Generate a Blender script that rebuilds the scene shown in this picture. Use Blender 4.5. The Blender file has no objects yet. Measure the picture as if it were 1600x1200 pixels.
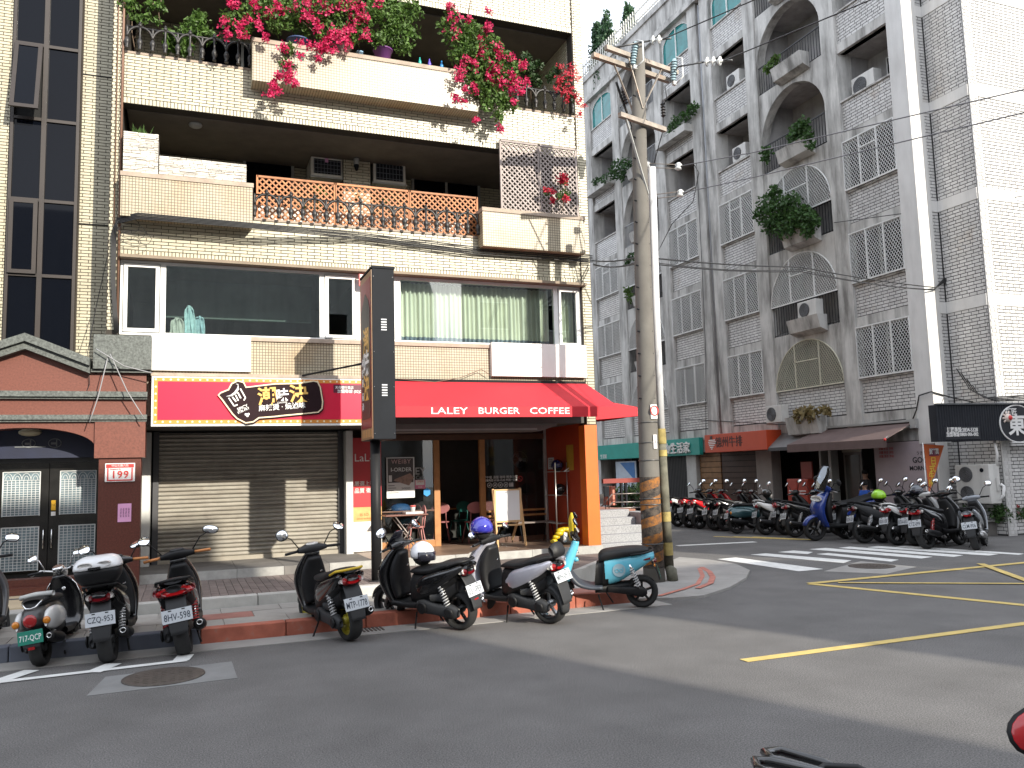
import bpy, bmesh, math, random
from math import sin, cos, pi, radians, sqrt, atan2
from mathutils import Vector, Matrix
random.seed(7)
S = bpy.context.scene
COL = S.collection
# ---------------------------------------------------------------- camera
F_PX = 1295.54
CAMH = 1.8
yaw, pitch, roll = radians(21.6914), radians(6.0475), radians(-1.6377)
_f = Vector((sin(yaw)*cos(pitch), cos(yaw)*cos(pitch), sin(pitch)))
_r = Vector((cos(yaw), -sin(yaw), 0)); _u = _r.cross(_f)
CR = cos(roll)*_r + sin(roll)*_u
CU = -sin(roll)*_r + cos(roll)*_u
CC = Vector((0, 0, CAMH))
cd = bpy.data.cameras.new('camera'); cam = bpy.data.objects.new('camera', cd); COL.objects.link(cam)
cd.sensor_width = 36; cd.lens = F_PX/1600*36; cd.clip_start = .05; cd.clip_end = 600
M = Matrix((CR, CU, -_f)).transposed().to_4x4(); M.translation = CC
cam.matrix_world = M
S.camera = cam
# ---------------------------------------------------------------- light
SUN = Vector((-.37, 1, -.48)).normalized()          # direction the light travels
el = math.asin(-SUN.z); az = atan2(-SUN.x, -SUN.y)    # azimuth from +Y towards +X
W = bpy.data.worlds.new('World'); S.world = W; W.use_nodes = True
nt = W.node_tree; nt.nodes.clear()
wo = nt.nodes.new('ShaderNodeOutputWorld'); bg = nt.nodes.new('ShaderNodeBackground')
sky = nt.nodes.new('ShaderNodeTexSky'); sky.sky_type = 'NISHITA'; sky.sun_disc = False
sky.sun_elevation = el; sky.sun_rotation = az; sky.dust_density = 3.0; sky.air_density = 1.0; sky.ozone_density = 1.0
# thin bright cloud over the whole sky
tc = nt.nodes.new('ShaderNodeTexCoord'); mp = nt.nodes.new('ShaderNodeMapping'); mp.inputs['Scale'].default_value = (1.5, 1.5, 4)
nz = nt.nodes.new('ShaderNodeTexNoise'); nz.inputs['Scale'].default_value = 1.6; nz.inputs['Detail'].default_value = 6
rp = nt.nodes.new('ShaderNodeValToRGB'); rp.color_ramp.elements[0].position = .35; rp.color_ramp.elements[0].color = (.7, .7, .7, 1)
rp.color_ramp.elements[1].position = .62; rp.color_ramp.elements[1].color = (.92, .92, .92, 1)
mx = nt.nodes.new('ShaderNodeMix'); mx.data_type = 'RGBA'; mx.inputs[7].default_value = (8.2, 8.7, 9.6, 1)
L = nt.links.new
L(tc.outputs['Generated'], mp.inputs['Vector']); L(mp.outputs[0], nz.inputs['Vector']); L(nz.outputs[0], rp.inputs[0])
L(rp.outputs[0], mx.inputs[0]); L(sky.outputs[0], mx.inputs[6]); L(mx.outputs[2], bg.inputs[0]); L(bg.outputs[0], wo.inputs[0])
bg.inputs[1].default_value = .15
sl = bpy.data.lights.new('sun', 'SUN'); sun = bpy.data.objects.new('sun', sl); COL.objects.link(sun)
sl.energy = 4.5; sl.angle = radians(.55); sl.color = (1, .93, .80)
sun.rotation_euler = SUN.to_track_quat('-Z', 'Y').to_euler()
S.view_settings.view_transform = 'Standard'; S.view_settings.look = 'None'
S.view_settings.exposure = 0.66; S.view_settings.gamma = 1; S.view_settings.use_curve_mapping = False
S.cycles.max_bounces = 6; S.cycles.transparent_max_bounces = 12; S.cycles.caustics_reflective = False; S.cycles.caustics_refractive = False

# ---------------------------------------------------------------- helpers
def ray(px, py): return (px-800)/F_PX*CR - (py-600)/F_PX*CU + _f
def on_y(px, py, Y): d = ray(px, py); return CC + d*(Y/d.y)
def on_x(px, py, X): d = ray(px, py); return CC + d*(X/d.x)
def on_z(px, py, Z=0): d = ray(px, py); return CC + d*((Z-CAMH)/d.z)
def V(*a): return Vector(a)

class MB:
    def __init__(s): s.v = []; s.f = []; s.sm = []
    def add(s, vs, fs, smooth=False):
        o = len(s.v); s.v += [tuple(p) for p in vs]; s.f += [tuple(o+i for i in f) for f in fs]; s.sm += [smooth]*len(fs); return s
    def box(s, x0, x1, y0, y1, z0, z1):
        if x0 > x1: x0, x1 = x1, x0
        if y0 > y1: y0, y1 = y1, y0
        if z0 > z1: z0, z1 = z1, z0
        return s.add([(x0,y0,z0),(x1,y0,z0),(x1,y1,z0),(x0,y1,z0),(x0,y0,z1),(x1,y0,z1),(x1,y1,z1),(x0,y1,z1)],
              [(0,3,2,1),(4,5,6,7),(0,1,5,4),(1,2,6,5),(2,3,7,6),(3,0,4,7)])
    def obox(s, c, dx, dy, dz):
        c = Vector(c); dx, dy, dz = Vector(dx)/2, Vector(dy)/2, Vector(dz)/2
        vs = [c+a*dx+b*dy+g*dz for g in (-1,1) for a, b in ((-1,-1),(1,-1),(1,1),(-1,1))]
        fl = [(0,3,2,1),(4,5,6,7),(0,1,5,4),(1,2,6,5),(2,3,7,6),(3,0,4,7)]
        if dx.cross(dy).dot(dz) < 0: fl = [f[::-1] for f in fl]
        return s.add(vs, fl)
    def bar(s, a, b, w, h=None, up=(0,0,1)):
        a, b = Vector(a), Vector(b); h = h or w; d = b-a
        u = Vector(up); sd = d.cross(u)
        if sd.length < 1e-6: sd = d.cross(Vector((1,0,0)))
        sd.normalize(); u = sd.cross(d).normalized()
        return s.obox((a+b)/2, d, sd*w, u*h)
    def tube(s, pts, r, n=8, cap=True, smooth=True):
        pts = [Vector(p) for p in pts]; m = len(pts); rs = r if isinstance(r, (list, tuple)) else [r]*m
        t0 = (pts[1]-pts[0]).normalized(); a = t0.orthogonal().normalized(); vs = []
        for i, p in enumerate(pts):
            t = (pts[min(i+1, m-1)]-pts[max(i-1, 0)]).normalized()
            a = (a - t*a.dot(t)); a = a.normalized() if a.length > 1e-6 else t.orthogonal().normalized()
            b = t.cross(a)
            vs += [p + (a*cos(2*pi*k/n)+b*sin(2*pi*k/n))*rs[i] for k in range(n)]
        fs = [(i*n+k, i*n+(k+1)%n, (i+1)*n+(k+1)%n, (i+1)*n+k) for i in range(m-1) for k in range(n)]
        s.add(vs, fs, smooth)
        if cap:
            o = len(s.v)-len(vs); s.f += [tuple(o+k for k in range(n))[::-1], tuple(o+(m-1)*n+k for k in range(n))]; s.sm += [False, False]
        return s
    def lathe(s, prof, c=(0,0,0), ax=(0,0,1), n=16, smooth=True, cap=True):
        ax = Vector(ax).normalized(); a = ax.orthogonal().normalized(); b = ax.cross(a); c = Vector(c); m = len(prof)
        vs = [c + ax*z + (a*cos(2*pi*k/n)+b*sin(2*pi*k/n))*r for r, z in prof for k in range(n)]
        fs = [(i*n+k, i*n+(k+1)%n, (i+1)*n+(k+1)%n, (i+1)*n+k) for i in range(m-1) for k in range(n)]
        s.add(vs, fs, smooth)
        if cap:
            o = len(s.v)-len(vs); s.f += [tuple(o+k for k in range(n))[::-1], tuple(o+(m-1)*n+k for k in range(n))]; s.sm += [False, False]
        return s
    def loft(s, secs, n=16, cap=True):
        # secs: list of (centre, u, v, pw): u, v half-axis vectors
        m = len(secs); vs = []
        for c, u, v, pw in secs:
            c, u, v = Vector(c), Vector(u), Vector(v)
            for k in range(n):
                t = 2*pi*k/n; cu, sv = cos(t), sin(t); e = 2.0/pw
                vs.append(c + u*(abs(cu)**e*(1 if cu >= 0 else -1)) + v*(abs(sv)**e*(1 if sv >= 0 else -1)))
        fs = [(i*n+k, i*n+(k+1)%n, (i+1)*n+(k+1)%n, (i+1)*n+k) for i in range(m-1) for k in range(n)]
        if len(secs) > 1:
            d = Vector(secs[1][0])-Vector(secs[0][0])
            if Vector(secs[0][1]).cross(Vector(secs[0][2])).dot(d) < 0: fs = [f[::-1] for f in fs]
        s.add(vs, fs, True)
        if cap:
            o = len(s.v)-len(vs); s.f += [tuple(o+k for k in range(n))[::-1], tuple(o+(m-1)*n+k for k in range(n))]; s.sm += [True, True]
        return s
    def prism(s, poly, o, ux, uy, d):
        # polygon (2-D) in plane o+ux*a+uy*b, extruded by vector d
        o, ux, uy, d = Vector(o), Vector(ux), Vector(uy), Vector(d); n = len(poly)
        a = [o+ux*p[0]+uy*p[1] for p in poly]; vs = a+[p+d for p in a]
        ar = sum(poly[i][0]*poly[(i+1) % n][1]-poly[(i+1) % n][0]*poly[i][1] for i in range(n))
        flip = (ar > 0) == (ux.cross(uy).dot(d) > 0)
        f0 = tuple(range(n)); f1 = tuple(range(n, 2*n)); sd = [(i, (i+1) % n, n+(i+1) % n, n+i) for i in range(n)]
        fs = [f0[::-1], f1]+sd if flip else [f0, f1[::-1]]+[q[::-1] for q in sd]
        return s.add(vs, fs)
    def quad(s, a, b, c, d): return s.add([a, b, c, d], [(0,1,2,3)])
    def sphere(s, c, r, n=12, m=8, sc=(1,1,1)):
        c = Vector(c); vs = []
        for i in range(m+1):
            th = pi*i/m; rr = max(sin(th), 1e-3)
            vs += [c+Vector((r*sc[0]*rr*cos(2*pi*k/n), r*sc[1]*rr*sin(2*pi*k/n), r*sc[2]*cos(th))) for k in range(n)]
        fs = [(i*n+k, (i+1)*n+k, (i+1)*n+(k+1)%n, i*n+(k+1)%n) for i in range(m) for k in range(n)]
        return s.add(vs, fs, True)
    def mesh(s, name, off=None):
        me = bpy.data.meshes.new(name)
        vs = s.v if off is None else [(x-off[0], y-off[1], z-off[2]) for x, y, z in s.v]
        me.from_pydata(vs, [], s.f); me.polygons.foreach_set('use_smooth', s.sm); me.update(); return me

ORG = {}
def mk(name, mb, mat, parent=None, label=None, kind=None, cat=None, group=None):
    """ONE mesh object; geometry given in world space (or in the parent's own space)"""
    off = ORG.get(parent.name) if parent else None
    me = mb.mesh(name, off) if isinstance(mb, MB) else mb
    if mat and len(me.materials) == 0: me.materials.append(mat)
    o = bpy.data.objects.new(name, me); COL.objects.link(o)
    if parent: o.parent = parent; ORG[o.name] = off if off else (0,0,0)
    else: ORG[o.name] = (0,0,0)
    if label: o['label'] = label
    if kind: o['kind'] = kind
    if cat: o['category'] = cat
    if group: o['group'] = group
    return o
def solo(name, mb, mat, loc, label, cat, group=None):
    """a top-level thing that is one mesh, its origin at loc"""
    me = mb.mesh(name, loc); me.materials.append(mat)
    o = bpy.data.objects.new(name, me); COL.objects.link(o); o.location = loc; ORG[o.name] = tuple(loc)
    o['label'] = label; o['category'] = cat
    if group: o['group'] = group
    return o
def thing(name, label, cat, loc=(0,0,0), group=None):
    o = bpy.data.objects.new(name, None); COL.objects.link(o); o.location = loc; o.empty_display_size = .2
    o['label'] = label; o['category'] = cat
    if group: o['group'] = group
    ORG[o.name] = tuple(loc); return o
def kids(o): return [c for c in bpy.data.objects if c.parent == o]

# ---------------------------------------------------------------- materials
MATS = {}
def mat(name, col, rough=.6, metal=0, var=.12, vs=3.0, bump=0, bs=80, rand=0, streak=0, grime=(.05,.045,.04), sscale=(2.2,2.2,.25), coat=0, spec=.5, emit=0, spots=0, spotcol=(.3,.15,.06), spotscale=1.5, sub=0):
    if name in MATS: return MATS[name]
    m = bpy.data.materials.new(name); m.use_nodes = True; MATS[name] = m
    n = m.node_tree.nodes; l = m.node_tree.links.new; p = n['Principled BSDF']
    p.inputs['Roughness'].default_value = rough; p.inputs['Metallic'].default_value = metal
    p.inputs['Specular IOR Level'].default_value = spec; p.inputs['Coat Weight'].default_value = coat
    p.inputs['Coat Roughness'].default_value = .06
    if emit: p.inputs['Emission Color'].default_value = (*col, 1); p.inputs['Emission Strength'].default_value = emit
    tc = n.new('ShaderNodeTexCoord'); vec = tc.outputs['Object']
    cur = None
    def mixc(fac, a, b, typ='MIX'):
        x = n.new('ShaderNodeMix'); x.data_type = 'RGBA'; x.blend_type = typ
        if isinstance(fac, float): x.inputs[0].default_value = fac
        else: l(fac, x.inputs[0])
        for i, c in ((6, a), (7, b)):
            if isinstance(c, tuple): x.inputs[i].default_value = (*c, 1)
            else: l(c, x.inputs[i])
        return x.outputs[2]
    def ramp(sock, a, b):
        r = n.new('ShaderNodeMapRange'); r.inputs[1].default_value = a; r.inputs[2].default_value = b; l(sock, r.inputs[0]); return r.outputs[0]
    def noise(scale, det=4, v=None, rgh=.6):
        t = n.new('ShaderNodeTexNoise'); t.inputs['Scale'].default_value = scale; t.inputs['Detail'].default_value = det; t.inputs['Roughness'].default_value = rgh
        l(v or vec, t.inputs['Vector']); return t.outputs[0]
    c0 = tuple(max(0, c*(1-var)) for c in col); c1 = tuple(min(1, c*(1+var)) for c in col)
    if var: cur = mixc(ramp(noise(vs, 5), .3, .7), c0, c1)
    else: cur = tuple(col)
    if rand:
        g = n.new('ShaderNodeNewGeometry'); oi = n.new('ShaderNodeObjectInfo'); a = n.new('ShaderNodeMath'); a.operation = 'ADD'
        l(g.outputs['Random Per Island'], a.inputs[0]); l(oi.outputs['Random'], a.inputs[1])
        fr = n.new('ShaderNodeMath'); fr.operation = 'FRACT'; l(a.outputs[0], fr.inputs[0])
        hs = n.new('ShaderNodeHueSaturation'); l(ramp(fr.outputs[0], 0, 1), hs.inputs['Value'])
        q = hs.inputs['Value'].links[0].from_node; q.inputs[3].default_value = 1-rand; q.inputs[4].default_value = 1+rand
        if isinstance(cur, tuple): hs.inputs['Color'].default_value = (*cur, 1)
        else: l(cur, hs.inputs['Color'])
        cur = hs.outputs[0]
    if streak:
        mpn = n.new('ShaderNodeMapping'); mpn.inputs['Scale'].default_value = sscale; l(vec, mpn.inputs['Vector'])
        sfac = ramp(noise(1.6, 7, mpn.outputs[0], .65), .43, .68)
        mm = n.new('ShaderNodeMath'); mm.operation = 'MULTIPLY'; mm.inputs[1].default_value = streak; l(sfac, mm.inputs[0])
        cur = mixc(mm.outputs[0], cur, tuple(grime))
    if spots:
        f2 = ramp(noise(spotscale, 6, None, .7), .58, .72)
        mm = n.new('ShaderNodeMath'); mm.operation = 'MULTIPLY'; mm.inputs[1].default_value = spots; l(f2, mm.inputs[0])
        cur = mixc(mm.outputs[0], cur, tuple(spotcol))
    if isinstance(cur, tuple): p.inputs['Base Color'].default_value = (*cur, 1)
    else: l(cur, p.inputs['Base Color'])
    if bump:
        b = n.new('ShaderNodeBump'); b.inputs['Strength'].default_value = bump; b.inputs['Distance'].default_value = .01
        l(noise(bs, 3), b.inputs['Height']); l(b.outputs[0], p.inputs['Normal'])
    m['c'] = 1
    return m
def glass(name, tint=(.55,.6,.62), refl=.12, rough=.01, dark=1.0):
    """clear pane: lets light through tinted, reflects at grazing angles"""
    if name in MATS: return MATS[name]
    m = bpy.data.materials.new(name); m.use_nodes = True; MATS[name] = m
    n = m.node_tree.nodes; l = m.node_tree.links.new; n.clear()
    o = n.new('ShaderNodeOutputMaterial'); t = n.new('ShaderNodeBsdfTransparent'); t.inputs[0].default_value = (*tint, 1)
    g = n.new('ShaderNodeBsdfGlossy'); g.inputs['Roughness'].default_value = rough; g.inputs[0].default_value = (.9,.95,1,1)
    fr = n.new('ShaderNodeFresnel'); fr.inputs[0].default_value = 1.5; a = n.new('ShaderNodeMath'); a.operation = 'ADD'; a.inputs[1].default_value = refl; a.use_clamp = True
    x = n.new('ShaderNodeMixShader'); l(fr.outputs[0], a.inputs[0]); l(a.outputs[0], x.inputs[0]); l(t.outputs[0], x.inputs[1]); l(g.outputs[0], x.inputs[2]); l(x.outputs[0], o.inputs[0])
    return m
def leafmat(name, col, rand=.35, trans=.3):
    if name in MATS: return MATS[name]
    m = mat(name, col, .55, var=.1, vs=6, rand=rand)
    n = m.node_tree.nodes; l = m.node_tree.links.new; p = n['Principled BSDF']
    src = p.inputs['Base Color'].links[0].from_socket
    t = n.new('ShaderNodeBsdfTranslucent'); x = n.new('ShaderNodeMixShader'); x.inputs[0].default_value = trans
    l(src, t.inputs[0]); l(p.outputs[0], x.inputs[1]); l(t.outputs[0], x.inputs[2]); l(x.outputs[0], n['Material Output'].inputs[0])
    return m

# ---------------------------------------------------------------- lettering
FRONT = (V(1,0,0), V(0,0,1))                 # faces -Y
WEST = (V(0,-1,0), V(0,0,1))                 # faces -X
def lettering(parent, s, size, c, axes, m, bold=0, ext=.003, align='CENTER', name='lettering', sx=1.0, space=1.0):
    cu = bpy.data.curves.new('t', 'FONT'); cu.body = s; cu.size = size; cu.align_x = align; cu.align_y = 'CENTER'
    cu.offset = bold*size; cu.extrude = ext; cu.resolution_u = 2; cu.space_character = space
    ob = bpy.data.objects.new('t', cu); me = bpy.data.meshes.new_from_object(ob)
    bpy.data.objects.remove(ob); bpy.data.curves.remove(cu)
    r, u = axes[0].normalized(), axes[1].normalized(); nn = r.cross(u)
    T = Matrix((r*sx, u, nn)).transposed().to_4x4(); T.translation = Vector(c)-Vector(ORG.get(parent.name, (0,0,0))) if parent else Vector(c)
    me.transform(T); me.name = name; me.materials.clear(); me.materials.append(m)
    o = bpy.data.objects.new(name, me); COL.objects.link(o)
    if parent: o.parent = parent; ORG[o.name] = ORG.get(parent.name, (0,0,0))
    return o

# ---------------------------------------------------------------- masonry
class Bricks:
    """collects bricks of one thing; the 300 nearest become parts, the rest one joined part"""
    def __init__(s): s.it = []
    def wall(s, face, pos, a0, a1, z0, z1, pitch=.213, row=.0515, joint=.008, proud=.006, off=.28, skip=None):
        nr = max(1, round((z1-z0)/row)); row = (z1-z0)/nr
        for i in range(nr):
            z = z0+i*row; x = a0-(pitch*off if i % 2 else pitch*.8) ; 
            while x < a1-.01:
                b0, b1 = max(x, a0), min(x+pitch, a1)
                if b1-b0 > .03 and not (skip and skip((b0+b1)/2, z+row/2)):
                    s.it.append((face, pos, (b0+b1)/2, z+row/2, b1-b0-joint, row-joint, proud))
                x += pitch
    def soldier(s, face, pos, a0, a1, z0, z1, w=.0525, joint=.008, proud=.006):
        n = round((a1-a0)/w); w = (a1-a0)/n
        for i in range(n): s.it.append((face, pos, a0+(i+.5)*w, (z0+z1)/2, w-joint, z1-z0-joint, proud))
    @staticmethod
    def verts(face, pos, a, z, w, h, p):
        w /= 2; h /= 2; c = .0025
        q = [(-w,0,-h),(w,0,-h),(w,0,h),(-w,0,h),(-w+c,p,-h+c),(w-c,p,-h+c),(w-c,p,h-c),(-w+c,p,h-c)]
        if face == 'y': return [(a+x, pos-d, z+k) for x, d, k in q]
        if face == 'x': return [(pos-d, a-x, z+k) for x, d, k in q]
        return [(pos+d, a+x, z+k) for x, d, k in q]      # 'X' faces +X
    FC = [(4,5,6,7),(0,1,5,4),(1,2,6,5),(2,3,7,6),(3,0,4,7)]
    def emit(s, parent, m, name='brick', limit=300):
        def d2(t):
            f, pos, a, z = t[:4]; P = V(a, pos, z) if f == 'y' else V(pos, a, z); return (P-CC).length - t[4]*6
        s.it.sort(key=d2); cache = {}; rest = MB()
        for i, t in enumerate(s.it):
            if i < limit:
                face, pos, a, z, w, h, p = t; key = (face, round(w, 2), round(h, 3))
                if key not in cache:
                    b = MB(); b.add(s.verts(face, 0, 0, 0, w, h, p), s.FC); me = b.mesh(name); me.materials.append(m); cache[key] = me
                o = bpy.data.objects.new(name, cache[key]); COL.objects.link(o); o.parent = parent
                P = V(a, pos, z) if face == 'y' else V(pos, a, z); o.location = P-Vector(ORG[parent.name])
            else: rest.add(s.verts(*t), s.FC)
        if rest.f: mk(name+'work', rest, m, parent, kind='stuff')

# ---------------------------------------------------------------- foliage
def leaves(mb, c, rad, n, size, shell=.0, flat=.0, rng=random):
    """n leaf-shaped folded faces spread through an ellipsoid"""
    c = Vector(c)
    for _ in range(n):
        while True:
            p = Vector((rng.uniform(-1,1), rng.uniform(-1,1), rng.uniform(-1,1)))
            if shell <= p.length <= 1: break
        q = c+Vector((p.x*rad[0], p.y*rad[1], p.z*rad[2]))
        d = Vector((rng.gauss(0,1), rng.gauss(0,1), rng.gauss(0,1)*(1-flat)-.15)).normalized(); sd = d.orthogonal().normalized()
        sd = (Matrix.Rotation(rng.uniform(0, 2*pi), 3, d) @ sd); up = d.cross(sd)
        L_ = size*rng.uniform(.7, 1.35); w = L_*.32
        mb.add([q, q+d*L_*.5+sd*w+up*w*.35, q+d*L_, q+d*L_*.5-sd*w+up*w*.35, q+d*L_*.5], [(0,1,4),(1,2,4),(2,3,4),(3,0,4)])
def blooms(mb, c, r, n, size, rng=random):
    c = Vector(c)
    for _ in range(n):
        q = c+Vector((rng.gauss(0,.5), rng.gauss(0,.5), rng.gauss(0,.5)))*r
        ax = Vector((rng.gauss(0,.6), rng.gauss(0,.6)-.7, rng.gauss(0,.6))).normalized(); a = ax.orthogonal().normalized(); b = ax.cross(a)
        for k in range(3):
            t = 2*pi*k/3+rng.uniform(-.3,.3); d = a*cos(t)+b*sin(t); e = -a*sin(t)+b*cos(t)
            mb.add([q, q+d*size*.6+e*size*.42+ax*size*.25, q+d*size+ax*size*.5, q+d*size*.6-e*size*.42+ax*size*.25], [(0,1,2),(0,2,3)])
# ================================================================ materials
asph = mat('asphalt', (.128,.125,.122), .86, var=.16, vs=1.1, bump=.55, bs=140, spots=.35, spotcol=(.075,.075,.077), spotscale=.45, spec=.3)
def _asph():
    n = asph.node_tree.nodes; l = asph.node_tree.links.new; p = n['Principled BSDF']; src = p.inputs['Base Color'].links[0].from_socket
    t = n.new('ShaderNodeTexNoise'); t.inputs['Scale'].default_value = 95; t.inputs['Detail'].default_value = 2
    r = n.new('ShaderNodeValToRGB'); r.color_ramp.elements[0].position = .30; r.color_ramp.elements[0].color = (.45,.45,.46,1); r.color_ramp.elements[1].position = .68; r.color_ramp.elements[1].color = (1.45,1.42,1.4,1)
    x = n.new('ShaderNodeMix'); x.data_type = 'RGBA'; x.blend_type = 'MULTIPLY'; x.inputs[0].default_value = 1
    tc = [q for q in n if q.type == 'TEX_COORD'][0]; l(tc.outputs['Object'], t.inputs['Vector']); l(t.outputs[0], r.inputs[0]); l(src, x.inputs[6]); l(r.outputs[0], x.inputs[7]); l(x.outputs[2], p.inputs['Base Color'])
_asph()
asph2 = mat('asphalt_patch', (.19,.19,.187), .85, var=.12, vs=3, bump=.4, bs=120)
conc = mat('concrete', (.27,.26,.245), .85, var=.16, vs=2, bump=.3, bs=60, spots=.4, spotcol=(.16,.15,.14), spotscale=2.5)
conc_w = mat('kerb_concrete', (.42,.41,.38), .85, var=.15, vs=3, bump=.3, bs=60, spots=.5, spotcol=(.2,.19,.17), spotscale=4, rand=.12)
kerb_grey = mat('kerb_grey', (.11,.12,.15), .8, var=.15, vs=4, bump=.2, rand=.1)
kerb_red = mat('kerb_red_paint', (.34,.10,.062), .8, var=.25, vs=5, bump=.2, spots=.85, spotcol=(.25,.17,.14), spotscale=5, rand=.15)
slab_m = mat('pavement_slab', (.30,.285,.26), .85, var=.14, vs=3, bump=.25, bs=70, rand=.12, spots=.4, spotcol=(.17,.15,.13), spotscale=3)
slab_red = mat('pavement_red', (.33,.15,.12), .85, var=.2, vs=4, bump=.25, rand=.15)
paver_m = mat('brown_paver', (.17,.135,.12), .85, var=.15, vs=4, bump=.3, bs=80, rand=.16)
grout = mat('grout_pale', (.38,.36,.33), .9, var=.1)
granite_g = mat('grey_granite', (.34,.335,.315), .7, var=.15, vs=10, bump=.1, bs=90, rand=.08, spots=.3, spotcol=(.2,.19,.17), spotscale=3)
tile_dk = mat('dark_floor_tile', (.085,.075,.07), .45, var=.2, vs=3)
white_p = mat('road_white', (.64,.64,.62), .75, var=.12, vs=6, bump=.2, bs=100, spots=.8, spotcol=(.2,.2,.2), spotscale=7)
yell_p = mat('road_yellow', (.52,.39,.13), .75, var=.15, vs=5, bump=.2, bs=100, spots=.75, spotcol=(.2,.18,.13), spotscale=7)
iron = mat('cast_iron', (.09,.075,.065), .6, metal=.4, var=.3, vs=20, bump=.3, bs=60)
granite_st = mat('speckled_granite', (.27,.275,.285), .6, var=.4, vs=55, bump=.05)
dark_conc = mat('stained_concrete', (.15,.14,.13), .85, var=.2, vs=3, bump=.2)
# ================================================================ road
g = MB(); g.quad((-120,-80,0),(120,-80,0),(120,160,0),(-120,160,0))
mk('road', g, asph, kind='structure')
def sheet(name, pts, z, m, kind='structure', label=None, cat=None):
    b = MB(); b.prism([(p[0], p[1]) for p in pts], (0,0,z-.003), (1,0,0), (0,1,0), (0,0,.003)); return mk(name, b, m, kind=kind)
def stripe(pts, w, z=.006):
    b = MB()
    for (a, c) in zip(pts[:-1], pts[1:]):
        a, c = V(*a, 0), V(*c, 0); d = (c-a).normalized(); s = V(-d.y, d.x, 0)*w/2
        q = [a-s, c-s, c+s, a+s]; b.prism([(p.x, p.y) for p in q], (0,0,z-.002), (1,0,0), (0,1,0), (0,0,.003)); z += .0035
    return b
def P0(px, py): p = on_z(px, py); return (p.x, p.y)
# old asphalt patch with a manhole, left
sheet('asphalt_patch', [P0(135,1088), P0(165,1058), P0(362,1034), P0(371,1060)], .004, asph2)
sheet('asphalt_patch', [P0(1287,893), P0(1345,877), P0(1432,886), P0(1385,897)], .004, conc)
def manhole(px, py, r, lab):
    c = on_z(px, py); t = thing('manhole_cover', lab, 'manhole cover', (c.x, c.y, 0))
    b = MB(); b.lathe([(r, .004), (r, .012), (r-.03, .012)], c, n=40); mk('rim', b, iron, t)
    b = MB(); b.lathe([(r-.035, .003), (r-.035, .010)], c, n=40)
    n = int(r*2/.07)
    for i in range(-n, n):
        for j in range(-n, n):
            x, y = i*.075, j*.075
            if x*x+y*y < (r-.08)**2: b.box(c.x+x-.022, c.x+x+.022, c.y+y-.022, c.y+y+.022, .0095, .014)
    mk('lid', b, iron, t)
manhole(256, 1058, .36, 'round iron manhole cover in the pale asphalt patch behind the parked scooters')
manhole(1362, 885, .38, 'round iron manhole cover beside the zebra crossing')
# road paint
mk('parking_line', stripe([(-3.6,9.22),(-1.46*1.05,9.10),(.06,9.22)], .10), white_p, kind='structure')
mk('parking_tick', stripe([(-.78,9.10),(-.62,9.42)], .16, .010), white_p, kind='structure')
mk('parking_tick', stripe([(.0,9.22),(.05,9.5)], .16, .010), white_p, kind='structure')
mk('parking_tick', stripe([(-1.62,9.05),(-1.35,9.5)], .16, .010), white_p, kind='structure')
e0, e1 = on_z(1162,1033), on_z(1600,975); d = (e1-e0)
mk('yellow_line', stripe([(e0.x,e0.y),(e0.x+d.x*4,e0.y+d.y*4)], .12), yell_p, kind='structure')
a, b1, b2 = on_z(1265,912.5), on_z(1600,946), on_z(1600,880)
mk('yellow_box_line', stripe([(a.x+(b1.x-a.x)*2.5, a.y+(b1.y-a.y)*2.5),(a.x,a.y)], .14), yell_p, kind='structure')
mk('yellow_box_line', stripe([(a.x,a.y),(a.x+(b2.x-a.x)*2.5, a.y+(b2.y-a.y)*2.5)], .14, .010), yell_p, kind='structure')
c1, c2 = on_z(1310,911.5), on_z(1600,913)
mk('yellow_box_line', stripe([(c1.x,c1.y),(c1.x+(c2.x-c1.x)*2.5, c1.y+(c2.y-c1.y)*2.5)], .09, .013), yell_p, kind='structure')
c1, c2 = on_z(1532,882), on_z(1600,907)
mk('yellow_box_line', stripe([(c1.x,c1.y),(c2.x+(c2.x-c1.x), c2.y+(c2.y-c1.y))], .12, .017), yell_p, kind='structure')
# zebra crossing: bars run away to the right
cs = thing  # (paint is part of the setting)
for q in ([(1121,874),(1150,871.5),(1286,889.5),(1248,893)], [(1173,867),(1197,865),(1330,876),(1318,880)], [(1216,863),(1240,860.5),(1270,863),(1262,866)],
          [(1276,866),(1294,864.5),(1404,875),(1392,878)], [(1265,858.5),(1290,856.5),(1457,870.5),(1440,873)], [(1310,856.5),(1328,854.5),(1505,868),(1490,870.5)], [(1356,855.5),(1372,853.5),(1560,866),(1545,868.5)], [(1400,854.5),(1415,853),(1600,865.5),(1592,867.3)]):
    sheet('zebra_bar', [P0(*p) for p in q], .006, white_p)
s0, s1 = P0(1058,853), P0(1180,847)
mk('stop_line', stripe([s0, s1], .22), white_p, kind='structure')
s0, s1 = P0(1116,838.5), P0(1240,843)
for i in range(3): mk('yellow_road_mark', stripe([(s0[0]+.3*i, s0[1]-.4*i),(s1[0]+.1*i, s1[1]-.25*i)], .14, .006+.004*i), yell_p, kind='structure')
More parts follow.
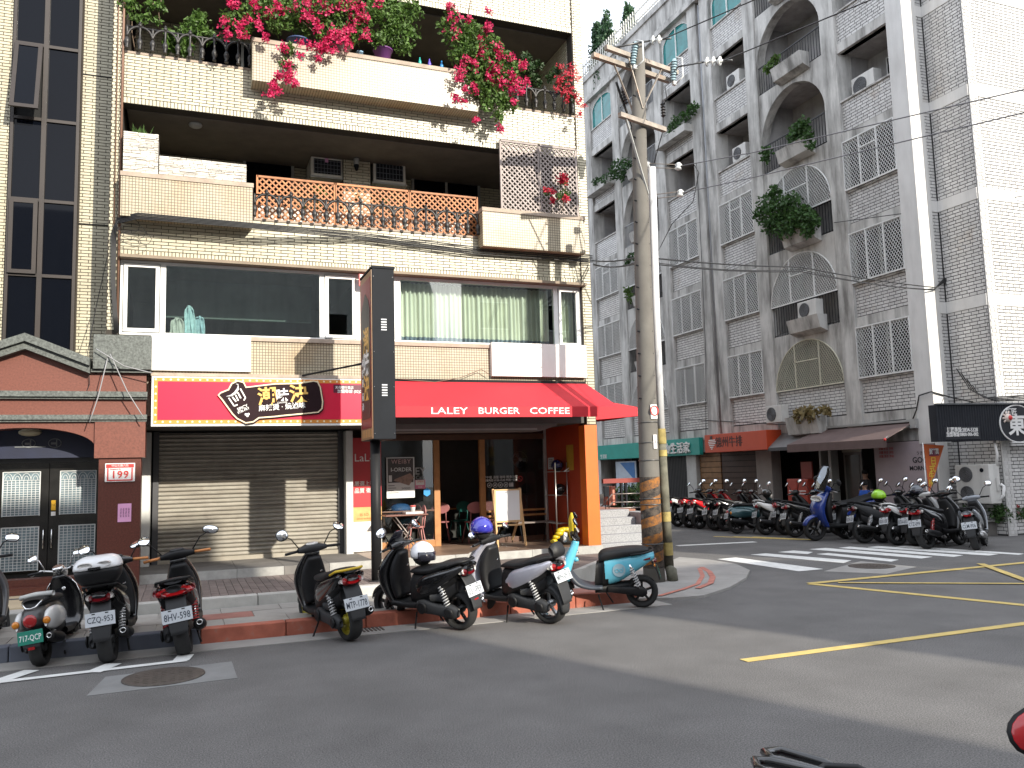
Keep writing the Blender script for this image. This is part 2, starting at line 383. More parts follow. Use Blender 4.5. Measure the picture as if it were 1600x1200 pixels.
# ================================================================ pavements
X0, X1 = -9.0, 5.6
b = MB(); b.box(X0, 6.0, 9.62, 10.04, -.1, .008); mk('gutter', b, conc, kind='structure')
def stones(name, spec, m_of):
    base = None
    for i, (x0, x1, y0, y1, z0, z1) in enumerate(spec):
        q = MB(); c = .012
        q.box(x0+.004, x1-.004, y0, y1, z0, z1)
        o = mk(name, q, m_of((x0+x1)/2, i), PAVE); bev(o, c)
def bev(o, w=.01, seg=2):
    md = o.modifiers.new('b', 'BEVEL'); md.width = w; md.segments = seg; md.limit_method = 'ANGLE'; return o
b = MB(); b.box(X0, X1, 10.2, 11.56, -.1, .150); b.box(X0, X1, 11.66, 13.70, -.1, .285); b.box(X1, 6.2, 10.2, 11.3, -.1, .04)
PAVE = mk('pavement', b, grout, kind='structure')
stones('kerb_stone', [(X0+i*.92, X0+(i+1)*.92, 10.03, 10.20, -.05, .168) for i in range(16)], lambda x, i: kerb_grey if x < .3 else (kerb_red if (x < 2.0 or x > 3.2) else kerb_red))
stones('kerb_stone', [(X0+i*1.07+.3, X0+(i+1)*1.07+.3, 11.53, 11.70, .05, .300) for i in range(13)], lambda x, i: conc_w)
k = 0
for j in range(3):
    for i in range(20):
        w = .72; x0 = X0+.1+i*w+(.36 if j % 2 else 0); y0 = 10.21+j*.44
        if x0 < -4 or x0+w > X1+.1: continue
        q = MB(); q.box(x0+.004, x0+w-.004, y0+.003, y0+.437, .1, .164+random.uniform(-.002,.002))
        mk('paving_slab', q, slab_red if (j == 0 and x0 > 2.0) or random.random() < .08 else slab_m, PAVE)
pv = []
for j in range(8):
    for i in range(66):
        x0 = -1.0+i*.105; y0 = 11.72+j*.24
        if x0 > X1-.1+ (y0-11.7)*.8: continue
        pv.append((x0, y0))
pv.sort(key=lambda t: (t[0]-0)**2+t[1]**2); cache = None; rest = MB()
for i, (x0, y0) in enumerate(pv):
    if i < 300:
        if cache is None:
            q = MB(); q.box(.003,.101,.003,.237,.2,.3); cache = q.mesh('paver'); cache.materials.append(paver_m)
        o = bpy.data.objects.new('paver', cache); COL.objects.link(o); o.parent = PAVE; o.location = (x0, y0, random.uniform(-.002,.002))
    else: rest.box(x0+.003, x0+.101, y0+.003, y0+.237, .2, .3)
mk('paver_field', rest, paver_m, PAVE, kind='stuff')
# slanted right end of the upper pavement and its kerb
b = MB(); b.prism([(5.55,11.60),(7.15,13.35),(7.15,13.70),(5.55,13.70)], (0,0,0), (1,0,0), (0,1,0), (0,0,.288)); mk('pavement_end', b, paver_m, kind='structure')
b = MB(); b.prism([(5.48,11.52),(5.66,11.58),(7.30,13.30),(7.22,13.42)], (0,0,0), (1,0,0), (0,1,0), (0,0,.300)); mk('pavement_end_kerb', b, conc_w, kind='structure')
# low concrete apron round the corner, with old red paint
pts = [P0(1018,938), P0(1052,938), P0(1100,934), P0(1140,921), P0(1166,906), P0(1172,894), P0(1150,884), P0(1108,877), P0(1062,873)]
pts = pts + [(8.4,13.6),(7.2,13.6),(5.6,11.5),(5.5,10.2)]
b = MB(); b.prism(pts, (0,0,-.1), (1,0,0), (0,1,0), (0,0,.135)); apron = mk('corner_apron', b, conc, kind='structure')
def arc(pxs, w):
    q = [on_z(x, y, .036) for x, y in pxs]; mk('red_kerb_paint', stripe([(p.x, p.y) for p in q], w, .0375), mat('faded_red_paint', (.42,.16,.12), .8, var=.25, vs=6, spots=.8, spotcol=(.3,.28,.26), spotscale=6), kind='structure')
arc([(1096,886),(1108,893),(1114,902),(1110,912),(1090,920)], .09)
arc([(1093,888),(1098,900),(1090,913),(1065,922),(1030,932)], .07)
# drain grate in the gutter
t = thing('drain_grate', 'small rusty drain grate in the gutter between the yellow-trimmed and the helmet scooter', 'drain grate', tuple(on_z(574,984,.01)))
c = on_z(574, 984, .01)
for i in range(9):
    q = MB(); q.box(c.x-.2+i*.045, c.x-.18+i*.045, c.y-.12, c.y+.12, .004, .016); mk('bar', q, iron, t)
# ================================================================ raised platform in front of the shops
b = MB(); b.box(-.62, 7.12, 13.68, 17.2, .05, .415); PLAT = mk('shop_platform', b, tile_dk, kind='structure')
for i in range(11):
    x0 = -.62+i*.705; q = MB(); q.box(x0+.003, min(x0+.702,7.12), 13.65, 13.69, .28, .43); mk('riser_stone', q, granite_g if i != 3 else dark_conc, PLAT)
for i in range(11):
    for j in range(4):
        x0 = -.62+i*.705; y0 = 13.692+j*.5; q = MB(); q.box(x0+.003, min(x0+.702,7.12), y0, y0+.496, .40, .4300)
        mk('floor_tile', q, dark_conc if x0 < 2.8 else mat('brown_floor_tile', (.22,.15,.11), .4, var=.25, vs=2, rand=.15), PLAT)
# porch floor, left
b = MB(); b.box(-9, -.64, 13.0, 15.4, .05, .302); mk('porch_floor', b, mat('cream_tile', (.52,.42,.28), .5, var=.08), kind='structure')
b = MB(); b.box(-9, -.64, 12.86, 13.0, .05, .304); mk('porch_floor_band', b, mat('dark_band', (.07,.07,.075), .6), kind='structure')
b = MB(); b.box(-9, -1.04, 12.0, 12.86, .05, .3035); mk('porch_floor_edge', b, MATS['cream_tile'], kind='structure')
b = MB(); b.prism([(-.98,12.0),(-.70,13.48),(-.98,13.48)], (0,0,.2), (1,0,0), (0,1,0), (0,0,.1045)); mk('white_floor_wedge', b, mat('white_tile', (.6,.6,.62), .6), kind='structure')
b = MB(); b.box(-9, -.78, 13.30, 13.52, .302, .40); b.box(-9,-.78,13.45,13.7,.40,.50); mk('porch_step', b, mat('red_granite', (.105,.032,.022), .35, var=.3, vs=45, bump=.05, bs=90, spec=.5), kind='structure')
# granite stairs beside the corner shop
t = thing('granite_stairs', 'five speckled granite steps climbing beside the orange pillar', 'stairs', (7.7,14.0,.3))
for k_ in range(5):
    q = MB(); y0 = 13.80+k_*.24; q.box(7.14, 8.32, y0, 15.1, .25+.14*k_ if k_ else .05, .43+.14*k_); bev(mk('step', q, granite_st, t), .008)
q = MB(); q.box(8.33, 8.62, 14.2, 15.5, 0, .94); mk('side_wall', q, mat('grey_tile_wall', (.3,.3,.3), .7, var=.2, vs=8), t)
b = MB(); b.box(7.14, 8.6, 15.0, 30, -.1, .98); mk('side_terrace', b, mat('terrace_brick', (.28,.13,.09), .8, var=.15), kind='structure')
# ================================================================ corner apartment house
def mosaic(name, c1, c2, mortar, tw, th, plane='xz', stain=.5, staincol=(.42,.24,.07), ms=.12, offset=0.0, rough=.4):
    m = bpy.data.materials.new(name); m.use_nodes = True; MATS[name] = m
    n = m.node_tree.nodes; l = m.node_tree.links.new; p = n['Principled BSDF']; p.inputs['Roughness'].default_value = rough
    tc = n.new('ShaderNodeTexCoord'); sp = n.new('ShaderNodeSeparateXYZ'); cb = n.new('ShaderNodeCombineXYZ'); l(tc.outputs['Object'], sp.inputs[0])
    l(sp.outputs[{'x':0,'y':1}[plane[0]]], cb.inputs[0]); l(sp.outputs[2], cb.inputs[1])
    b = n.new('ShaderNodeTexBrick'); b.offset = offset; b.inputs['Scale'].default_value = 1; b.inputs['Brick Width'].default_value = tw; b.inputs['Row Height'].default_value = th
    b.inputs['Mortar Size'].default_value = tw*ms; b.inputs['Mortar Smooth'].default_value = .2; b.inputs['Color1'].default_value = (*c1,1); b.inputs['Color2'].default_value = (*c2,1); b.inputs['Mortar'].default_value = (*mortar,1); l(cb.outputs[0], b.inputs['Vector'])
    t = n.new('ShaderNodeTexNoise'); t.inputs['Scale'].default_value = 1.1; t.inputs['Detail'].default_value = 6; l(tc.outputs['Object'], t.inputs['Vector'])
    r = n.new('ShaderNodeMapRange'); r.inputs[1].default_value = .5; r.inputs[2].default_value = .75; r.inputs[4].default_value = stain; l(t.outputs[0], r.inputs[0])
    x = n.new('ShaderNodeMix'); x.data_type = 'RGBA'; x.blend_type = 'MULTIPLY'; l(r.outputs[0], x.inputs[0]); l(b.outputs[0], x.inputs[6]); x.inputs[7].default_value = (*[min(1, k*1.9) for k in staincol],1)
    l(x.outputs[2], p.inputs['Base Color'])
    bp = n.new('ShaderNodeBump'); bp.inputs['Strength'].default_value = .4; bp.inputs['Distance'].default_value = .004; bp.invert = True; l(b.outputs['Fac'], bp.inputs['Height']); l(bp.outputs[0], p.inputs['Normal'])
    return m
tileA = mat('cream_brick_tile', (.475,.44,.325), .4, var=.10, vs=1.3, rand=.07, streak=.28, grime=(.30,.24,.14), sscale=(1.2,1.2,.35))
tileAd = mat('cream_pier_tile', (.55,.52,.45), .38, var=.08, vs=2, rand=.06)
mortA = mat('dark_mortar', (.04,.033,.026), .9, var=.2)
mosA = mosaic('mosaic_tile', (.43,.375,.275), (.385,.335,.235), (.12,.095,.06), .046, .046, stain=.55)
mosW = mosaic('pale_mosaic_tile', (.66,.64,.58), (.6,.58,.5), (.12,.1,.08), .055, .0515, stain=.1)
stone_cap = mat('weathered_stone_cap', (.36,.29,.23), .8, var=.2, vs=5, bump=.2, spots=.4, spotcol=(.2,.15,.12), spotscale=4)
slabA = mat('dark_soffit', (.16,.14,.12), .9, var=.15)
white_fr = mat('white_window_frame', (.76,.76,.74), .4, var=.05, vs=4)
white_pan = mat('white_sheet_panel', (.78,.77,.73), .5, var=.05, vs=1.5, streak=.12, grime=(.5,.42,.3))
brown_fr = mat('brown_window_frame', (.022,.015,.012), .45, var=.2)
dglass = mat('dark_glass', (.003,.004,.007), .03, var=0, spec=.16)
room = mat('dark_room', (.055,.062,.063), .9, var=.2)
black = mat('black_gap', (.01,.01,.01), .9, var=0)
black_iron = mat('black_cast_iron', (.02,.018,.017), .45, var=.3, vs=15, spots=.3, spotcol=(.09,.05,.03), spotscale=9)
YA = 13.7
A = thing('apartment_house', 'cream brick-tiled apartment house with tiled balcony planters over the corner shops', 'apartment building', (3.0, YA, 0))
def abox(name, x0, x1, y0, y1, z0, z1, m, parent=None, label=None):
    b = MB(); b.box(x0, x1, y0, y1, z0, z1); return mk(name, b, m, parent or A, label)
BR = Bricks()
# bands of the front
b = MB()
for z0, z1 in ((5.27,5.985),(7.70,8.52),(10.22,15.5)): b.box(-.945, 6.90, YA, YA+.22, z0, z1)
b.box(-.9, 6.9, YA+.22, 15.7, 5.80, 5.96); b.box(-.9, 6.9, YA+.22, 15.7, 8.33, 8.5); b.box(-.9,6.9,YA+.22,15.7,10.9,11.1)
b.box(-1.11, -.945, YA, 15.9, .3, 15.5)                       # left pier
b.box(6.90, 7.11, YA+.004, 30, 3.0, 15.5)                     # right pier and side wall
b.box(-.9, 6.9, 15.7, 15.9, 5.96, 8.33); b.box(-.9,6.9,15.7,15.9,8.5,10.9); b.box(-.9,6.9,14.6,15.2,11.1,15.5); b.box(2.70,3.22,15.0,15.69,5.97,7.69)
b.box(-9, -1.11, 14.5, 14.75, 3.3, 15.5)                      # stairwell wall (windows stand proud of it)
b.box(-9, 7.0, 17.5, 30, .3, 15.5); b.box(-9, 7.1, 14.8, 30, 15.3, 15.6)
mk('wall', b, mortA, A)
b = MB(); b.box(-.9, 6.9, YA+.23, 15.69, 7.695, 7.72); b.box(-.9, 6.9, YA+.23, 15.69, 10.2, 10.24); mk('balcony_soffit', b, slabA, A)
b = MB(); b.box(-.945,6.9,YA-.012,YA+.3,5.985,6.02); b.box(-.945,6.9,YA-.012,YA+.3,8.52,8.555); mk('balcony_sill', b, stone_cap, A)
for z0, z1, zs in ((5.36,5.98,5.27),(7.80,8.52,7.70),(10.33,11.6,10.22)):
    BR.wall('y', YA, -.94, 6.895, z0, z1); BR.soldier('y', YA, -.94, 6.895, zs, z0)
BR.wall('y', YA, 6.915, 7.105, 3.06, 12, pitch=.19, off=.0, row=.0525)
BR.wall('y', YA, -1.107, -.948, 4.1, 11, pitch=.055, off=.0, row=.0515)
BR.wall('y', 14.5, -1.60, -1.115, 3.6, 10.2); BR.wall('y', 14.5, -3.1, -2.60, 3.6, 10.2)
for z0, z1 in ((5.97,7.69),(8.5,10.2)):
    BR.wall('y', 15.7, -.9, 6.88, z0, z1, row=.056)
    BR.wall('x', 6.90, 13.93, 15.7, z0, z1)
    if z0 < 6: BR.wall('y', 15.0, 2.705, 3.215, z0, z1, row=.056)                  # inner return of the right pier
BR.emit(A, tileA)
# the movement joints of the stairwell wall
for z in (8.43, 5.93): abox('joint', -1.60, -1.115, 14.485, 14.5, z, z+.018, black)
# planters (mosaic boxes with stone caps)
def planter(x0, x1, z0, z1, y0, lab):
    p = MB(); p.box(x0, x1, y0, YA-.002, z0, z1-.07)
    o = mk('planter_box', p, mosA, A, lab); p = MB(); p.box(x0-.01, x1+.012, y0-.015, YA+.14, z1-.07, z1); mk('cap', p, stone_cap, o)
planter(-.93, .98, 5.81, 6.50, 13.42, 'mosaic planter with an orange stain')
planter(4.87, 6.88, 5.78, 6.48, 13.42, None)
planter(.96, 4.84, 8.20, 8.92, 13.35, None)
# mosaic band under the windows, stone sill, ledge
abox('mosaic_band', -.945, 6.90, YA, YA+.2, 3.36, 4.0, mosA)
abox('window_sill', .98, 5.04, YA-.03, YA+.2, 3.995, 4.062, stone_cap)
abox('sheet_panel', -.47, .975, YA-.10, YA-.004, 3.49, 4.05, white_pan); abox('sheet_panel', 5.045, 6.905, YA-.10, YA-.004, 3.49, 4.09, white_pan)
abox('ledge', -.47, 2.9, YA-.14, YA-.003, 3.40, 3.45, stone_cap)
abox('window_lip', -.93, 6.96, YA-.13, YA+.1, 5.215, 5.262, mat('brown_lip', (.22,.17,.12), .7, var=.15))
# second-floor windows
def window(x0, x1, z0, z1, y, fw=.05, m=white_fr, gm=None, inner=None, lab=None, depth=.07):
    q = MB(); q.box(x0, x1, y, y+depth, z0, z0+fw); q.box(x0, x1, y, y+depth, z1-fw, z1); q.box(x0, x0+fw, y, y+depth, z0+fw, z1-fw); q.box(x1-fw, x1, y, y+depth, z0+fw, z1-fw)
    if inner:
        e = inner; q.box(x0+fw+.012, x0+fw+.012+e, y-.015, y+.05, z0+fw+.012, z1-fw-.012); q.box(x1-fw-.012-e, x1-fw-.012, y-.015, y+.05, z0+fw+.012, z1-fw-.012)
        q.box(x0+fw+.012+e, x1-fw-.012-e, y-.015, y+.05, z0+fw+.012, z0+fw+.012+e); q.box(x0+fw+.012+e, x1-fw-.012-e, y-.015, y+.05, z1-fw-.012-e, z1-fw-.012)
    o = mk('window', q, m, A, lab); q = MB(); q.box(x0+fw, x1-fw, y+.02, y+.028, z0+fw, z1-fw); mk('pane', q, gm or wglass, o); return o
wglass = glass('window_glass', (.86,.92,.90), .05)
wy = YA+.06
window(-.93,-.33,4.05,5.21,wy,.035,inner=.055,lab='white casement window at the left end'); window(-.33,2.12,4.05,5.21,wy,.045); window(2.12,2.72,4.05,5.21,wy,.035,inner=.055)
window(2.72,2.82,4.05,5.21,wy,.03); window(2.82,3.40,4.05,5.21,wy,.06); window(3.40,6.40,4.05,5.21,wy,.05, lab='wide window with drawn curtains'); window(6.40,6.90,4.05,5.21,wy,.035,inner=.05)
b = MB(); b.box(-.93,6.9,17.2,17.3,3.9,5.9); b.box(-.93,6.9,13.9,17.2,3.85,3.9); b.box(-.93,6.9,13.95,17.2,5.24,5.265); b.box(2.76,2.80,13.9,17.2,3.9,5.2); b.box(-.945,-.93,13.9,17.2,3.9,5.2)
mk('room', b, room, A)
b = MB(); b.box(-.33,2.1,14.9,14.95,4.55,5.2); mk('room_partition', b, mat('grey_green_blind', (.10,.13,.125), .8, var=.2), A)
# curtains
def curtain(x0, x1, z0, z1, y, seed, hem=.13):
    rng = random.Random(seed); n = int((x1-x0)/.012); q = MB(); ph = 0; prof = []
    for i in range(n+1):
        ph += .012*rng.uniform(40, 105); prof.append((x0+(x1-x0)*i/n, y+.035*sin(ph)+.02*sin(ph*.31)))
    def strip(za, zb, sm=True):
        q = MB(); vs = [(x, yy, z) for z in (za, zb) for x, yy in prof]; m = len(prof)
        q.add(vs, [(i, i+1, m+i+1, m+i) for i in range(m-1)], True); return q
    t = thing('curtain', 'pale cream-green %s' % ('curtain with blue-grey hem across the wide window' if x1-x0 > 1.5 else 'curtain in the narrow casement beside the house corner'), 'curtain', ((x0+x1)/2, y, z0))
    mk('cloth', strip(z0+hem, z1), mat('curtain_cloth', (.80,.78,.68), .9, var=.08, vs=2), t); mk('hem', strip(z0, z0+hem), mat('curtain_hem', (.22,.26,.34), .9, var=.1), t)
curtain(3.46, 6.34, 4.08, 5.17, 14.02, 3); curtain(6.46, 6.85, 4.08, 5.17, 14.02, 5, .03)
# clothes hanging behind the left window
rng = random.Random(77)
for cx, w_, h_, cm, lb in ((.06,.085,.50,(.42,.60,.66),'long pale blue shirt hanging inside the left window'),(.22,.075,.34,(.35,.52,.60),'shorter pale blue shirt hanging inside the left window'),(-.12,.09,.30,(.5,.52,.5),'patterned grey cloth hanging inside the left window')):
    q = MB(); z0 = 4.10; n_ = 12; prof = []
    for z_ in range(9):
        u = z_/8; ww = w_*(1.15-.35*u if u < .8 else .9-.55*(u-.8)/.2)
        prof.append([(cx+ww*(2*k/n_-1)+.012*sin(5*u+k), 14.05+.03*sin(k*1.9+u*2+cx*9), z0+h_*u+(.02*sin(k*2.3) if z_ == 0 else 0)-(.05*abs(2*k/n_-1)**2 if z_ == 8 else 0)) for k in range(n_+1)])
    q.add([p for r_ in prof for p in r_], [(i*(n_+1)+k,i*(n_+1)+k+1,(i+1)*(n_+1)+k+1,(i+1)*(n_+1)+k) for i in range(8) for k in range(n_)], True)
    o = solo('hanging_shirt', q, mat('cloth_%d' % int(w_*1000+h_*100), cm, .9, var=.25, vs=14), (cx,14.05,z0), lb, 'shirt'); sm = o.modifiers.new('s','SOLIDIFY'); sm.thickness = .02
# tall stairwell windows
SX0, SX1, SM = -2.585, -1.62, -2.12
q = MB(); yb = 14.42
for x in (SX0, SM-.035, SX1-.045): q.box(x, x+(.07 if x == SM-.035 else .045), yb, yb+.09, 3.6, 11)
zs = [3.6, 5.05, 6.25, 7.57, 8.80, 10.1, 11]
for z in zs[1:-1]: q.box(SX0+.045, SM-.035, yb+.01, yb+.08, z-.025, z+.025); q.box(SM+.035, SX1-.045, yb+.01, yb+.08, z-.03, z+.02)
sw = mk('stair_window', q, brown_fr, A)
for i in range(len(zs)-1):
    for x0, x1 in ((SX0+.045, SM-.035),(SM+.035, SX1-.045)):
        if i == 3 and x0 < -2.3: continue
        q = MB(); q.box(x0, x1, yb+.04, yb+.046, zs[i]+.02, zs[i+1]-.025); mk('pane', q, dglass, sw)
for i, ang in ((3, radians(13)), (1, 0)):
    x0, x1, z0, z1 = SX0+.03, SM-.045, zs[i]+.01, zs[i+1]-.01; q = MB(); p = MB()
    D = V(0, -1, 0)*sin(ang)+V(0,0,-1)*cos(ang); top = V(0, yb-.015, z1); Hh = z1-z0
    def pt(x, t): return V(x, top.y+D.y*t, top.z+D.z*t)
    nrm = V(0,-cos(ang), sin(ang))
    for xa, xb, ta, tb in ((x0,x0+.06,0,Hh),(x1-.06,x1,0,Hh),(x0+.06,x1-.06,0,.06),(x0+.06,x1-.06,Hh-.06,Hh)):
        q.obox((pt(xa,ta)+pt(xb,tb))/2, V(xb-xa,0,0), nrm*.035, D*(tb-ta))
    p.obox((pt(x0+.06,.06)+pt(x1-.06,Hh-.06))/2, V(x1-x0-.12,0,0), nrm*.008, D*(Hh-.12))
    o = mk('casement', q, brown_fr, A, 'brown casement pushed open' if ang else None); mk('pane', p, dglass, o)
# dark stairwell behind
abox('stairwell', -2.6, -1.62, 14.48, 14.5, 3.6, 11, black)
# drain pipe and conduits on the left pier
q = MB(); q.tube([(-.955,YA-.03,4.2),(-.955,YA-.03,15)], .018, 8); q.tube([(-1.03,YA-.02,5.5),(-1.04,YA-.02,15)], .008, 6); mk('drain_pipe', q, mat('brown_pipe', (.22,.12,.08), .5), A)
# balcony back wall: doors
def slider(x0, x1, z0, z1, n, y=15.64):
    x0, x1 = x0*1.047, x1*1.047; z0, z1 = (z0 if z0 < 6 or 8.4 < z0 < 8.6 else z0), (z1-1.8)*1.047+1.8-.05
    q = MB(); fw = .05; q.box(x0,x1,y,y+.06,z1-fw,z1); q.box(x0,x1,y,y+.06,z0,z0+fw)
    xs = [x0+(x1-x0)*i/n for i in range(n+1)]
    for x in xs: q.box(x-fw/2, x+fw/2, y-.005, y+.065, z0, z1)
    o = mk('balcony_door', q, mat('grey_alu', (.34,.34,.32), .45, var=.1), A)
    for i in range(n):
        q = MB(); q.box(xs[i]+fw/2, xs[i+1]-fw/2, y+.02, y+.028, z0+fw, z1-fw); mk('pane', q, dglass, o)
slider(.95, 1.78, 5.98, 7.62, 1); slider(4.02, 5.36, 5.98, 7.58, 2)
slider(.2, 1.6, 8.5, 9.7, 2); slider(2.6, 4.0, 8.5, 9.7, 2)
# orange shop pillar (painted lower pier) and alcove wall
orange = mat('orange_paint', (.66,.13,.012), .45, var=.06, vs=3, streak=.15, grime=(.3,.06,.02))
orange_d = mat('shaded_red_orange_paint', (.33,.034,.008), .5, var=.1, vs=3)  # alcove wall's redder orange, darkened to put its shade into the colour
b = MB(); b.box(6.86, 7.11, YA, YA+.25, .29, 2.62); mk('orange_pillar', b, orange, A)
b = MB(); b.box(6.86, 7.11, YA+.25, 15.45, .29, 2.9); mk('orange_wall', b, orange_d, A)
b = MB(); b.box(6.91, 7.105, YA+.002, YA+.25, 2.62, 3.05); mk('pier_foot', b, mortA, A)
BR2 = Bricks(); BR2.wall('y', YA+.002, 6.915, 7.1, 2.63, 3.05, pitch=.19, off=0, row=.0525); BR2.emit(A, tileA, name='pier_brick')
b = MB()
for i in range(46): b.box(7.112, 7.125, YA+.02, YA+.05, .35+i*.052, .362+i*.052)
b.box(7.112, 7.118, YA+.01, YA+.06, .3, 2.7); mk('cable_clip_strip', b, mat('dark_strip', (.05,.03,.02), .7), A)
# ground-floor ceiling
abox('shop_ceiling', -.9, 6.88, YA+.05, 17.4, 2.66, 2.80, mat('shop_ceiling', (.09,.085,.08), .9)); abox('beam', -.9, 6.9, YA+.02, YA+.3, 2.80, 3.36, mat('beam', (.25,.22,.18), .8))
# white pilaster and dark frames around the shutter
abox('white_pilaster', -.66, -.50, 15.0, 15.3, .43, 2.62, mat('white_pilaster', (.62,.62,.60), .5, streak=.2)); abox('white_pilaster', 2.72, 2.84, 15.0, 15.3, .43, 2.62, MATS['white_pilaster'])
abox('side_wall', -.9, -.66, 13.9, 15.3, .3, 2.66, mat('grey_wall', (.25,.24,.23), .8)); abox('party_wall', 2.70, 2.84, 15.3, 17.4, .43, 2.66, room)
abox('back_wall', -.9, 6.9, 17.35, 17.5, .4, 2.8, MATS['shop_ceiling']); abox('shop_side_wall', 6.87, 7.105, 15.46, 17.5, .3, 2.99, MATS['shop_ceiling'])
# ---------------------------------------------------------------- roller shutter
slat_m = mat('shutter_slat', (.40,.375,.325), .5, metal=.15, var=.12, vs=5, rand=.06, streak=.5, grime=(.14,.11,.08), sscale=(.6,.6,6), spots=.35, spotcol=(.12,.09,.06), spotscale=6)
t = thing('roller_shutter', 'closed grey-beige roller shutter under the red shop sign', 'roller shutter', (1.1, 15.3, .43))
n = 30; z0, z1 = .50, 2.62; h = (z1-z0)/n
for i in range(n):
    z = z0+i*h; pr = [(.014,0),(-.010,.003),(-.026,h*.26),(-.029,h*.48),(-.012,h*.74),(.014,h*.80),(.014,h)]
    q = MB(); m_ = len(pr); vs = [(x, 15.31+d, z+k) for x in (-.38, 2.62) for d, k in pr]
    q.add(vs, [(j, m_+j, m_+j+1, j+1) for j in range(m_-1)]); mk('slat', q, slat_m, t)
q = MB(); q.box(-.38,2.62,15.26,15.32,.43,.50); mk('bottom_rail', q, mat('dirty_rail', (.3,.27,.22), .6), t)
for x in (-.47, 2.62): q = MB(); q.box(x, x+.09, 15.24, 15.36, .43, 2.64); mk('guide_rail', q, mat('dark_rail', (.05,.05,.055), .5), t)
q = MB(); q.box(-.5,2.7,15.335,15.36,.43,2.66); mk('backing', q, black, t)
# ---------------------------------------------------------------- entrance porch of red granite
redg = MATS['red_granite']; redg2 = mat('red_granite_upper', (.15,.05,.034), .4, var=.25, vs=40, bump=.04, bs=90)
green = mat('green_granite', (.085,.095,.088), .5, var=.6, vs=34, bump=.05, spots=.5, spotcol=(.24,.25,.23), spotscale=18)
P = thing('entrance_porch', 'red granite entrance porch with green gabled cornice and arched opening', 'porch', (-2.1, 13.5, .3))
cx = -2.11
def arch_face(x0, x1, zt, cx, zc, rx, rz, zb, y, n=20):
    q = MB(); pts = []
    for i in range(n+1):
        t = pi-pi*i/n; pts.append((cx+rx*cos(t), zc+rz*sin(t)))
    for (a, za), (c, zc_) in zip(pts[:-1], pts[1:]): q.prism([(a, za),(c, zc_),(c, zt),(a, zt)], (0,y,0),(1,0,0),(0,0,1),(0,.35,0))
    return q
q = arch_face(-3.02, -1.20, 2.75, cx, 2.33, .91, .29, 0, 13.5); q.box(-3.02,-1.2,13.5,13.85,2.75,3.4); q.prism([(-3.02,3.4),(-1.2,3.4),(-1.28,3.45),(cx,3.74),(-2.94,3.45)], (0,13.5,0),(1,0,0),(0,0,1),(0,.35,0)); q.box(-1.2,-.53,13.5,13.85,2.75,3.42)
mk('gable', q, redg2, P)
for x0, x1 in ((-1.205,-.53),(-3.7,-3.02)):
    q = MB(); q.box(x0, x1, 13.46, 13.9, 2.17, 2.748); mk('capital', q, redg2, P)
    q = MB(); q.box(x0+.06, x1-.05, 13.5, 13.86, .30, 2.168); mk('pillar', q, redg, P)
for z0, z1, o in ((3.03,3.14,.10),(2.70,2.80,.08)):
    q = MB(); q.box(-3.7,-.51,13.5-o,13.52,z0+.03,z1); q.box(-3.7,-.515,13.5-o*.6,13.52,z0,z0+.028); mk('string_course', q, green, P)
for o, ta, tb in ((.20,0,.115),(.14,.115,.22)):
    for sgn in (1,-1):
        q = MB(); a = (cx, 3.955); e = (cx+sgn*.83, 3.62)
        q.prism([(a[0],a[1]-ta),(e[0],e[1]-ta),(e[0],e[1]-tb),(a[0],a[1]-tb)], (0,13.5-o,0),(1,0,0),(0,0,1),(0,o+.36,0)); mk('cornice', q, green, P)
q = MB(); q.box(-1.24,-.462,13.36,13.88,3.47,3.975); mk('corner_block', q, green, P); q = MB(); q.box(-1.27,-.47,13.42,13.86,3.425,3.468); mk('corner_block_base', q, green, P)
# entrance doors with metal grids
t = thing('entrance_door', 'dark double entrance door with white metal grid windows inside the porch', 'door', (-1.86, 14.3, .5))
steel = mat('dark_polished_steel', (.06,.058,.055), .22, metal=.8, var=.3, vs=3); grid_m = mat('white_grid', (.6,.62,.62), .4); frost = mat('frosted_pane', (.16,.22,.25), .3, var=.5, vs=2.5)
for x0, x1, lb in ((-2.58,-1.885,'left leaf'),(-1.875,-1.17,'right leaf')):
    q = MB(); q.box(x0,x1,14.32,14.36,.52,2.14); leaf = mk('door_leaf', q, steel, t)
    gx0, gx1 = (x0+.10, x1-.12) if lb[0] == 'l' else (x0+.15, x1-.08)
    for z0, z1, ar in ((1.36,2.0,1),(.55,1.18,0)):
        q = MB(); q.box(gx0,gx1,14.314,14.318,z0,z1); mk('grid_pane', q, frost, leaf)
        q = MB(); nx, nz_ = 9, 15
        zt = z1-.12 if ar else z1
        for i in range(nx+1): x = gx0+(gx1-gx0)*i/nx; q.box(x-.004,x+.004,14.30,14.312,z0,zt)
        for i in range(nz_+1): z = z0+(zt-z0)*i/nz_; q.box(gx0,gx1,14.299,14.311,z-.004,z+.004)
        q.box(gx0-.012,gx0,14.296,14.312,z0-.01,z1+.01); q.box(gx1,gx1+.012,14.296,14.312,z0-.01,z1+.01); q.box(gx0,gx1,14.296,14.312,z1,z1+.012)
        if ar:
            w = (gx1-gx0)/4
            for i in range(4):
                c = gx0+(i+.5)*w
                for r_, zz in ((w*.5,1),(w*.26,.6)): q.tube([(c+r_*cos(pi-pi*k/10), 14.305, zt+.105*zz*sin(pi*k/10)) for k in range(11)], .005, 4)
        mk('grid', q, grid_m, leaf)
    hx = x1-.05 if lb[0] == 'l' else x0+.05
    q = MB(); q.tube([(hx,14.31,.85),(hx,14.27,.87),(hx,14.27,1.13),(hx,14.31,1.15)], .009, 8); mk('handle', q, mat('chrome', (.7,.7,.7), .12, metal=1, var=0), leaf)
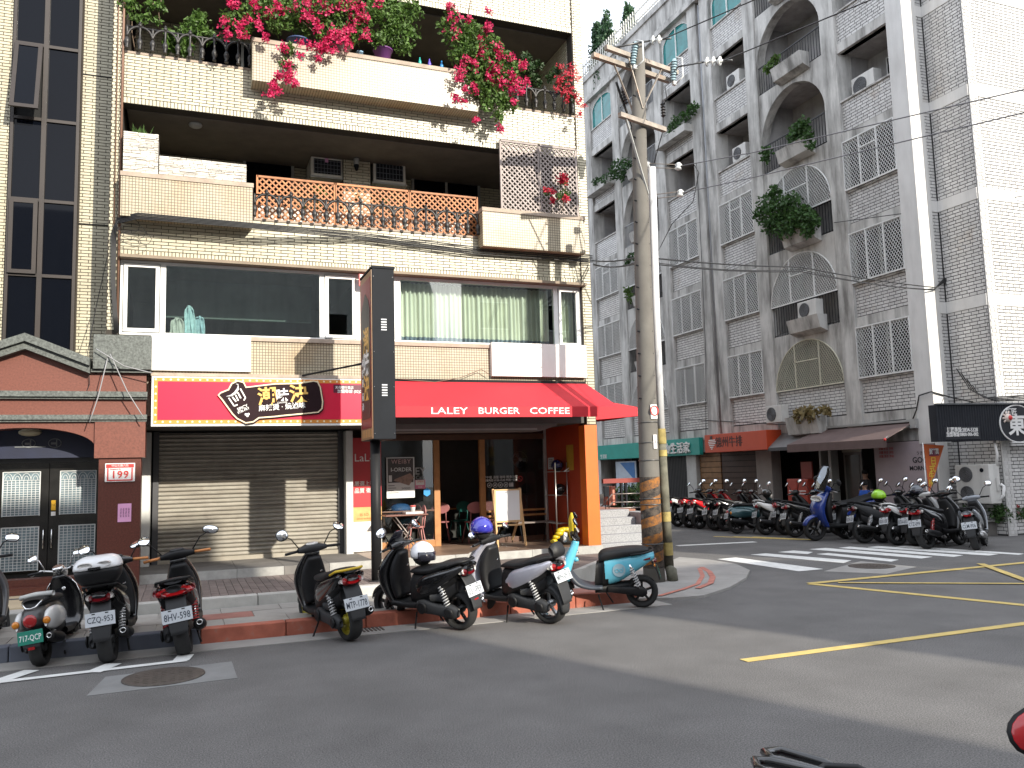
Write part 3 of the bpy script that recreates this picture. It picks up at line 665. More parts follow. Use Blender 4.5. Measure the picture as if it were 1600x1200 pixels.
q = MB(); q.box(-2.7,-2.58,14.3,14.4,.5,2.3); q.box(-1.17,-1.08,14.3,14.4,.5,2.3); q.box(-2.58,-1.17,14.3,14.4,2.14,2.3); mk('door_frame', q, mat('steel_frame', (.07,.07,.07), .3, metal=.6), t)
q = MB(); q.box(-3.1,-1.08,14.36,14.44,.4,3.4); mk('door_backing', q, black, t)
navy = mat('navy_panel', (.008,.012,.035), .5, var=.2); deco = mat('pale_relief', (.16,.17,.18), .6)
q = MB(); q.box(-3.0,-1.1,14.0,14.03,2.2,2.62); tr = mk('transom_panel', q, navy, t)
for c in (-2.12, -1.78):
    q = MB(); q.tube([(c+.085*cos(k*pi/8), 13.995, 2.42+.065*sin(k*pi/8)) for k in range(17)], .006, 5); q.box(c-.05,c+.02,13.99,13.998,2.40,2.43); q.box(c+.015,c+.03,13.99,13.998,2.37,2.47)
    mk('relief', q, deco, tr)
q = MB(); q.box(-2.3,-1.9,13.99,13.998,2.36,2.375); mk('relief', q, deco, tr)
q = MB(); q.sphere((-2.1,13.95,2.58), .11, 14, 8, (1.4,1,.55)); solo('porch_lamp', q, mat('opal_glass', (.45,.42,.30), .3), (-2.1,13.95,2.58), 'cream dome ceiling lamp under the porch arch', 'lamp')
# number plate and notices
t = thing('house_number_sign', 'white and red house number 199 plate on the red granite pillar', 'sign', (-.86,13.485,1.95))
redp = mat('sign_red', (.62,.05,.045), .4, var=.05); wht = mat('sign_white', (.78,.77,.75), .4, var=.04)
q = MB(); q.box(-1.06,-.66,13.475,13.49,1.82,2.09); bev(mk('plate', q, wht, t), .006)
q = MB(); q.box(-1.045,-.675,13.470,13.474,2.025,2.078); q.box(-1.03,-1.012,13.470,13.474,1.84,2.02); q.box(-.708,-.69,13.470,13.474,1.84,2.02); q.box(-1.03,-.69,13.4695,13.473,1.835,1.851); mk('border', q, redp, t)
lettering(t, '199', .15, (-.86,13.468,1.92), FRONT, redp, bold=.012, space=1.1)
lettering(t, '中山北路六段', .038, (-.86,13.467,2.052), FRONT, wht); lettering(t, 'Zhongshan N. Rd.', .02, (-.92,13.468,2.005), FRONT, redp)
q = MB(); q.box(-.88,-.70,13.492,13.497,1.235,1.50); t = solo('pink_notice', q, mat('pink_paper', (.72,.36,.58), .8, var=.05), (-.79,13.495,1.235), 'pink paper notice taped on the red granite pillar', 'notice')
for i in range(4): lettering(t, '招租 電話 洽詢', .02, (-.735-.035*i,13.490,1.37), (V(0,0,-1), V(1,0,0)), mat('ink', (.12,.05,.12), .8), ext=.0005)
q = MB(); q.box(-1.845,-1.785,14.305,14.318,1.42,1.57); t = solo('yellow_sticker', q, mat('yellow_sticker', (.75,.42,.02), .5), (-1.815,14.31,1.42), 'yellow warning sticker on the dark entrance door', 'sticker')
lettering(t, '小心', .05, (-1.815,14.303,1.50), FRONT, mat('ink_dark', (.05,.03,.02), .8), ext=.0005)
q = MB(); q.box(-1.845,-1.785,14.305,14.318,1.34,1.40); solo('white_sticker', q, wht, (-1.815,14.31,1.34), 'small white sticker under the yellow sticker on the door', 'sticker')
# ================================================================ red shop sign over the shutter
redS = mat('sign_red_vinyl', (.62,.012,.05), .35, var=.04); orangeS = mat('sign_orange_border', (.66,.26,.045), .4, var=.05)
bulbm = mat('bulb_dot', (.85,.74,.50), .4, var=0); blk = mat('sign_black', (.022,.010,.012), .6, var=.1, spec=.12); gold = mat('sign_gold', (.72,.42,.10), .4, var=.05)
T_ = thing('shop_sign', 'long red shop sign with bulb-dotted orange border and black plaque above the shutter', 'shop sign', (1.15, 13.5, 2.63))
sx0, sx1, sz0, sz1, sy = -.455, 2.90, 2.63, 3.385, 13.50
q = MB(); q.box(sx0,sx1,sy,sy+.14,sz0,sz1); mk('case', q, white_fr, T_)
q = MB(); q.box(sx0+.03,sx1,sy-.006,sy-.001,sz0+.035,sz1-.02); mk('border', q, orangeS, T_)
q = MB(); q.box(sx0+.085,sx1,sy-.010,sy-.0065,sz0+.095,sz1-.075); mk('face', q, redS, T_)
q = MB()
for i in range(33):
    x = sx0+.057+i*.104
    for z in (sz0+.066, sz1-.047): q.lathe([(.0155,0),(.0155,.002)], (x,sy-.006,z), (0,-1,0), 12, False)
for i in range(1,6):
    q.lathe([(.0155,0),(.0155,.002)], (sx0+.057,sy-.006,sz0+.066+i*.106), (0,-1,0), 12, False)
mk('bulb_dots', q, bulbm, T_)
# the black plaque, traced on the sign's own plane
def zs(x, y): p = on_y(230+x/8, 580+y/8, sy-.03); return (p.x, p.z)
def zr(x, y): p = on_y(440+x/8, 540+y/8, sy-.03); return (p.x, p.z)
outl = [zs(880,300),zs(910,265),zs(1010,225),zs(1050,150),zs(1130,112),zs(1210,135),zs(1240,195),zs(1600,150),zr(200,465),zr(400,435),zr(455,450),zr(490,520),zr(520,700),zr(510,790),zr(460,840),zr(0,885),zs(1600,575),zs(1400,590),zs(1330,640),zs(1230,655),zs(1120,600),zs(1060,540),zs(930,360)]
ox = sum(p[0] for p in outl)/len(outl); oz = sum(p[1] for p in outl)/len(outl)
q = MB(); q.prism([(x+.014,z-.016) for x, z in outl], (0,sy-.034,0),(1,0,0),(0,0,1),(0,.022,0)); mk('plaque_shadow_board', q, blk, T_)
q = MB(); q.prism(outl, (0,sy-.045,0),(1,0,0),(0,0,1),(0,.032,0)); pl = mk('plaque', q, mat('sign_cream', (.80,.66,.45), .4, var=.1), T_)
def inset(poly, d):
    n = len(poly); out = []
    for i in range(n):
        a, b_, c = Vector(poly[i-1]), Vector(poly[i]), Vector(poly[(i+1) % n]); e1 = (b_-a).normalized(); e2 = (c-b_).normalized()
        n1 = Vector((e1.y,-e1.x)); n2 = Vector((e2.y,-e2.x)); nn = (n1+n2); nn = nn.normalized()
        out.append((b_.x+nn.x*d, b_.y+nn.y*d))
    return out
sgn = 1 if sum(outl[i][0]*outl[(i+1)%len(outl)][1]-outl[(i+1)%len(outl)][0]*outl[i][1] for i in range(len(outl))) < 0 else -1
q = MB(); q.prism(inset(outl, .022*sgn), (0,sy-.048,0),(1,0,0),(0,0,1),(0,.01,0)); mk('plaque_face', q, blk, pl)
ty = sy-.050; tilt = radians(4.5); AX = (V(cos(tilt),0,sin(tilt)), V(-sin(tilt),0,cos(tilt)))
p_ = on_y(418,621,ty); lettering(pl, '潮', .30, p_, AX, gold, bold=.022); p_ = on_y(441,618.5,ty); lettering(pl, '味', .215, p_, AX, wht, bold=.022); p_ = on_y(467,616.5,ty); lettering(pl, '決', .30, p_, AX, gold, bold=.022)
p_ = on_y(441,629,ty); lettering(pl, 'CIAOWEI', .036, p_, AX, wht, bold=.01)
p_ = on_y(441,636,ty); lettering(pl, '麻辣燙 · 燒滷味', .105, p_, AX, wht, bold=.014)
t2 = radians(25); AX2 = (V(cos(t2),0,sin(t2)), V(-sin(t2),0,cos(t2)))
p_ = on_y(379,637,ty); lettering(pl, 'SPICY', .066, p_, AX2, wht, bold=.02); p_ = on_y(380.5,641.5,ty); lettering(pl, 'STIR-FRY', .048, p_, AX2, wht, bold=.02)
# emblem: curved pepper over a pot of strokes, little cloud below
q = MB(); c = on_y(368,617,ty)
def el2(a, b): return c + AX2[0]*a + AX2[1]*b
q.tube([el2(-.135,.035),el2(-.06,.015),el2(.01,.03),el2(.07,.07),el2(.095,.11)], [.004,.016,.022,.018,.006], 8); q.tube([el2(.09,.10),el2(.10,.135),el2(.075,.15)], .006, 6)
for a0, b0, a1, b1, w in ((-.11,.0,-.09,-.15,.02),(-.09,-.15,-.035,-.15,.02),(-.055,-.01,-.035,-.10,.022),(.0,.0,.0,-.10,.02),(.045,.02,.05,-.08,.022),(.105,.06,.115,-.10,.02),(.115,-.10,.075,-.13,.02)): q.bar(el2(a0,b0), el2(a1,b1), .004, w, up=AX2[1].cross(V(0,1,0)) if abs(b1-b0) > .05 else AX2[1])
cc = on_y(386,648,ty)
for a, b_ in ((0,0),(.02,.008),(-.018,.004),(.006,-.018)): q.sphere(cc+V(a,0,b_), .02, 8, 6, (1,.15,1))
mk('emblem', q, wht, pl)
q = MB(); a, b_ = on_y(521,601,sy-.012), on_y(569,614,sy-.012); q.box(a.x, 2.88, sy-.014, sy-.0105, b_.z, a.z); ip = mk('info_plate', q, mat('plum_plate', (.10,.012,.03), .4), T_)
p_ = on_y(535,606,sy); lettering(ip, '天母德行東店', .05, (p_.x+.03,sy-.0155,p_.z), FRONT, wht, bold=.01, ext=.001)
lettering(ip, '加盟專線 (02)2991', .062, (p_.x+.16,sy-.0155,p_.z-.062), FRONT, wht, bold=.014, ext=.001)
# ================================================================ vertical box sign on a post
T_ = thing('vertical_sign', 'tall black box sign on a post, vented edge towards the road', 'sign', (2.60, 12.0, .3))
vx0, vx1, vy0, vy1, vz0, vz1 = 2.475, 2.795, 11.52, 12.34, 2.31, 4.76
blackp = mat('black_sheet', (.012,.014,.018), .6, var=.15, vs=2, spec=.12); dkred = mat('sign_dark_red', (.24,.028,.035), .3, var=.08)
q = MB(); q.box(vx0,vx1,vy0,vy1,vz0,vz1); bev(mk('box', q, blackp, T_), .006)
q = MB(); q.box(vx0-.012,vx1+.012,vy0-.012,vy1+.012,vz1,vz1+.03); q.lathe([(.05,0),(.05,.05)], (2.62,11.95,vz1+.03), n=12); mk('lid', q, blackp, T_)
q = MB()
for z in (3.86, 2.92):
    for k in range(5): q.box(2.60,2.68,vy0-.004,vy0-.001,z+k*.037,z+k*.037+.018)
mk('vent', q, mat('vent_white', (.5,.52,.55), .4), T_)
q = MB()
for x in (vx0+.02, vx1-.02):
    for z in (vz0+.08, 3.05, 3.55, vz1-.12): q.lathe([(.008,0),(.006,.005)], (x,vy0-.001,z), (0,-1,0), 8)
mk('rivets', q, MATS['chrome'], T_)
fx = vx0-.003
q = MB(); q.box(fx-.006,fx,vy0+.01,vy1-.01,vz0+.01,vz1-.02); fc = mk('print_frame', q, mat('print_frame', (.30,.17,.09), .35), T_)
q = MB(); q.box(fx-.009,fx-.0065,vy0+.06,vy1-.06,vz0+.17,vz1-.11); mk('print', q, dkred, fc)
q = MB(); yc = (vy0+vy1)/2; pts = [(-.26,0),(.26,0),(.30,.1),(.30,1.55),(.2,1.72),(-.02,1.85),(-.3,1.6)]
q.prism([(a, b_) for a, b_ in pts], (fx-.0095,yc,2.62),(0,-1,0),(0,0,1),(-.004,0,0)); mk('print_plaque', q, mat('print_plaque', (.045,.035,.03), .35), fc)
for s_, z, m_ in (('潮',3.73,gold),('味',3.40,wht),('決',3.05,gold)): lettering(fc, s_, .40, (fx-.0145,yc-.03,z), WEST, m_, bold=.02, ext=.001)
for s_, z in (('麻',3.45),('辣',3.3),('燙',3.15),('燒',2.95),('滷',2.8)): lettering(fc, s_, .13, (fx-.0145,yc+.22,z), WEST, wht, bold=.01, ext=.001)
q = MB()
for k in range(6): q.box(fx-.009,fx-.0062,vy0+.07+k*.115,vy0+.12+k*.115,vz0+.04,vz0+.15)
for k in range(26):
    for y in (vy0+.035, vy1-.035): q.box(fx-.0095,fx-.0062,y-.006,y+.006,2.7+k*.075,2.74+k*.075)
mk('print_stripes', q, mat('print_dots', (.55,.30,.12), .4), fc, kind='stuff')
q = MB(); q.tube([(2.60,12.0,.29),(2.60,12.0,2.33)], .075, 16); q.lathe([(.12,0),(.12,.02)], (2.6,12.0,.295), n=16); mk('post', q, mat('black_post', (.016,.016,.017), .5, spec=.2, var=.2), T_)
q = MB(); q.tube([on_y(467,588,13.66), V(2.48,12.2,3.47)], .016, 8); q.obox(on_y(467,588,13.68),(.1,0,0),(0,.03,0),(0,0,.05)); mk('stay_rod', q, blackp, T_)
# ================================================================ red awning
redA = mat('red_awning_cloth', (.56,.018,.030), .7, var=.05, vs=1.2, streak=.25, grime=(.33,.012,.02), sscale=(.8,2,.8), bump=.1, bs=200)
T_ = thing('shop_awning', 'red canvas awning lettered LALEY BURGER COFFEE over the corner shop', 'awning', (5.0, 13.6, 2.7))
ay, fy = 13.60, 12.90; za, zf, zv = 3.37, 2.895, 2.715; xl, xr, xc = 2.95, 6.88, 7.14
q = MB(); tk = .012
def slab(a, b_, c, d, t): # thin sheet with thickness t downwards
    a, b_, c, d = map(Vector, (a, b_, c, d)); dn = V(0,0,-t); q.add([a,b_,c,d,a+dn,b_+dn,c+dn,d+dn],[(0,1,2,3),(7,6,5,4),(0,4,5,1),(1,5,6,2),(2,6,7,3),(3,7,4,0)])
slab((xl,fy,zf),(xc,fy,zf),(xr,ay,za),(xl,ay,za),tk); mk('slope', q, redA, T_)
q = MB(); q.box(xl,xc-.002,fy-.008,fy+.004,zv,zf-.002); val = mk('valance', q, redA, T_)
q = MB(); q.add([(xl,fy,zf-.02),(xl,fy,zv),(xl,ay,zv),(xl,ay,za-.02)],[(0,1,2,3)]); mk('end_cloth', q, redA, T_)
q = MB(); q.box(xl,6.88,13.62,13.70,3.355,3.42); mk('head_rail', q, black, T_)
yv = fy-.010; k = (.62,.025,.035)
for w_, x0, x1 in (('LALEY',674,731),('BURGER',748,812),('COFFEE',828,890)):
    a, b_ = on_y(x0,642,yv), on_y(x1,641.3,yv); o = lettering(val, w_, .152, (0,0,0), FRONT, wht, bold=.006, ext=.0012)
    xs = [v.co.x for v in o.data.vertices]; zs_ = [v.co.z for v in o.data.vertices]; s_ = (b_.x-a.x)/(max(xs)-min(xs)); 
    for v in o.data.vertices:
        v.co.x = a.x+(v.co.x-min(xs))*s_-ORG[val.name][0]; v.co.z = v.co.z-(max(zs_)+min(zs_))/2+(a.z+b_.z)/2-ORG[val.name][2]; v.co.y = yv-.0005-ORG[val.name][1]+(v.co.y+ORG[val.name][1])*1
T2 = thing('side_awning', 'shorter bright red awning along the side wall, its end beside the utility pole', 'awning', (7.5, 13.8, 2.7))
ex, ey = on_y(996,636,13.75), on_y(996,650,13.75)
q = MB(); q.prism([(7.125,3.10),(ex.x,ex.z),(ex.x,ey.z),(7.125,2.72)], (0,13.75,0),(1,0,0),(0,0,1),(0,.01,0)); mk('end_cloth', q, redA, T2)
q = MB(); slab((7.125,13.76,3.10),(ex.x,13.76,ex.z),(ex.x,19,ex.z),(7.125,19,3.10),.012); mk('slope', q, redA, T2)
q = MB(); q.box(ex.x-.008,ex.x,13.762,19,ey.z,ex.z-.014); mk('valance', q, redA, T2)
# rail case under the awning
q = MB(); q.box(3.0,6.0,13.80,14.15,2.52,2.66); q.prism([(6.0,2.52),(6.35,2.62),(6.35,2.66),(6.0,2.66)], (0,13.8,0),(1,0,0),(0,0,1),(0,.35,0)); solo('awning_case', q, mat('brown_grey_case', (.15,.13,.12), .6), (4.5,13.8,2.52), 'long brown-grey awning case under the red awning', 'awning case')
q = MB(); q.box(3.0,5.95,13.79,13.80,2.545,2.575); solo('awning_case_trim', q, mat('trim_grey', (.3,.29,.27), .5), (4.5,13.79,2.54), 'pale trim strip along the awning case', 'trim')
# ================================================================ shop front (timber frame and glass)
wood = mat('orange_timber', (.42,.19,.065), .5, var=.18, vs=7, bump=.1, bs=40); woodd = mat('dark_timber', (.10,.045,.025), .55, var=.2, vs=7)
T_ = thing('storefront', 'timber framed glass front of the corner burger shop', 'shop front', (5.1, 15.5, .43)); fyy = 15.45
def tb(name, x0, x1, z0, z1, m=wood, y0=fyy, y1=fyy+.09): q = MB(); q.box(x0,x1,y0,y1,z0,z1); return bev(mk(name, q, m, T_), .006)
tb('post', 4.48,4.60,.43,2.56); tb('post', 5.42,5.53,.43,2.56); tb('post', 3.40,3.44,.43,2.56, woodd); tb('post', 6.80,6.858,.43,2.66, mat('pale_post', (.45,.43,.42), .5))
tb('sill', 3.44,4.48,.43,.56); tb('sill', 5.53,6.80,.43,.53, woodd); tb('lintel', 3.40,6.80,2.45,2.56, woodd, fyy-.01, fyy+.10); tb('header', 3.40,6.80,2.565,2.66, mat('header_dark', (.05,.015,.012), .5))
tb('rail', 5.53,6.80,1.02,1.06); tb('rail', 5.53,6.80,.92,.96); tb('rail', 3.44,4.48,1.10,1.13, woodd)
sg = glass('shop_glass', (.75,.78,.78), .0)
for x0, x1, z0 in ((3.44,4.48,.56),(5.53,6.80,.53)): q = MB(); q.box(x0,x1,fyy+.035,fyy+.043,z0,2.45); mk('pane', q, sg, T_)
q = MB(); q.box(3.41,6.84,15.56,17.3,.425,.433); mk('floor', q, mat('shop_floor', (.10,.06,.045), .5, var=.2), T_)
# window lettering
t = lettering(T_, '早午餐 漢堡 咖啡 輕食沙拉', .062, (5.86,fyy+.03,1.70), FRONT, wht, ext=.001); lettering(T_, '營業時間 07:00-15:00 每週一公休', .05, (5.86,fyy+.03,1.64), FRONT, wht, bold=.008, ext=.001)
for i in range(5):
    x = 5.62+i*.115; q = MB(); ring = [(x+.045*cos(k*pi/10), fyy+.03, 1.55+.045*sin(k*pi/10)) for k in range(21)]
    if i < 4: q.tube(ring, .005, 5); q.bar((x-.02,fyy+.03,1.53),(x+.02,fyy+.03,1.57),.006,.006); q.box(x-.016,x+.014,fyy+.028,fyy+.032,1.535,1.56)
    else:
        for dx in (-.03,0,.03): q.box(x+dx-.011,x+dx+.011,fyy+.028,fyy+.032,1.51,1.575); q.box(x+dx-.006,x+dx+.006,fyy+.028,fyy+.032,1.578,1.592)
    mk('pictogram', q, wht, T_)
q = MB(); x = 6.27; q.tube([(x+.05*cos(k*pi/10), fyy+.03, 1.66+.05*sin(k*pi/10)) for k in range(21)], .007, 5); q.bar((x-.035,fyy+.03,1.695),(x+.035,fyy+.03,1.625),.006,.01); mk('no_entry_sticker', q, redp, T_)
lettering(T_, 'LALEY', .19, (4.06,fyy+.03,1.86), FRONT, mat('faint_white', (.42,.43,.42), .5), bold=.01, ext=.001); lettering(T_, 'Cafe', .1, (4.22,fyy+.03,1.74), FRONT, MATS['faint_white'], ext=.001)
# red panel with shop name left of the glass
T_ = thing('shop_name_board', 'red panel with LaLey lettering, wood print and white base beside the shop door', 'panel', (3.1, 15.25, .43))
for z0, z1, m_, nm in ((1.24,2.50,mat('panel_red', (.50,.028,.035), .45, var=.06),'red_board'),(.98,1.24,mat('panel_wood', (.62,.36,.13), .5, var=.2, vs=8),'wood_board'),(.44,.98,mat('panel_white', (.72,.70,.66), .5, var=.04),'white_board')):
    q = MB(); q.box(2.86,3.40,15.20,15.26,z0+.002,z1-.002); mk(nm, q, m_, T_)
lettering(T_, 'LaLey', .20, (2.90,15.195,2.13), FRONT, wht, ext=.001, align='LEFT', bold=.002); lettering(T_, '嚴選上等', .095, (2.90,15.195,1.66), FRONT, wht, ext=.001, align='LEFT', bold=.008); lettering(T_, '品質 衛生', .095, (2.90,15.195,1.53), FRONT, wht, ext=.001, align='LEFT', bold=.008)
lettering(T_, 'IS SO', .07, (3.08,15.195,1.10), FRONT, mat('print_red', (.6,.12,.03), .5), ext=.001); lettering(T_, 'GOOD BURGER', .04, (3.08,15.195,1.03), FRONT, MATS['print_red'], ext=.001)
# poster and stickers on the glass
T_ = thing('poster', 'white poster reading WEIBY I-ORDER with a phone picture on the shop glass', 'poster', (3.81,15.42,1.37))
q = MB(); q.box(3.55,4.09,15.425,15.435,1.37,2.135); mk('sheet', q, mat('poster_paper', (.70,.71,.70), .5, var=.03), T_)
q = MB(); q.box(3.575,4.065,15.420,15.424,1.66,2.115); mk('photo', q, mat('poster_photo', (.045,.035,.035), .4, var=.5, vs=9), T_)
lettering(T_, 'WEIBY', .115, (3.83,15.418,2.05), FRONT, mat('poster_rose', (.50,.33,.32), .5), bold=.01, ext=.001, space=1.15); lettering(T_, 'I-ORDER', .105, (3.83,15.418,1.90), FRONT, MATS['poster_paper'], bold=.012, ext=.001)
q = MB(); q.prism([(3.68,1.70),(3.98,1.60),(4.08,1.75),(4.0,1.83),(3.72,1.73)], (0,15.416,0),(1,0,0),(0,0,1),(0,.004,0)); ph = mk('phone_picture', q, mat('photo_skin', (.30,.19,.15), .5, var=.4, vs=14), T_)
q = MB(); q.box(3.59,3.65,15.417,15.42,1.68,1.80); mk('phone_icon', q, MATS['poster_paper'], T_)
lettering(T_, '349005', .06, (3.92,15.422,1.545), FRONT, mat('ink_grey', (.15,.15,.15), .8), ext=.0008); 
for i, w_ in enumerate((.12,.15,.10,.2)): q = MB(); q.box(3.58,3.58+w_,15.421,15.4245,1.60-i*.045,1.612-i*.045); mk('text_line', q, MATS['ink_grey'], T_)
q = MB(); q.box(4.10,4.30,15.428,15.436,1.53,1.70); t = solo('pink_sticker', q, mat('pink_sticker', (.70,.22,.35), .5, var=.05), (4.2,15.43,1.53), 'small pink and white OPEN sticker right of the poster', 'sticker')
q = MB(); q.box(4.11,4.28,15.424,15.427,1.60,1.695); mk('white_area', q, wht, t); lettering(t, 'OPEN', .05, (4.195,15.422,1.665), FRONT, MATS['print_red'], ext=.0006); lettering(t, '熊貓', .04, (4.195,15.422,1.56), FRONT, wht, ext=.0006)
q = MB(); q.prism([(4.33+.075*sin(k*pi/3), 1.46+.08*cos(k*pi/3)) for k in range(6)], (0,15.428,0),(1,0,0),(0,0,1),(0,.007,0)); solo('blue_sticker', q, mat('blue_sticker', (.02,.26,.62), .5), (4.33,15.43,1.46), 'blue hexagonal sticker on the shop glass', 'sticker')
# ================================================================ inside and in front of the shop
teal = mat('teal_metal', (.03,.42,.33), .4); rose = mat('rose_metal', (.42,.16,.16), .45, var=.05); rosed = mat('rose_seat', (.30,.11,.11), .5)
def chair(x, y, rz, m, lab):
    t = thing('cafe_chair', lab, 'chair', (0,0,0), 'cafe chairs')
    q = MB(); q.lathe([(.17,.44),(.19,.45),(.185,.47),(.05,.475)], n=20); mk('seat', q, m, t)
    q = MB(); vs = [( -.17, .21*sin(a)*1.0, .78+.13*cos(a)) for a in [k*pi/10 for k in range(20)]]; q.prism([(v[1], v[2]) for v in vs][::-1], (-.19,0,0),(0,1,0),(0,0,1),(.025,0,0)); bev(mk('backrest', q, m, t), .008)
    for a, b_ in ((-1,-1),(-1,1),(1,-1),(1,1)):
        q = MB(); q.tube([(a*.12,b_*.12,.45),(a*.19,b_*.19,0)], .012, 6); mk('leg', q, m, t)
    q = MB()
    for b_ in (-.12,.12): q.tube([(-.15,b_,.44),(-.185,b_,.72)], .011, 6)
    mk('back_support', q, m, t)
    t.location = (x,y,.434); t.rotation_euler = (0,0,rz); t.scale = (.88,)*3
chair(4.86,16.3,radians(70),rosed,'dusty rose chair inside the dark doorway'); chair(5.30,16.5,radians(110),mat('dark_teal', (.02,.13,.11), .4),'dark teal chair beside the rose chair in the doorway'); chair(5.38,15.85,radians(95),rose,'rose chair at the right jamb of the doorway')
chair(5.78,16.2,radians(80),rose,'rose chair behind the whiteboard easel'); chair(4.1,15.9,radians(200),rosed,'rose chair behind the glass left of the doorway')
t = thing('cafe_table', 'small square table inside the doorway behind the chairs', 'table', (5.2,16.9,.434))
q = MB(); q.box(4.9,5.5,16.6,17.2,1.06,1.09); mk('top', q, wood, t); q = MB(); q.tube([(5.2,16.9,.44),(5.2,16.9,1.06)], .03, 8); q.lathe([(.2,0),(.2,.02)], (5.2,16.9,.435)); mk('pedestal', q, blackp, t)
t = thing('folding_table', 'brown folding table with crossed metal legs in front of the shop glass', 'table', (3.75,14.7,.43))
tx0, tx1, ty0, ty1, tz = 3.34, 4.12, 14.62, 15.0, 1.07
q = MB(); q.box(tx0,tx1,ty0,ty1,tz,tz+.025); bev(mk('top', q, mat('table_brown', (.17,.07,.05), .4, var=.2, vs=6), t), .006)
for y in (14.66, 14.96):
    q = MB(); q.tube([(3.52,y,tz),(3.98,y-.02,.435)], .011, 6); mk('leg', q, mat('thin_metal', (.30,.26,.24), .4, metal=.5), t); q = MB(); q.tube([(3.98,y+.01,tz),(3.50,y,.435)], .011, 6); mk('leg', q, MATS['thin_metal'], t)
q = MB(); q.tube([(3.75,14.66,.76),(3.75,14.97,.76)], .009, 6); mk('crossbar', q, MATS['thin_metal'], t)
q = MB(); q.lathe([(.035,0),(.05,.105),(.052,.11)], (3.88,14.78,tz+.068), n=14); cup = solo('paper_cup', q, wht, (3.88,14.78,tz+.068), 'white paper cup with red rim on the white tray', 'cup')
q = MB(); q.lathe([(.0515,.085),(.0535,.108),(.045,.112)], (3.88,14.78,tz+.068), n=14); mk('rim', q, redp, cup)
q = MB(); q.box(3.72,4.05,14.68,14.92,tz+.026,tz+.066); bev(solo('tray', q, mat('tray_white', (.6,.6,.6), .5), (3.88,14.8,tz+.026), 'white tray on the brown folding table', 'tray'), .008)
chair(4.02,15.12,radians(175),mat('light_rose', (.45,.20,.19), .45),'rose metal chair drawn up to the folding table')
# person-free blue bag behind glass
q = MB(); q.sphere((3.88,15.72,1.16), .16, 14, 8, (1.25,.8,.7)); solo('blue_bag', q, mat('blue_bag', (.04,.16,.42), .6, var=.3, vs=9), (3.88,15.72,1.05), 'blue cloth bag behind the glass above the folding table', 'bag')
q = MB(); q.box(3.5,4.3,15.6,15.9,1.02,1.05); q.box(3.52,3.56,15.62,15.66,.44,1.02); q.box(4.24,4.28,15.62,15.66,.44,1.02); q.box(3.52,3.56,15.84,15.88,.44,1.02); q.box(4.24,4.28,15.84,15.88,.44,1.02); solo('window_counter', q, woodd, (3.9,15.75,.44), 'narrow dark counter behind the left shop glass', 'counter')
# easel with whiteboard
t = thing('whiteboard_easel', 'pale wooden easel holding a blank whiteboard', 'easel', (5.65,14.55,.43)); pale = mat('pale_pine', (.62,.40,.20), .5, var=.12, vs=9)
def ep(x, y, Y=14.55): p = on_y(560+x*300/1600, 660+y*225/1200, Y); return p
for (xa, ya, xb, yb_, yy) in ((1118,555,1145,985,14.45),(1340,545,1378,1030,14.45),(1330,815,1330,985,14.85),(1140,820,1122,930,14.85)):
    a, b_ = ep(xa,ya), ep(xb,yb_); b_.y = yy; b_.z = max(b_.z,.434) if yy > 14.6 else .434; q = MB(); q.bar(a, b_, .035, .03); mk('leg', q, pale, t)
a, b_ = ep(1125,560), ep(1350,810)
q = MB(); q.box(a.x+.03,b_.x-.02,14.515,14.53,b_.z,a.z-.01); mk('board', q, mat('whiteboard', (.80,.81,.83), .25, var=.02), t)
for x0, x1, z0, z1 in ((a.x-.005,a.x+.03,b_.z-.02,a.z),(b_.x-.02,b_.x+.015,b_.z-.02,a.z),(a.x+.03,b_.x-.02,b_.z-.035,b_.z),(a.x+.03,b_.x-.02,a.z-.025,a.z)): q = MB(); q.box(x0,x1,14.50,14.54,z0,z1); mk('frame', q, pale, t)
a, b_ = ep(1148,860), ep(1358,852); q = MB(); q.box(a.x,b_.x,14.50,14.53,a.z-.015,a.z+.015); mk('crossbar', q, pale, t)
# bench by the right window
t = thing('window_bench', 'dark slatted bench below the right shop window', 'bench', (6.4,15.2,.43))
q = MB(); q.box(6.0,6.78,15.0,15.3,.80,.825); mk('seat', q, mat('grey_wood', (.22,.18,.16), .6), t)
for x in (6.05,6.72):
    q = MB(); q.tube([(x,15.02,.8),(x+.06,15.02,.434)], .009, 6); mk('leg', q, blackp, t); q = MB(); q.tube([(x,15.28,.8),(x-.06,15.28,.434)], .009, 6); mk('leg', q, blackp, t)
# fan and worker-like clutter reflected in photo are inside: a wall fan
t = thing('wall_fan', 'round wall fan behind the right shop window', 'fan', (6.45,15.9,2.05))
q = MB(); q.lathe([(.16,-.03),(.17,0),(.16,.03)], (6.45,15.9,2.05), (0,-1,0), 20, cap=False); mk('cage', q, MATS['thin_metal'], t)
q = MB()
for k in range(10): q.tube([(6.45,15.88,2.05),(6.45+.16*cos(k*pi/5),15.88,2.05+.16*sin(k*pi/5))], .004, 4)
mk('grille', q, MATS['thin_metal'], t); q = MB(); q.sphere((6.45,15.87,2.05), .04, 10, 6); mk('hub', q, wht, t)
for k in range(3):
    q = MB(); a = k*2*pi/3; q.prism([(.03,-.02),(.14,-.06),(.15,.03),(.03,.02)], (6.45,15.91,2.05),(cos(a),0,sin(a)),(-sin(a),0,cos(a)),(0,.004,0)); mk('blade', q, mat('fan_blade', (.3,.34,.36), .3), t)
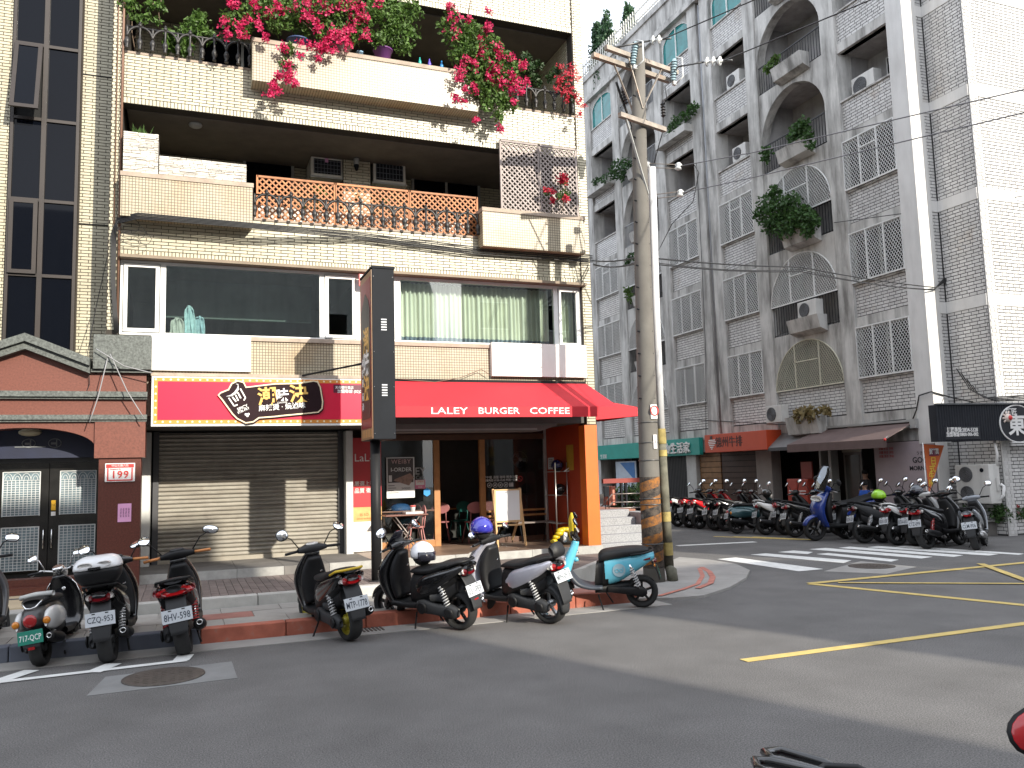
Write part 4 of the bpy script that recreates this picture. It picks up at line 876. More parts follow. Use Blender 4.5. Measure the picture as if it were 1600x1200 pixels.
# helmet rack in the orange alcove
t = thing('helmet_rack', 'thin chrome wire rack with shelves in the orange alcove', 'rack', (6.98,14.6,.43)); 
rk = mat('rack_steel', (.55,.53,.5), .3, metal=.8, var=.1); zt = 1.95
R_ = {}
for nm, x, y in (('a',6.62,15.0),('b',6.58,14.45),('c',6.82,14.45),('d',6.82,15.0)):
    q = MB(); q.tube([(x,y,.434),(x,y,zt)], .011, 6); mk('upright', q, rk, t)
for z in (1.78,1.33,.80):
    for y in (14.45,14.6,14.75,14.9,15.0): q = MB(); q.tube([(6.58,y,z),(6.83,y,z)], .007, 5); mk('shelf_rod', q, rk, t)
    q = MB(); q.tube([(6.6,14.45,z),(6.6,15.0,z)], .008, 5); q.tube([(6.82,14.45,z),(6.82,15.0,z)], .008, 5); mk('shelf_rail', q, rk, t)
t = None
q = MB(); hc = on_y(892,729,14.42); q.tube([hc+V(-.15,0,-.09),hc+V(0,0,0),hc+V(.17,0,-.07),hc+V(-.15,0,-.09)], .008, 6); q.tube([hc,hc+V(0,0,.04),hc+V(.02,0,.07),hc+V(.0,0,.09)], .006, 6); solo('clothes_hanger', q, wht, hc, 'white clothes hanger hooked on the chrome rack', 'hanger')
def helmet(name, c, r, m, lab, rot=0, visor=None, half=False):
    t = thing(name, lab, 'helmet', tuple(c)); q = MB(); n = 18
    th0 = pi*.62; vs = [c+V(r*sin(th0*i/8)*cos(2*pi*k/n), r*1.12*sin(th0*i/8)*sin(2*pi*k/n), r*.25+r*.98*cos(th0*i/8)) for i in range(9) for k in range(n)]
    q.add(vs, [(i*n+k,(i+1)*n+k,(i+1)*n+(k+1)%n,i*n+(k+1)%n) for i in range(8) for k in range(n)], True); sh = mk('shell', q, m, t)
    sm = sh.modifiers.new('s','SOLIDIFY'); sm.thickness = .02
    q = MB(); q.sphere(c+V(0,0,r*.1), r*.86, 12, 8); mk('liner', q, black, t)
    if visor:
        q = MB(); vs = [c+V(r*1.04*cos(a), r*1.16*sin(a), z*r) for z in (.42,.05,-.3) for a in [rot+(-1.0+2.0*k/10) for k in range(11)]]
        q.add(vs, [(j*11+k,j*11+k+1,(j+1)*11+k+1,(j+1)*11+k) for j in range(2) for k in range(10)], True); v_ = mk('visor', q, visor, t); sm = v_.modifiers.new('s','SOLIDIFY'); sm.thickness = .006
    return t
smoke = mat('smoked_visor', (.02,.02,.03), .06, var=0, coat=.5)
helmet('helmet', V(6.70,14.6,1.87), .12, mat('navy_gloss', (.01,.015,.09), .12, coat=1), 'navy blue helmet on the top shelf of the chrome rack')
helmet('helmet', V(6.74,14.6,1.42), .11, mat('black_gloss', (.015,.015,.016), .12, coat=1), 'black helmet on the middle shelf of the chrome rack')
q = MB(); q.box(6.852,6.857,14.2,14.5,1.80,2.28); solo('yellow_notice', q, mat('mustard_board', (.40,.22,.02), .6), (6.855,14.35,1.8), 'mustard yellow board on the orange alcove wall', 'notice')
q = MB(); q.box(6.850,6.857,15.1,15.38,1.83,2.06); t = solo('white_notice', q, mat('paper', (.62,.60,.6), .7), (6.85,15.24,1.83), 'white notice with small print on the orange alcove wall', 'notice'); 
for i in range(4): lettering(t, '本店禁止吸菸', .03, (6.848,15.24,2.02-i*.045), WEST, MATS['ink_grey'], ext=.0006)
# yellow raincoats dumped behind the blue scooter
rng = random.Random(4); yel = mat('yellow_plastic', (.50,.36,.01), .4, var=.2, vs=8)
q = MB()
for i in range(9): q.sphere((6.32+i*.055,14.05+rng.uniform(-.03,.03),.52+.20*sin(i*.36)), rng.uniform(.06,.085), 9, 6, (1.2,.9,.7))
solo('yellow_raincoat', q, yel, (6.55,14.05,.43), 'crumpled yellow raincoat over a bag in the alcove', 'raincoat')
q = MB(); q.sphere((6.66,14.18,.55), .2, 14, 8, (1.1,.7,.62)); solo('black_bag', q, mat('black_cloth', (.02,.02,.02), .8), (6.66,14.18,.43), 'black bag under the yellow raincoat in the alcove', 'bag')
# ================================================================ grey apartment block across the side street
tileB = mat('grey_white_brick', (.60,.59,.575), .35, var=.10, vs=1.0, rand=.10, streak=.25, grime=(.32,.30,.28), sscale=(1.1,1.1,.3), spots=.35, spotcol=(.34,.22,.10), spotscale=.8)
mortB = mat('block_mortar', (.045,.044,.044), .9, var=.2)
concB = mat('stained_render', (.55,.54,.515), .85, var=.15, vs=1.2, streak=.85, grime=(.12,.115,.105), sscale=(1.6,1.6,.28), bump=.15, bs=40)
concL = mat('pale_render', (.66,.65,.63), .8, var=.06, vs=1.2, streak=.35, grime=(.33,.32,.30), sscale=(1.6,1.6,.3), bump=.1, bs=40)
grille_m = mat('white_grille', (.74,.74,.72), .45, var=.08, streak=.2)
grille_c = mat('cream_grille', (.55,.53,.42), .45, var=.08)
rail_m = mat('dark_railing', (.025,.026,.028), .5, var=.2); rail_g = mat('grey_railing', (.28,.29,.30), .5)
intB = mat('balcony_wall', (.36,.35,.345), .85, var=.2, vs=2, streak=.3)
tealg = mat('teal_window', (.02,.20,.20), .08, var=.3, vs=3, spec=.6)
B = thing('apartment_block', 'grey-white tiled apartment block with arched balconies across the side street', 'apartment building', (17.0, 15.0, 0))
XB = 17.0; ZK = [3.10+2.61*k for k in range(6)]
def bbox_(name, x0, x1, y0, y1, z0, z1, m, label=None): b = MB(); b.box(x0,x1,y0,y1,z0,z1); return mk(name, b, m, B, label)
WIN = [(15.45,17.25),(21.2,23.0),(24.3,26.2),(30.2,32.2)]; ARC = [(17.8,20.65),(26.8,29.6)]
PIL = [(14.98,15.45),(17.25,17.8),(20.65,21.2),(23.0,23.52),(23.76,24.3),(26.2,26.8),(29.6,30.2),(32.2,32.75)]
for y0, y1 in PIL:
    bbox_('pilaster', XB-.04, XB+.5, y0, y1, 2.72 if y0 > 15 else 2.2, 18.45, concL if y0 < 15.2 else concB)
bbox_('pipe_recess', XB+.12, XB+.4, 23.52, 23.76, 2.72, 18.45, concB)
q = MB(); q.tube([(XB+.04,23.64,2.9),(XB+.04,23.64,18.3)], .05, 10); mk('rain_pipe', q, mat('pipe_grey', (.3,.31,.33), .5), B)
q = MB(); q.box(XB+.02, XB+.30, 14.98, 32.75, 2.72, 3.09); mk('beam', q, concB, B)
BB = Bricks()
def diag(inside, y0, y1, z0, z1, x, sp=.092, ratio=1.35, r=.0065):
    q = MB(); n = 70; H_ = z1-z0
    for sg in (1,-1):
        c = y0-H_/ratio if sg > 0 else y0
        while c < (y1 if sg > 0 else y1+H_/ratio):
            st = None; seg = None
            for i in range(n+1):
                z = z0+H_*i/n; y = c+sg*(z-z0)/ratio; ins = inside(y, z)
                if ins and st is None: st = (y, z)
                if ins: seg = (y, z)
                if (not ins or i == n) and st is not None:
                    if seg[1]-st[1] > .02: q.bar((x, *st), (x, *seg), r*1.6, r*2, up=(1,0,0))
                    st = None
            c += sp
    return q
def recess(y0, y1, z0, z1, dep=1.15, win=True):
    """open balcony: back wall, side walls, ceiling, floor"""
    q = MB(); x0, x1 = XB+.3, XB+dep
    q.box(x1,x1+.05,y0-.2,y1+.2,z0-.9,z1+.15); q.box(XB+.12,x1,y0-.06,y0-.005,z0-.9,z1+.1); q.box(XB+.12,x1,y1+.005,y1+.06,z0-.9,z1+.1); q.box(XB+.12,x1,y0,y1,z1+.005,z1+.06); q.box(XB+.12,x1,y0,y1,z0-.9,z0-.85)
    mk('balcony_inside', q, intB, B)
    if win:
        ym = y0+.25; q = MB(); q.box(x1-.03,x1,ym,ym+.9,z0-.1,z1-.25); o = mk('balcony_window', q, white_fr, B)
        q = MB(); q.box(x1-.04,x1-.031,ym+.05,ym+.43,z0-.05,z1-.3); q.box(x1-.04,x1-.031,ym+.47,ym+.85,z0-.05,z1-.3); mk('pane', q, dglass, o)
def grille_win(y0, y1, z0, z1, m=grille_m, hopper=False):
    q = MB(); x = XB-.045; t = .035
    q.box(x-.02,x+.02,y0,y1,z0,z0+t); q.box(x-.02,x+.02,y0,y1,z1-t,z1)
    w = (y1-y0)/3
    for i in range(4): yy = y0+w*i; q.box(x-.02,x+.02,max(y0,yy-t/2),min(y1,yy+t/2),z0+t,z1-t)
    if hopper: q.box(x-.02,x+.02,y0+w,y0+2*w,z0+(z1-z0)*.72,z0+(z1-z0)*.72+t)
    o = mk('window_grille', q, m, B)
    mk('mesh', diag(lambda y, z: y0 < y < y1 and z0 < z < z1, y0, y1, z0, z1, x), m, o, kind='stuff')
    q = MB(); q.box(XB+.16,XB+.19,y0,y1,z0,z1); wn = mk('window', q, dglass, B)
    q = MB()
    for yy in (y0,(y0+y1)/2-.02,y1-.05): q.box(XB+.13,XB+.159,yy,yy+.05,z0,z1)
    q.box(XB+.13,XB+.159,y0+.05,y1-.05,z1-.05,z1); mk('frame', q, MATS['grey_alu'], wn)
OPEN = {(0,3),(0,4),(1,3),(1,4),(2,3),(2,4),(3,3),(3,4)}
for w, (y0, y1) in enumerate(WIN):
    for k, z in enumerate(ZK):
        zw0, zw1 = z+.93, z+2.33
        bbox_('lintel', XB+.02, XB+.3, y0, y1, z+2.335, z+2.61, concB)
        bbox_('spandrel', XB+.06, XB+.3, y0, y1, z, z+.88, mortB); BB.wall('x', XB+.06, y0, y1, z+.02, z+.88, pitch=.205, row=.084, joint=.015, off=.5)
        bbox_('sill', XB+.0, XB+.3, y0, y1, z+.88, z+.925, concB)
        if k == 5:
            q = MB(); yc = (y0+y1)/2; n = 14; pts = [(y0+.05,zw0),(y1-.05,zw0)]+[(yc+(y1-y0-.1)/2*cos(pi*i/n), zw0+.75+.5*sin(pi*i/n)) for i in range(n+1)]
            q.prism([(-a, b_) for a, b_ in pts], (XB+.10,0,0),(0,-1,0),(0,0,1),(.03,0,0)); wn = mk('arched_window', q, tealg, B)
            q = MB(); ring = [(XB+.08,a,b_) for a, b_ in pts]; q.tube(ring+[ring[0]], .03, 5); q.box(XB+.06,XB+.1,yc-.02,yc+.02,zw0,zw1-.1); mk('frame', q, white_fr, wn)
            a0 = MB(); m_ = n+1
            arcp = pts[2:]
            for (ya, za_), (yb_, zb_) in zip(arcp[:-1], arcp[1:]): a0.prism([(-ya,za_),(-yb_,zb_),(-yb_,zw1+.005),(-ya,zw1+.005)], (XB+.05,0,0),(0,-1,0),(0,0,1),(.25,0,0))
            a0.box(XB+.05,XB+.3,y0,y0+.05,zw0,zw1+.005); a0.box(XB+.05,XB+.3,y1-.05,y1,zw0,zw1+.005); mk('arch_wall', a0, concB, B)
        elif (w, k) in OPEN: recess(y0, y1, zw0, zw1)
        else: grille_win(y0, y1, zw0, zw1, hopper=(k == 2))
# arched bays
def arch(ai, k):
    y0, y1 = ARC[ai]; z = ZK[k]; yc, ry = (y0+y1)/2, (y1-y0)/2-.02; low = k == 0; zb = z+.90 if low else z-.02; zs_ = z+.92; top = z+2.32; rz = top-zs_
    def inside(y, zz): return zb < zz and ((zz <= zs_ and abs(y-yc) < ry) or (zz > zs_ and ((y-yc)/ry)**2+((zz-zs_)/rz)**2 < 1))
    n = 24; arc_ = [(yc+ry*cos(pi*i/n), zs_+rz*sin(pi*i/n)) for i in range(n+1)]
    q = MB(); zt = z+2.59
    for (ya, za_), (yb_, zb_) in zip(arc_[:-1], arc_[1:]): q.prism([(-ya,za_),(-yb_,zb_),(-yb_,zt),(-ya,zt)], (XB-.005,0,0),(0,-1,0),(0,0,1),(.30,0,0))
    for a, b_ in ((y0,yc-ry),(yc+ry,y1)): q.box(XB-.005,XB+.295,a,b_,zb,zt)
    mk('arch_wall', q, concB, B)
    if low:
        bbox_('spandrel', XB+.06, XB+.3, y0, y1, z, z+.88, mortB); BB.wall('x', XB+.06, y0, y1, z+.02, z+.88, pitch=.205, row=.084, joint=.015, off=.5)
    g = ai == 1 and k < 3 or ai == 0 and k < 3
    if g:
        q = MB(); x = XB-.02; gm = grille_c if (k == 0 and ai == 0) else grille_m
        q.tube([(x,a,b_) for a, b_ in arc_], .022, 5); q.box(x-.02,x+.02,yc-ry,yc+ry,zs_-.03,zs_+.01)
        for f in (-.36,.36): yy = yc+ry*f; q.box(x-.02,x+.02,yy-.018,yy+.018,zs_,zs_+rz*sqrt(1-f*f))
        q.box(x-.02,x+.02,yc-ry*.36,yc+ry*.36,zs_+rz*.55,zs_+rz*.55+.035); o = mk('arch_grille', q, gm, B)
        mk('mesh', diag(lambda y, zz: zz > zs_ and inside(y, zz), y0, y1, zs_, top, x), gm, o, kind='stuff')
    if not low:
        rm = rail_g if (k >= 3 and ai == 1) else rail_m; q = MB(); x = XB+.05; nb = int((2*ry)/.11)
        for i in range(nb+1): yy = yc-ry+2*ry*i/nb; q.box(x-.008,x+.008,yy-.008,yy+.008,zb,zs_-.03)
        o = mk('railing', q, rm, B); q = MB(); q.box(x-.02,x+.02,yc-ry,yc+ry,zs_-.035,zs_-.005); q.box(x-.012,x+.012,yc-ry,yc+ry,zb+.04,zb+.06); mk('handrail', q, rm, o)
        q = MB(); yb0, yb1 = yc-.95, yc+.35
        q.add([(XB-.36,yb0+.02,zb+.02),(XB-.36,yb1-.02,zb+.02),(XB-.05,yb1-.08,zb-.28),(XB-.05,yb0+.08,zb-.28),(XB-.05,yb0,zb+.02),(XB-.05,yb1,zb+.02)],[])
        a = [(XB-.40,zb+.32),(XB-.045,zb+.32),(XB-.045,zb-.16),(XB-.30,zb-.06)]
        q = MB(); q.prism(a, (0,yb0,0),(1,0,0),(0,0,1),(0,yb1-yb0,0)); mk('flower_box', q, concB, B)
    recess(y0+.02, y1-.02, z+.92, top-.0, 1.3, win=True)
for ai in (0,1):
    for k in range(6): arch(ai, k)
# top cornice, parapet
q = MB(); q.box(XB-.16,XB+.4,14.7,32.9,18.42,18.58); q.box(XB-.10,XB+.4,14.8,32.85,18.58,18.72); mk('cornice', q, concB, B)
q = MB(); q.box(XB-.02,XB+.2,14.9,32.75,18.72,19.5); q.box(XB-.10,XB+.3,14.85,32.8,19.5,19.75); mk('parapet', q, concB, B)
bbox_('roof', XB, 30, 15.1, 32.7, 18.5, 18.7, concB); bbox_('wall', XB+1.6, 30, 15.3, 32.7, 0, 18.5, intB)
bbox_('end_wall', XB, 30, 32.5, 32.75, 0, 18.6, concB)
# street end: walls towards the road
LB = [(ZK[k]+2.335, ZK[k]+2.61) for k in range(-1, 6)] if False else [(5.43+2.61*k, 5.72+2.61*k) for k in range(6)]
bbox_('corner_pilaster', XB-.038, 17.30, 14.93, 14.985, 0, 18.4, concL); bbox_('corner_wall', 17.30, 17.76, 15.03, 15.3, 0, 18.6, mortB)
bbox_('front_wall', 17.76, 30, 13.88, 15.03, 0, 18.6, mortB)
zz0 = .35
for z0, z1 in [(-.0, 2.85)]+LB:
    if z0 > 0: bbox_('floor_band', 17.302, 17.75, 15.005, 15.03, z0, z1, concL); bbox_('floor_band', 17.735, 17.759, 13.885, 15.0, z0, z1, concL); bbox_('floor_band', 18.02, 30, 13.855, 13.879, z0, z1, concL)
    lo = 0.02 if z0 <= 0 else z1; hi = z1 if z0 <= 0 else None
sp = [(.02, 5.43)]+[(LB[i][1], LB[i+1][0]) for i in range(5)]
for z0, z1 in sp:
    BB.wall('y', 15.03, 17.305, 17.75, z0+.01, z1, pitch=.205, row=.084, joint=.015, off=.5)
    BB.wall('x', 17.76, 13.885, 15.0, z0+.01, z1, pitch=.205, row=.084, joint=.015, off=.5)
    BB.wall('y', 13.88, 18.03, 22.5, z0+.01, z1, pitch=.205, row=.084, joint=.015, off=.5)
    BB.wall('y', 13.845, 17.765, 18.02, z0+.01, z1, pitch=.127, row=.084, joint=.015, off=.0)
bbox_('corner_strip', 17.762, 18.022, 13.852, 13.879, 0, 18.6, concL)
BB.emit(B, tileB)
# ---------------------------------------------------------------- street level of the block
bbox_('beam', XB+.05, XB+.35, 14.98, 32.75, 2.3, 2.72, concB)
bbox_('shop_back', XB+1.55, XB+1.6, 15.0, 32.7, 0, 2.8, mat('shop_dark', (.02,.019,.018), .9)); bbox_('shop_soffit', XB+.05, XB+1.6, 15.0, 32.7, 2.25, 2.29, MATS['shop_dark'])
bbox_('column', XB+.04, XB+.4, 21.17, 21.92, 0, 2.3, mat('beige_column', (.30,.27,.25), .8, var=.1)); bbox_('column', XB+.04, XB+.3, 18.60,18.70,0,2.3,MATS['grey_alu']); bbox_('column', XB+.04,XB+.3,19.0,19.07,0,2.3,MATS['grey_alu'])
bbox_('column', XB+.02,XB+.4,25.25,25.85,0,2.3,mat('white_column', (.5,.5,.48), .7, var=.1)); bbox_('column', XB+.02,XB+.4,28.3,29.0,0,2.3,MATS['white_column'])
plank = mat('brown_plank', (.24,.125,.05), .6, var=.2, vs=5, rand=.1, bump=.1, bs=30); plankd = mat('dark_plank', (.05,.022,.012), .6, var=.2, vs=5)
t = thing('plank_wall', 'brown horizontal plank wall and dark plank shutter under the orange sign', 'wall', (17.2, 23.6, 0))
for i in range(12):
    z = .05+i*.19; q = MB(); q.box(17.15,17.22,23.96,25.2,z+.012,z+.185); bev(mk('plank', q, plank, t), .006); q = MB(); q.box(17.18,17.22,22.0,23.94,z+.012,z+.185); mk('plank', q, plankd, t)
q = MB(); q.box(17.22,17.25,21.95,25.25,0,2.3); mk('backing', q, black, t)
t = thing('folding_gate', 'dark folding metal gate under the teal sign', 'gate', (17.2, 26.9, 0))
for i in range(22): q = MB(); y = 25.9+i*.105; q.box(17.17,17.2,y,y+.06,.02,2.25); mk('bar', q, rail_m, t)
q = MB(); q.box(17.2,17.22,25.86,28.3,0,2.3); mk('backing', q, black, t)
t = thing('blue_poster', 'white and blue poster board under the far end of the teal sign', 'poster', (17.1,30.4,.4)); q = MB(); q.box(17.08,17.12,29.6,31.3,.4,2.1); mk('board', q, mat('poster_pale', (.42,.48,.55), .5), t)
q = MB(); q.prism([(-30.9,2.05),(-29.7,2.05),(-29.7,1.3)], (17.07,0,0),(0,-1,0),(0,0,1),(.009,0,0)); mk('blue_field', q, mat('poster_blue', (.03,.14,.36), .5), t)
# signs
tealm = mat('teal_sign', (.01,.27,.225), .45, var=.08); orm = mat('orange_sign', (.52,.062,.018), .45, var=.06)
t = thing('teal_sign', 'long teal shop sign with white raised characters behind the pole', 'shop sign', (16.9,28.7,2.2))
q = MB(); q.box(16.84,17.0,24.72,32.6,2.21,2.82); bev(mk('board', q, tealm, t), .01)
for i, ch in enumerate('山生活家'): lettering(t, ch, .42, (16.80,26.75-.43*i,2.46), WEST, wht, bold=.012, ext=.03)
lettering(t, '生活館', .2, (16.835,31.9,2.33), WEST, wht, ext=.004)
t = thing('orange_sign', 'orange-red box sign with dark characters and a striped white emblem', 'shop sign', (16.7,22.2,2.25))
q = MB(); q.box(16.42,16.98,20.55,23.78,2.25,2.85); bev(mk('box', q, orm, t), .01)
lettering(t, '德州牛排', .36, (16.415,22.45,2.55), WEST, mat('sign_ink', (.06,.015,.012), .5), bold=.01, ext=.004)
q = MB()
for i, (w_, o_) in enumerate(((.36,0),(.42,0),(.38,.0),(.30,.02),(.18,.03),(.08,.03))): z = 2.66-i*.058; q.box(16.405,16.418,23.35-w_/2+o_,23.35+w_/2+o_,z-.014,z+.014)
mk('emblem', q, wht, t)
q = MB(); q.box(16.405,16.418,23.33,23.45,2.69,2.80); mk('emblem_top', q, MATS['sign_ink'], t)
# awnings of the block
awm = mat('brown_awning', (.13,.088,.082), .8, var=.1, vs=1.5, streak=.3, grime=(.06,.045,.04)); awg = mat('grey_awning', (.17,.165,.165), .7, var=.15)
t = thing('brown_awning', 'wide brown retractable awning with valance over the dark shop', 'awning', (16.5,17.4,2.1))
q = MB(); slab((16.0,15.55,2.345),(16.0,19.15,2.345),(17.0,18.88,2.76),(17.0,15.6,2.76),.012); mk('cloth', q, awm, t); q = MB(); q.box(15.99,16.002,15.55,19.15,2.13,2.343); mk('valance', q, awm, t)
q = MB(); q.box(16.9,17.02,15.45,19.0,2.765,2.82); q.tube([(16.95,15.6,2.70),(16.5,15.75,2.50),(16.05,15.62,2.36)], .022, 6); q.box(16.85,17.0,15.42,15.6,2.60,2.83); mk('case', q, mat('awning_steel', (.32,.32,.31), .5), t)
q = MB(); q.sphere((15.97,15.56,2.33), .035, 10, 6); mk('end_knob', q, redp, t)
t = thing('grey_awning', 'small grey corrugated canopy between the orange sign and the brown awning', 'canopy', (16.7,19.9,2.2))
q = MB(); slab((16.45,19.2,2.30),(16.45,20.54,2.30),(17.0,20.54,2.74),(17.0,18.95,2.74),.012); mk('sheet', q, awg, t); q = MB(); q.box(16.44,16.452,19.2,20.54,2.20,2.298); mk('fascia', q, mat('dark_fascia', (.06,.06,.065), .6), t)
# pink shop panel, doors, red cabinet
t = thing('shop_hoarding', 'pale pink shop panel lettered GOOD MORNING under the brown awning', 'panel', (17.05,16.0,0)); q = MB(); q.box(17.0,17.05,15.06,16.96,.02,2.28); mk('board', q, mat('pink_board', (.44,.37,.39), .6, var=.12, vs=1.5, spots=.25, spotcol=(.5,.40,.20), spotscale=1.2), t)
lettering(t, 'GOOD', .20, (16.995,15.42,1.80), WEST, mat('ink_black', (.03,.03,.035), .6), bold=.02, ext=.003); lettering(t, 'MORNING', .155, (16.995,15.47,1.60), WEST, MATS['ink_black'], bold=.02, ext=.003); lettering(t, 'うさぎ', .10, (16.995,15.45,1.97), WEST, MATS['ink_black'], ext=.003)
for i in range(3): lettering(t, '拿鐵 果昔 沙拉', .075, (16.995,16.55,2.12-i*.1), WEST, mat('ink_red', (.40,.05,.05), .6), ext=.003)
lettering(t, '. . . . .', .06, (16.995,15.45,1.42), WEST, MATS['ink_black'], ext=.003)
t = thing('shop_door', 'pale framed glass door half hidden behind the children', 'door', (17.4,18.1,0))
q = MB(); q.box(17.38,17.42,17.8,18.48,0,2.1); mk('frame', q, mat('dim_frame', (.16,.16,.15), .5), t); q = MB(); q.box(17.365,17.378,17.88,18.40,.15,2.0); mk('pane', q, mat('dim_pane', (.07,.075,.07), .2), t)
q = MB(); q.box(17.36,17.40,17.78,18.5,2.08,2.2); mk('lamp', q, mat('dim_lamp', (.32,.31,.25), .5), t)
t = thing('red_cabinet', 'red steel cabinet with two doors and white stripes on its front', 'cabinet', (16.8,19.55,0))
q = MB(); q.box(16.62,17.0,19.1,20.0,0,1.36); bev(mk('body', q, mat('cabinet_red', (.36,.05,.03), .4, var=.08), t), .012)
for y0, y1 in ((19.13,19.53),(19.57,19.97)):
    q = MB(); q.box(16.60,16.618,y0,y1,.06,1.32); d_ = mk('door', q, MATS['cabinet_red'], t); q = MB()
    for z in (1.0,.92): q.box(16.592,16.599,y0+.06,y1-.06,z,z+.028)
    mk('stripe', q, wht, d_)
q = MB(); q.box(16.95,17.0,19.3,19.75,1.37,1.85); solo('red_board', q, mat('dim_red', (.26,.06,.05), .6), (16.97,19.5,1.37), 'dim red board standing above the red cabinet', 'board')
# black corrugated sign of the food shop at the corner
t = thing('corrugated_sign', 'black corrugated shop sign with white character emblem and phone numbers on the right', 'shop sign', (17.2,13.7,2.2))
sa, sb = V(15.72,13.80,2.2), V(20.2,13.45,2.2); ux = (sb-sa).normalized(); ny = V(0,0,1).cross(ux); ny = -ny if ny.y > 0 else ny
crm = mat('black_corrugated', (.022,.024,.030), .55, spec=.2, var=.15)
q = MB(); Ls = (sb-sa).length; n = 62; vs = []; pts = []
for i in range(n):
    for f, d_ in ((0,0),(.25,.022),(.55,.022),(.8,0)): pts.append((Ls*(i+f)/n, d_))
pts.append((Ls,0)); m_ = len(pts)
vs = [sa+ux*a+ny*d_+V(0,0,z) for z in (0,.83) for a, d_ in pts]; q.add(vs, [(i,i+1,m_+i+1,m_+i) for i in range(m_-1)]); mk('corrugated_face', q, crm, t)
q = MB(); q.obox(sa+ux*(Ls/2)-ny*.11+V(0,0,.415), ux*Ls, ny*.20, V(0,0,.83)); mk('case', q, crm, t)
q = MB(); q.obox(sa+ux*(Ls/2)+ny*.01+V(0,0,.845), ux*Ls, ny*.10, V(0,0,.03)); mk('edge_trim', q, mat('trim_dark', (.09,.095,.10), .5), t)
AXS = (ux, V(0,0,1)); fr_ = lambda px, py: None
def on_sign(px, py, d=.03):
    r_ = ray(px, py); o = sa+ny*d; tt = (o-CC).dot(ny)/r_.dot(ny); return CC+r_*tt
q = MB(); a, b_ = on_sign(1475,667), on_sign(1532,686); q.obox((a+b_)/2, ux*(b_-a).dot(ux), ny*.012, V(0,0,a.z-b_.z)); pp = mk('phone_plate', q, mat('plate_black', (.012,.014,.02), .4), t)
p_ = on_sign(1504,672,.042); lettering(pp, '訂購專線:2834-5328', .125, p_, AXS, wht, bold=.012, sx=.82); p_ = on_sign(1504,679,.042); lettering(pp, '加盟專線:0800-006-002', .115, p_, AXS, wht, bold=.012, sx=.80)
# emblem: white ringed black disc with character and a red-palmed hand
c = on_sign(1590,662,.03); q = MB(); rr = .50
ring = [c+ux*(rr*1.05*cos(a))+V(0,0,rr*.86*sin(a)) for a in [k*2*pi/36 for k in range(37)]]; q.tube(ring, .018, 6); mk('emblem_ring', q, wht, t)
q = MB(); q.prism([(rr*1.03*cos(k*2*pi/36), rr*.84*sin(k*2*pi/36)) for k in range(36)], c, ux, V(0,0,1), ny*.012); mk('emblem_disc', q, MATS['plate_black'], t)
lettering(t, '東', .52, c+ny*.02+V(0,0,-.06)-ux*.05, AXS, wht, bold=.025); lettering(t, '巧匠', .17, c+ny*.02+V(0,0,.27)-ux*.18, AXS, wht, bold=.015)
q = MB(); hc = on_sign(1574,653,.03); 
for k in range(5):
    a = radians(75+k*36); q.tube([hc+ux*.05*cos(a)+V(0,0,.05*sin(a)), hc+ux*.16*cos(a)+V(0,0,.16*sin(a))], [.022,.030], 8)
q.sphere(hc, .10, 12, 8); mk('hand', q, mat('hand_cream', (.75,.62,.55), .5), t)
q = MB(); q.sphere(hc+ny*.06, .062, 12, 8); mk('palm', q, redp, t)
q = MB()
for off in (0,.05): q.obox(c+V(0,0,-rr*.84-.02-off), ux*.5, ny*.03, V(0,0,.018))
mk('underline', q, wht, t)
# big outdoor unit on the wall, with pipes
def ac_unit(name, c, w, d, h, face, lab, fans=1, cat='air conditioner', m=None, group=None):
    """face: outward normal ('-x' or '-y')"""
    c = Vector(c); n_, ax = (V(-1,0,0), V(0,-1,0)) if face == '-x' else (V(0,-1,0), V(1,0,0))
    t = thing(name, lab, cat, tuple(c), group); q = MB(); q.obox(c+V(0,0,h/2), ax*w, n_*d, V(0,0,h)); bev(mk('case', q, m or mat('ac_white', (.62,.61,.58), .45, var=.06, streak=.25), t), .015)
    r_ = min(h/fans, w)*.40
    for i in range(fans):
        fc = c+n_*(d/2+.004)+ax*(-w*.18 if fans > 1 else -w*.12)+V(0,0,h*(i+.5)/fans)
        q = MB(); q.lathe([(r_,0),(r_,.012),(r_*.92,.014)], fc, n_, 24); mk('fan_guard', q, mat('fan_dark', (.05,.052,.055), .6), t)
        q = MB()
        for k in range(1,7): q.tube([fc+n_*.016+(ax*cos(a)+V(0,0,sin(a)))*r_*k/6.5 for a in [j*2*pi/20 for j in range(21)]], .004, 4, smooth=False)
        mk('fan_rings', q, mat('ring_grey', (.2,.2,.21), .5), t)
    return t
t = ac_unit('outdoor_unit', (17.38,14.25,.76), .90, .34, .90, '-x', 'large two-fan outdoor air-conditioning unit hung under the black corrugated sign', 2)
q = MB(); a = V(17.35,13.80,1.35); q.tube([V(17.5,13.82,1.62),V(17.5,13.78,1.9),V(17.45,13.8,2.25)], .03, 8); q.tube([V(17.5,13.76,1.2),V(17.52,13.70,1.15),V(17.5,13.71,.95),V(17.45,13.76,.85)], .035, 8); mk('pipe', q, wht, t)
q = MB(); q.obox((17.45,13.785,1.2),(.10,0,0),(0,.03,0),(0,0,.3)); mk('side_cover', q, MATS['ac_white'], t); q = MB(); q.lathe([(.05,0),(.05,.006)], (17.205,13.98,1.53), (-1,0,0), 14); mk('badge', q, blackp, t)
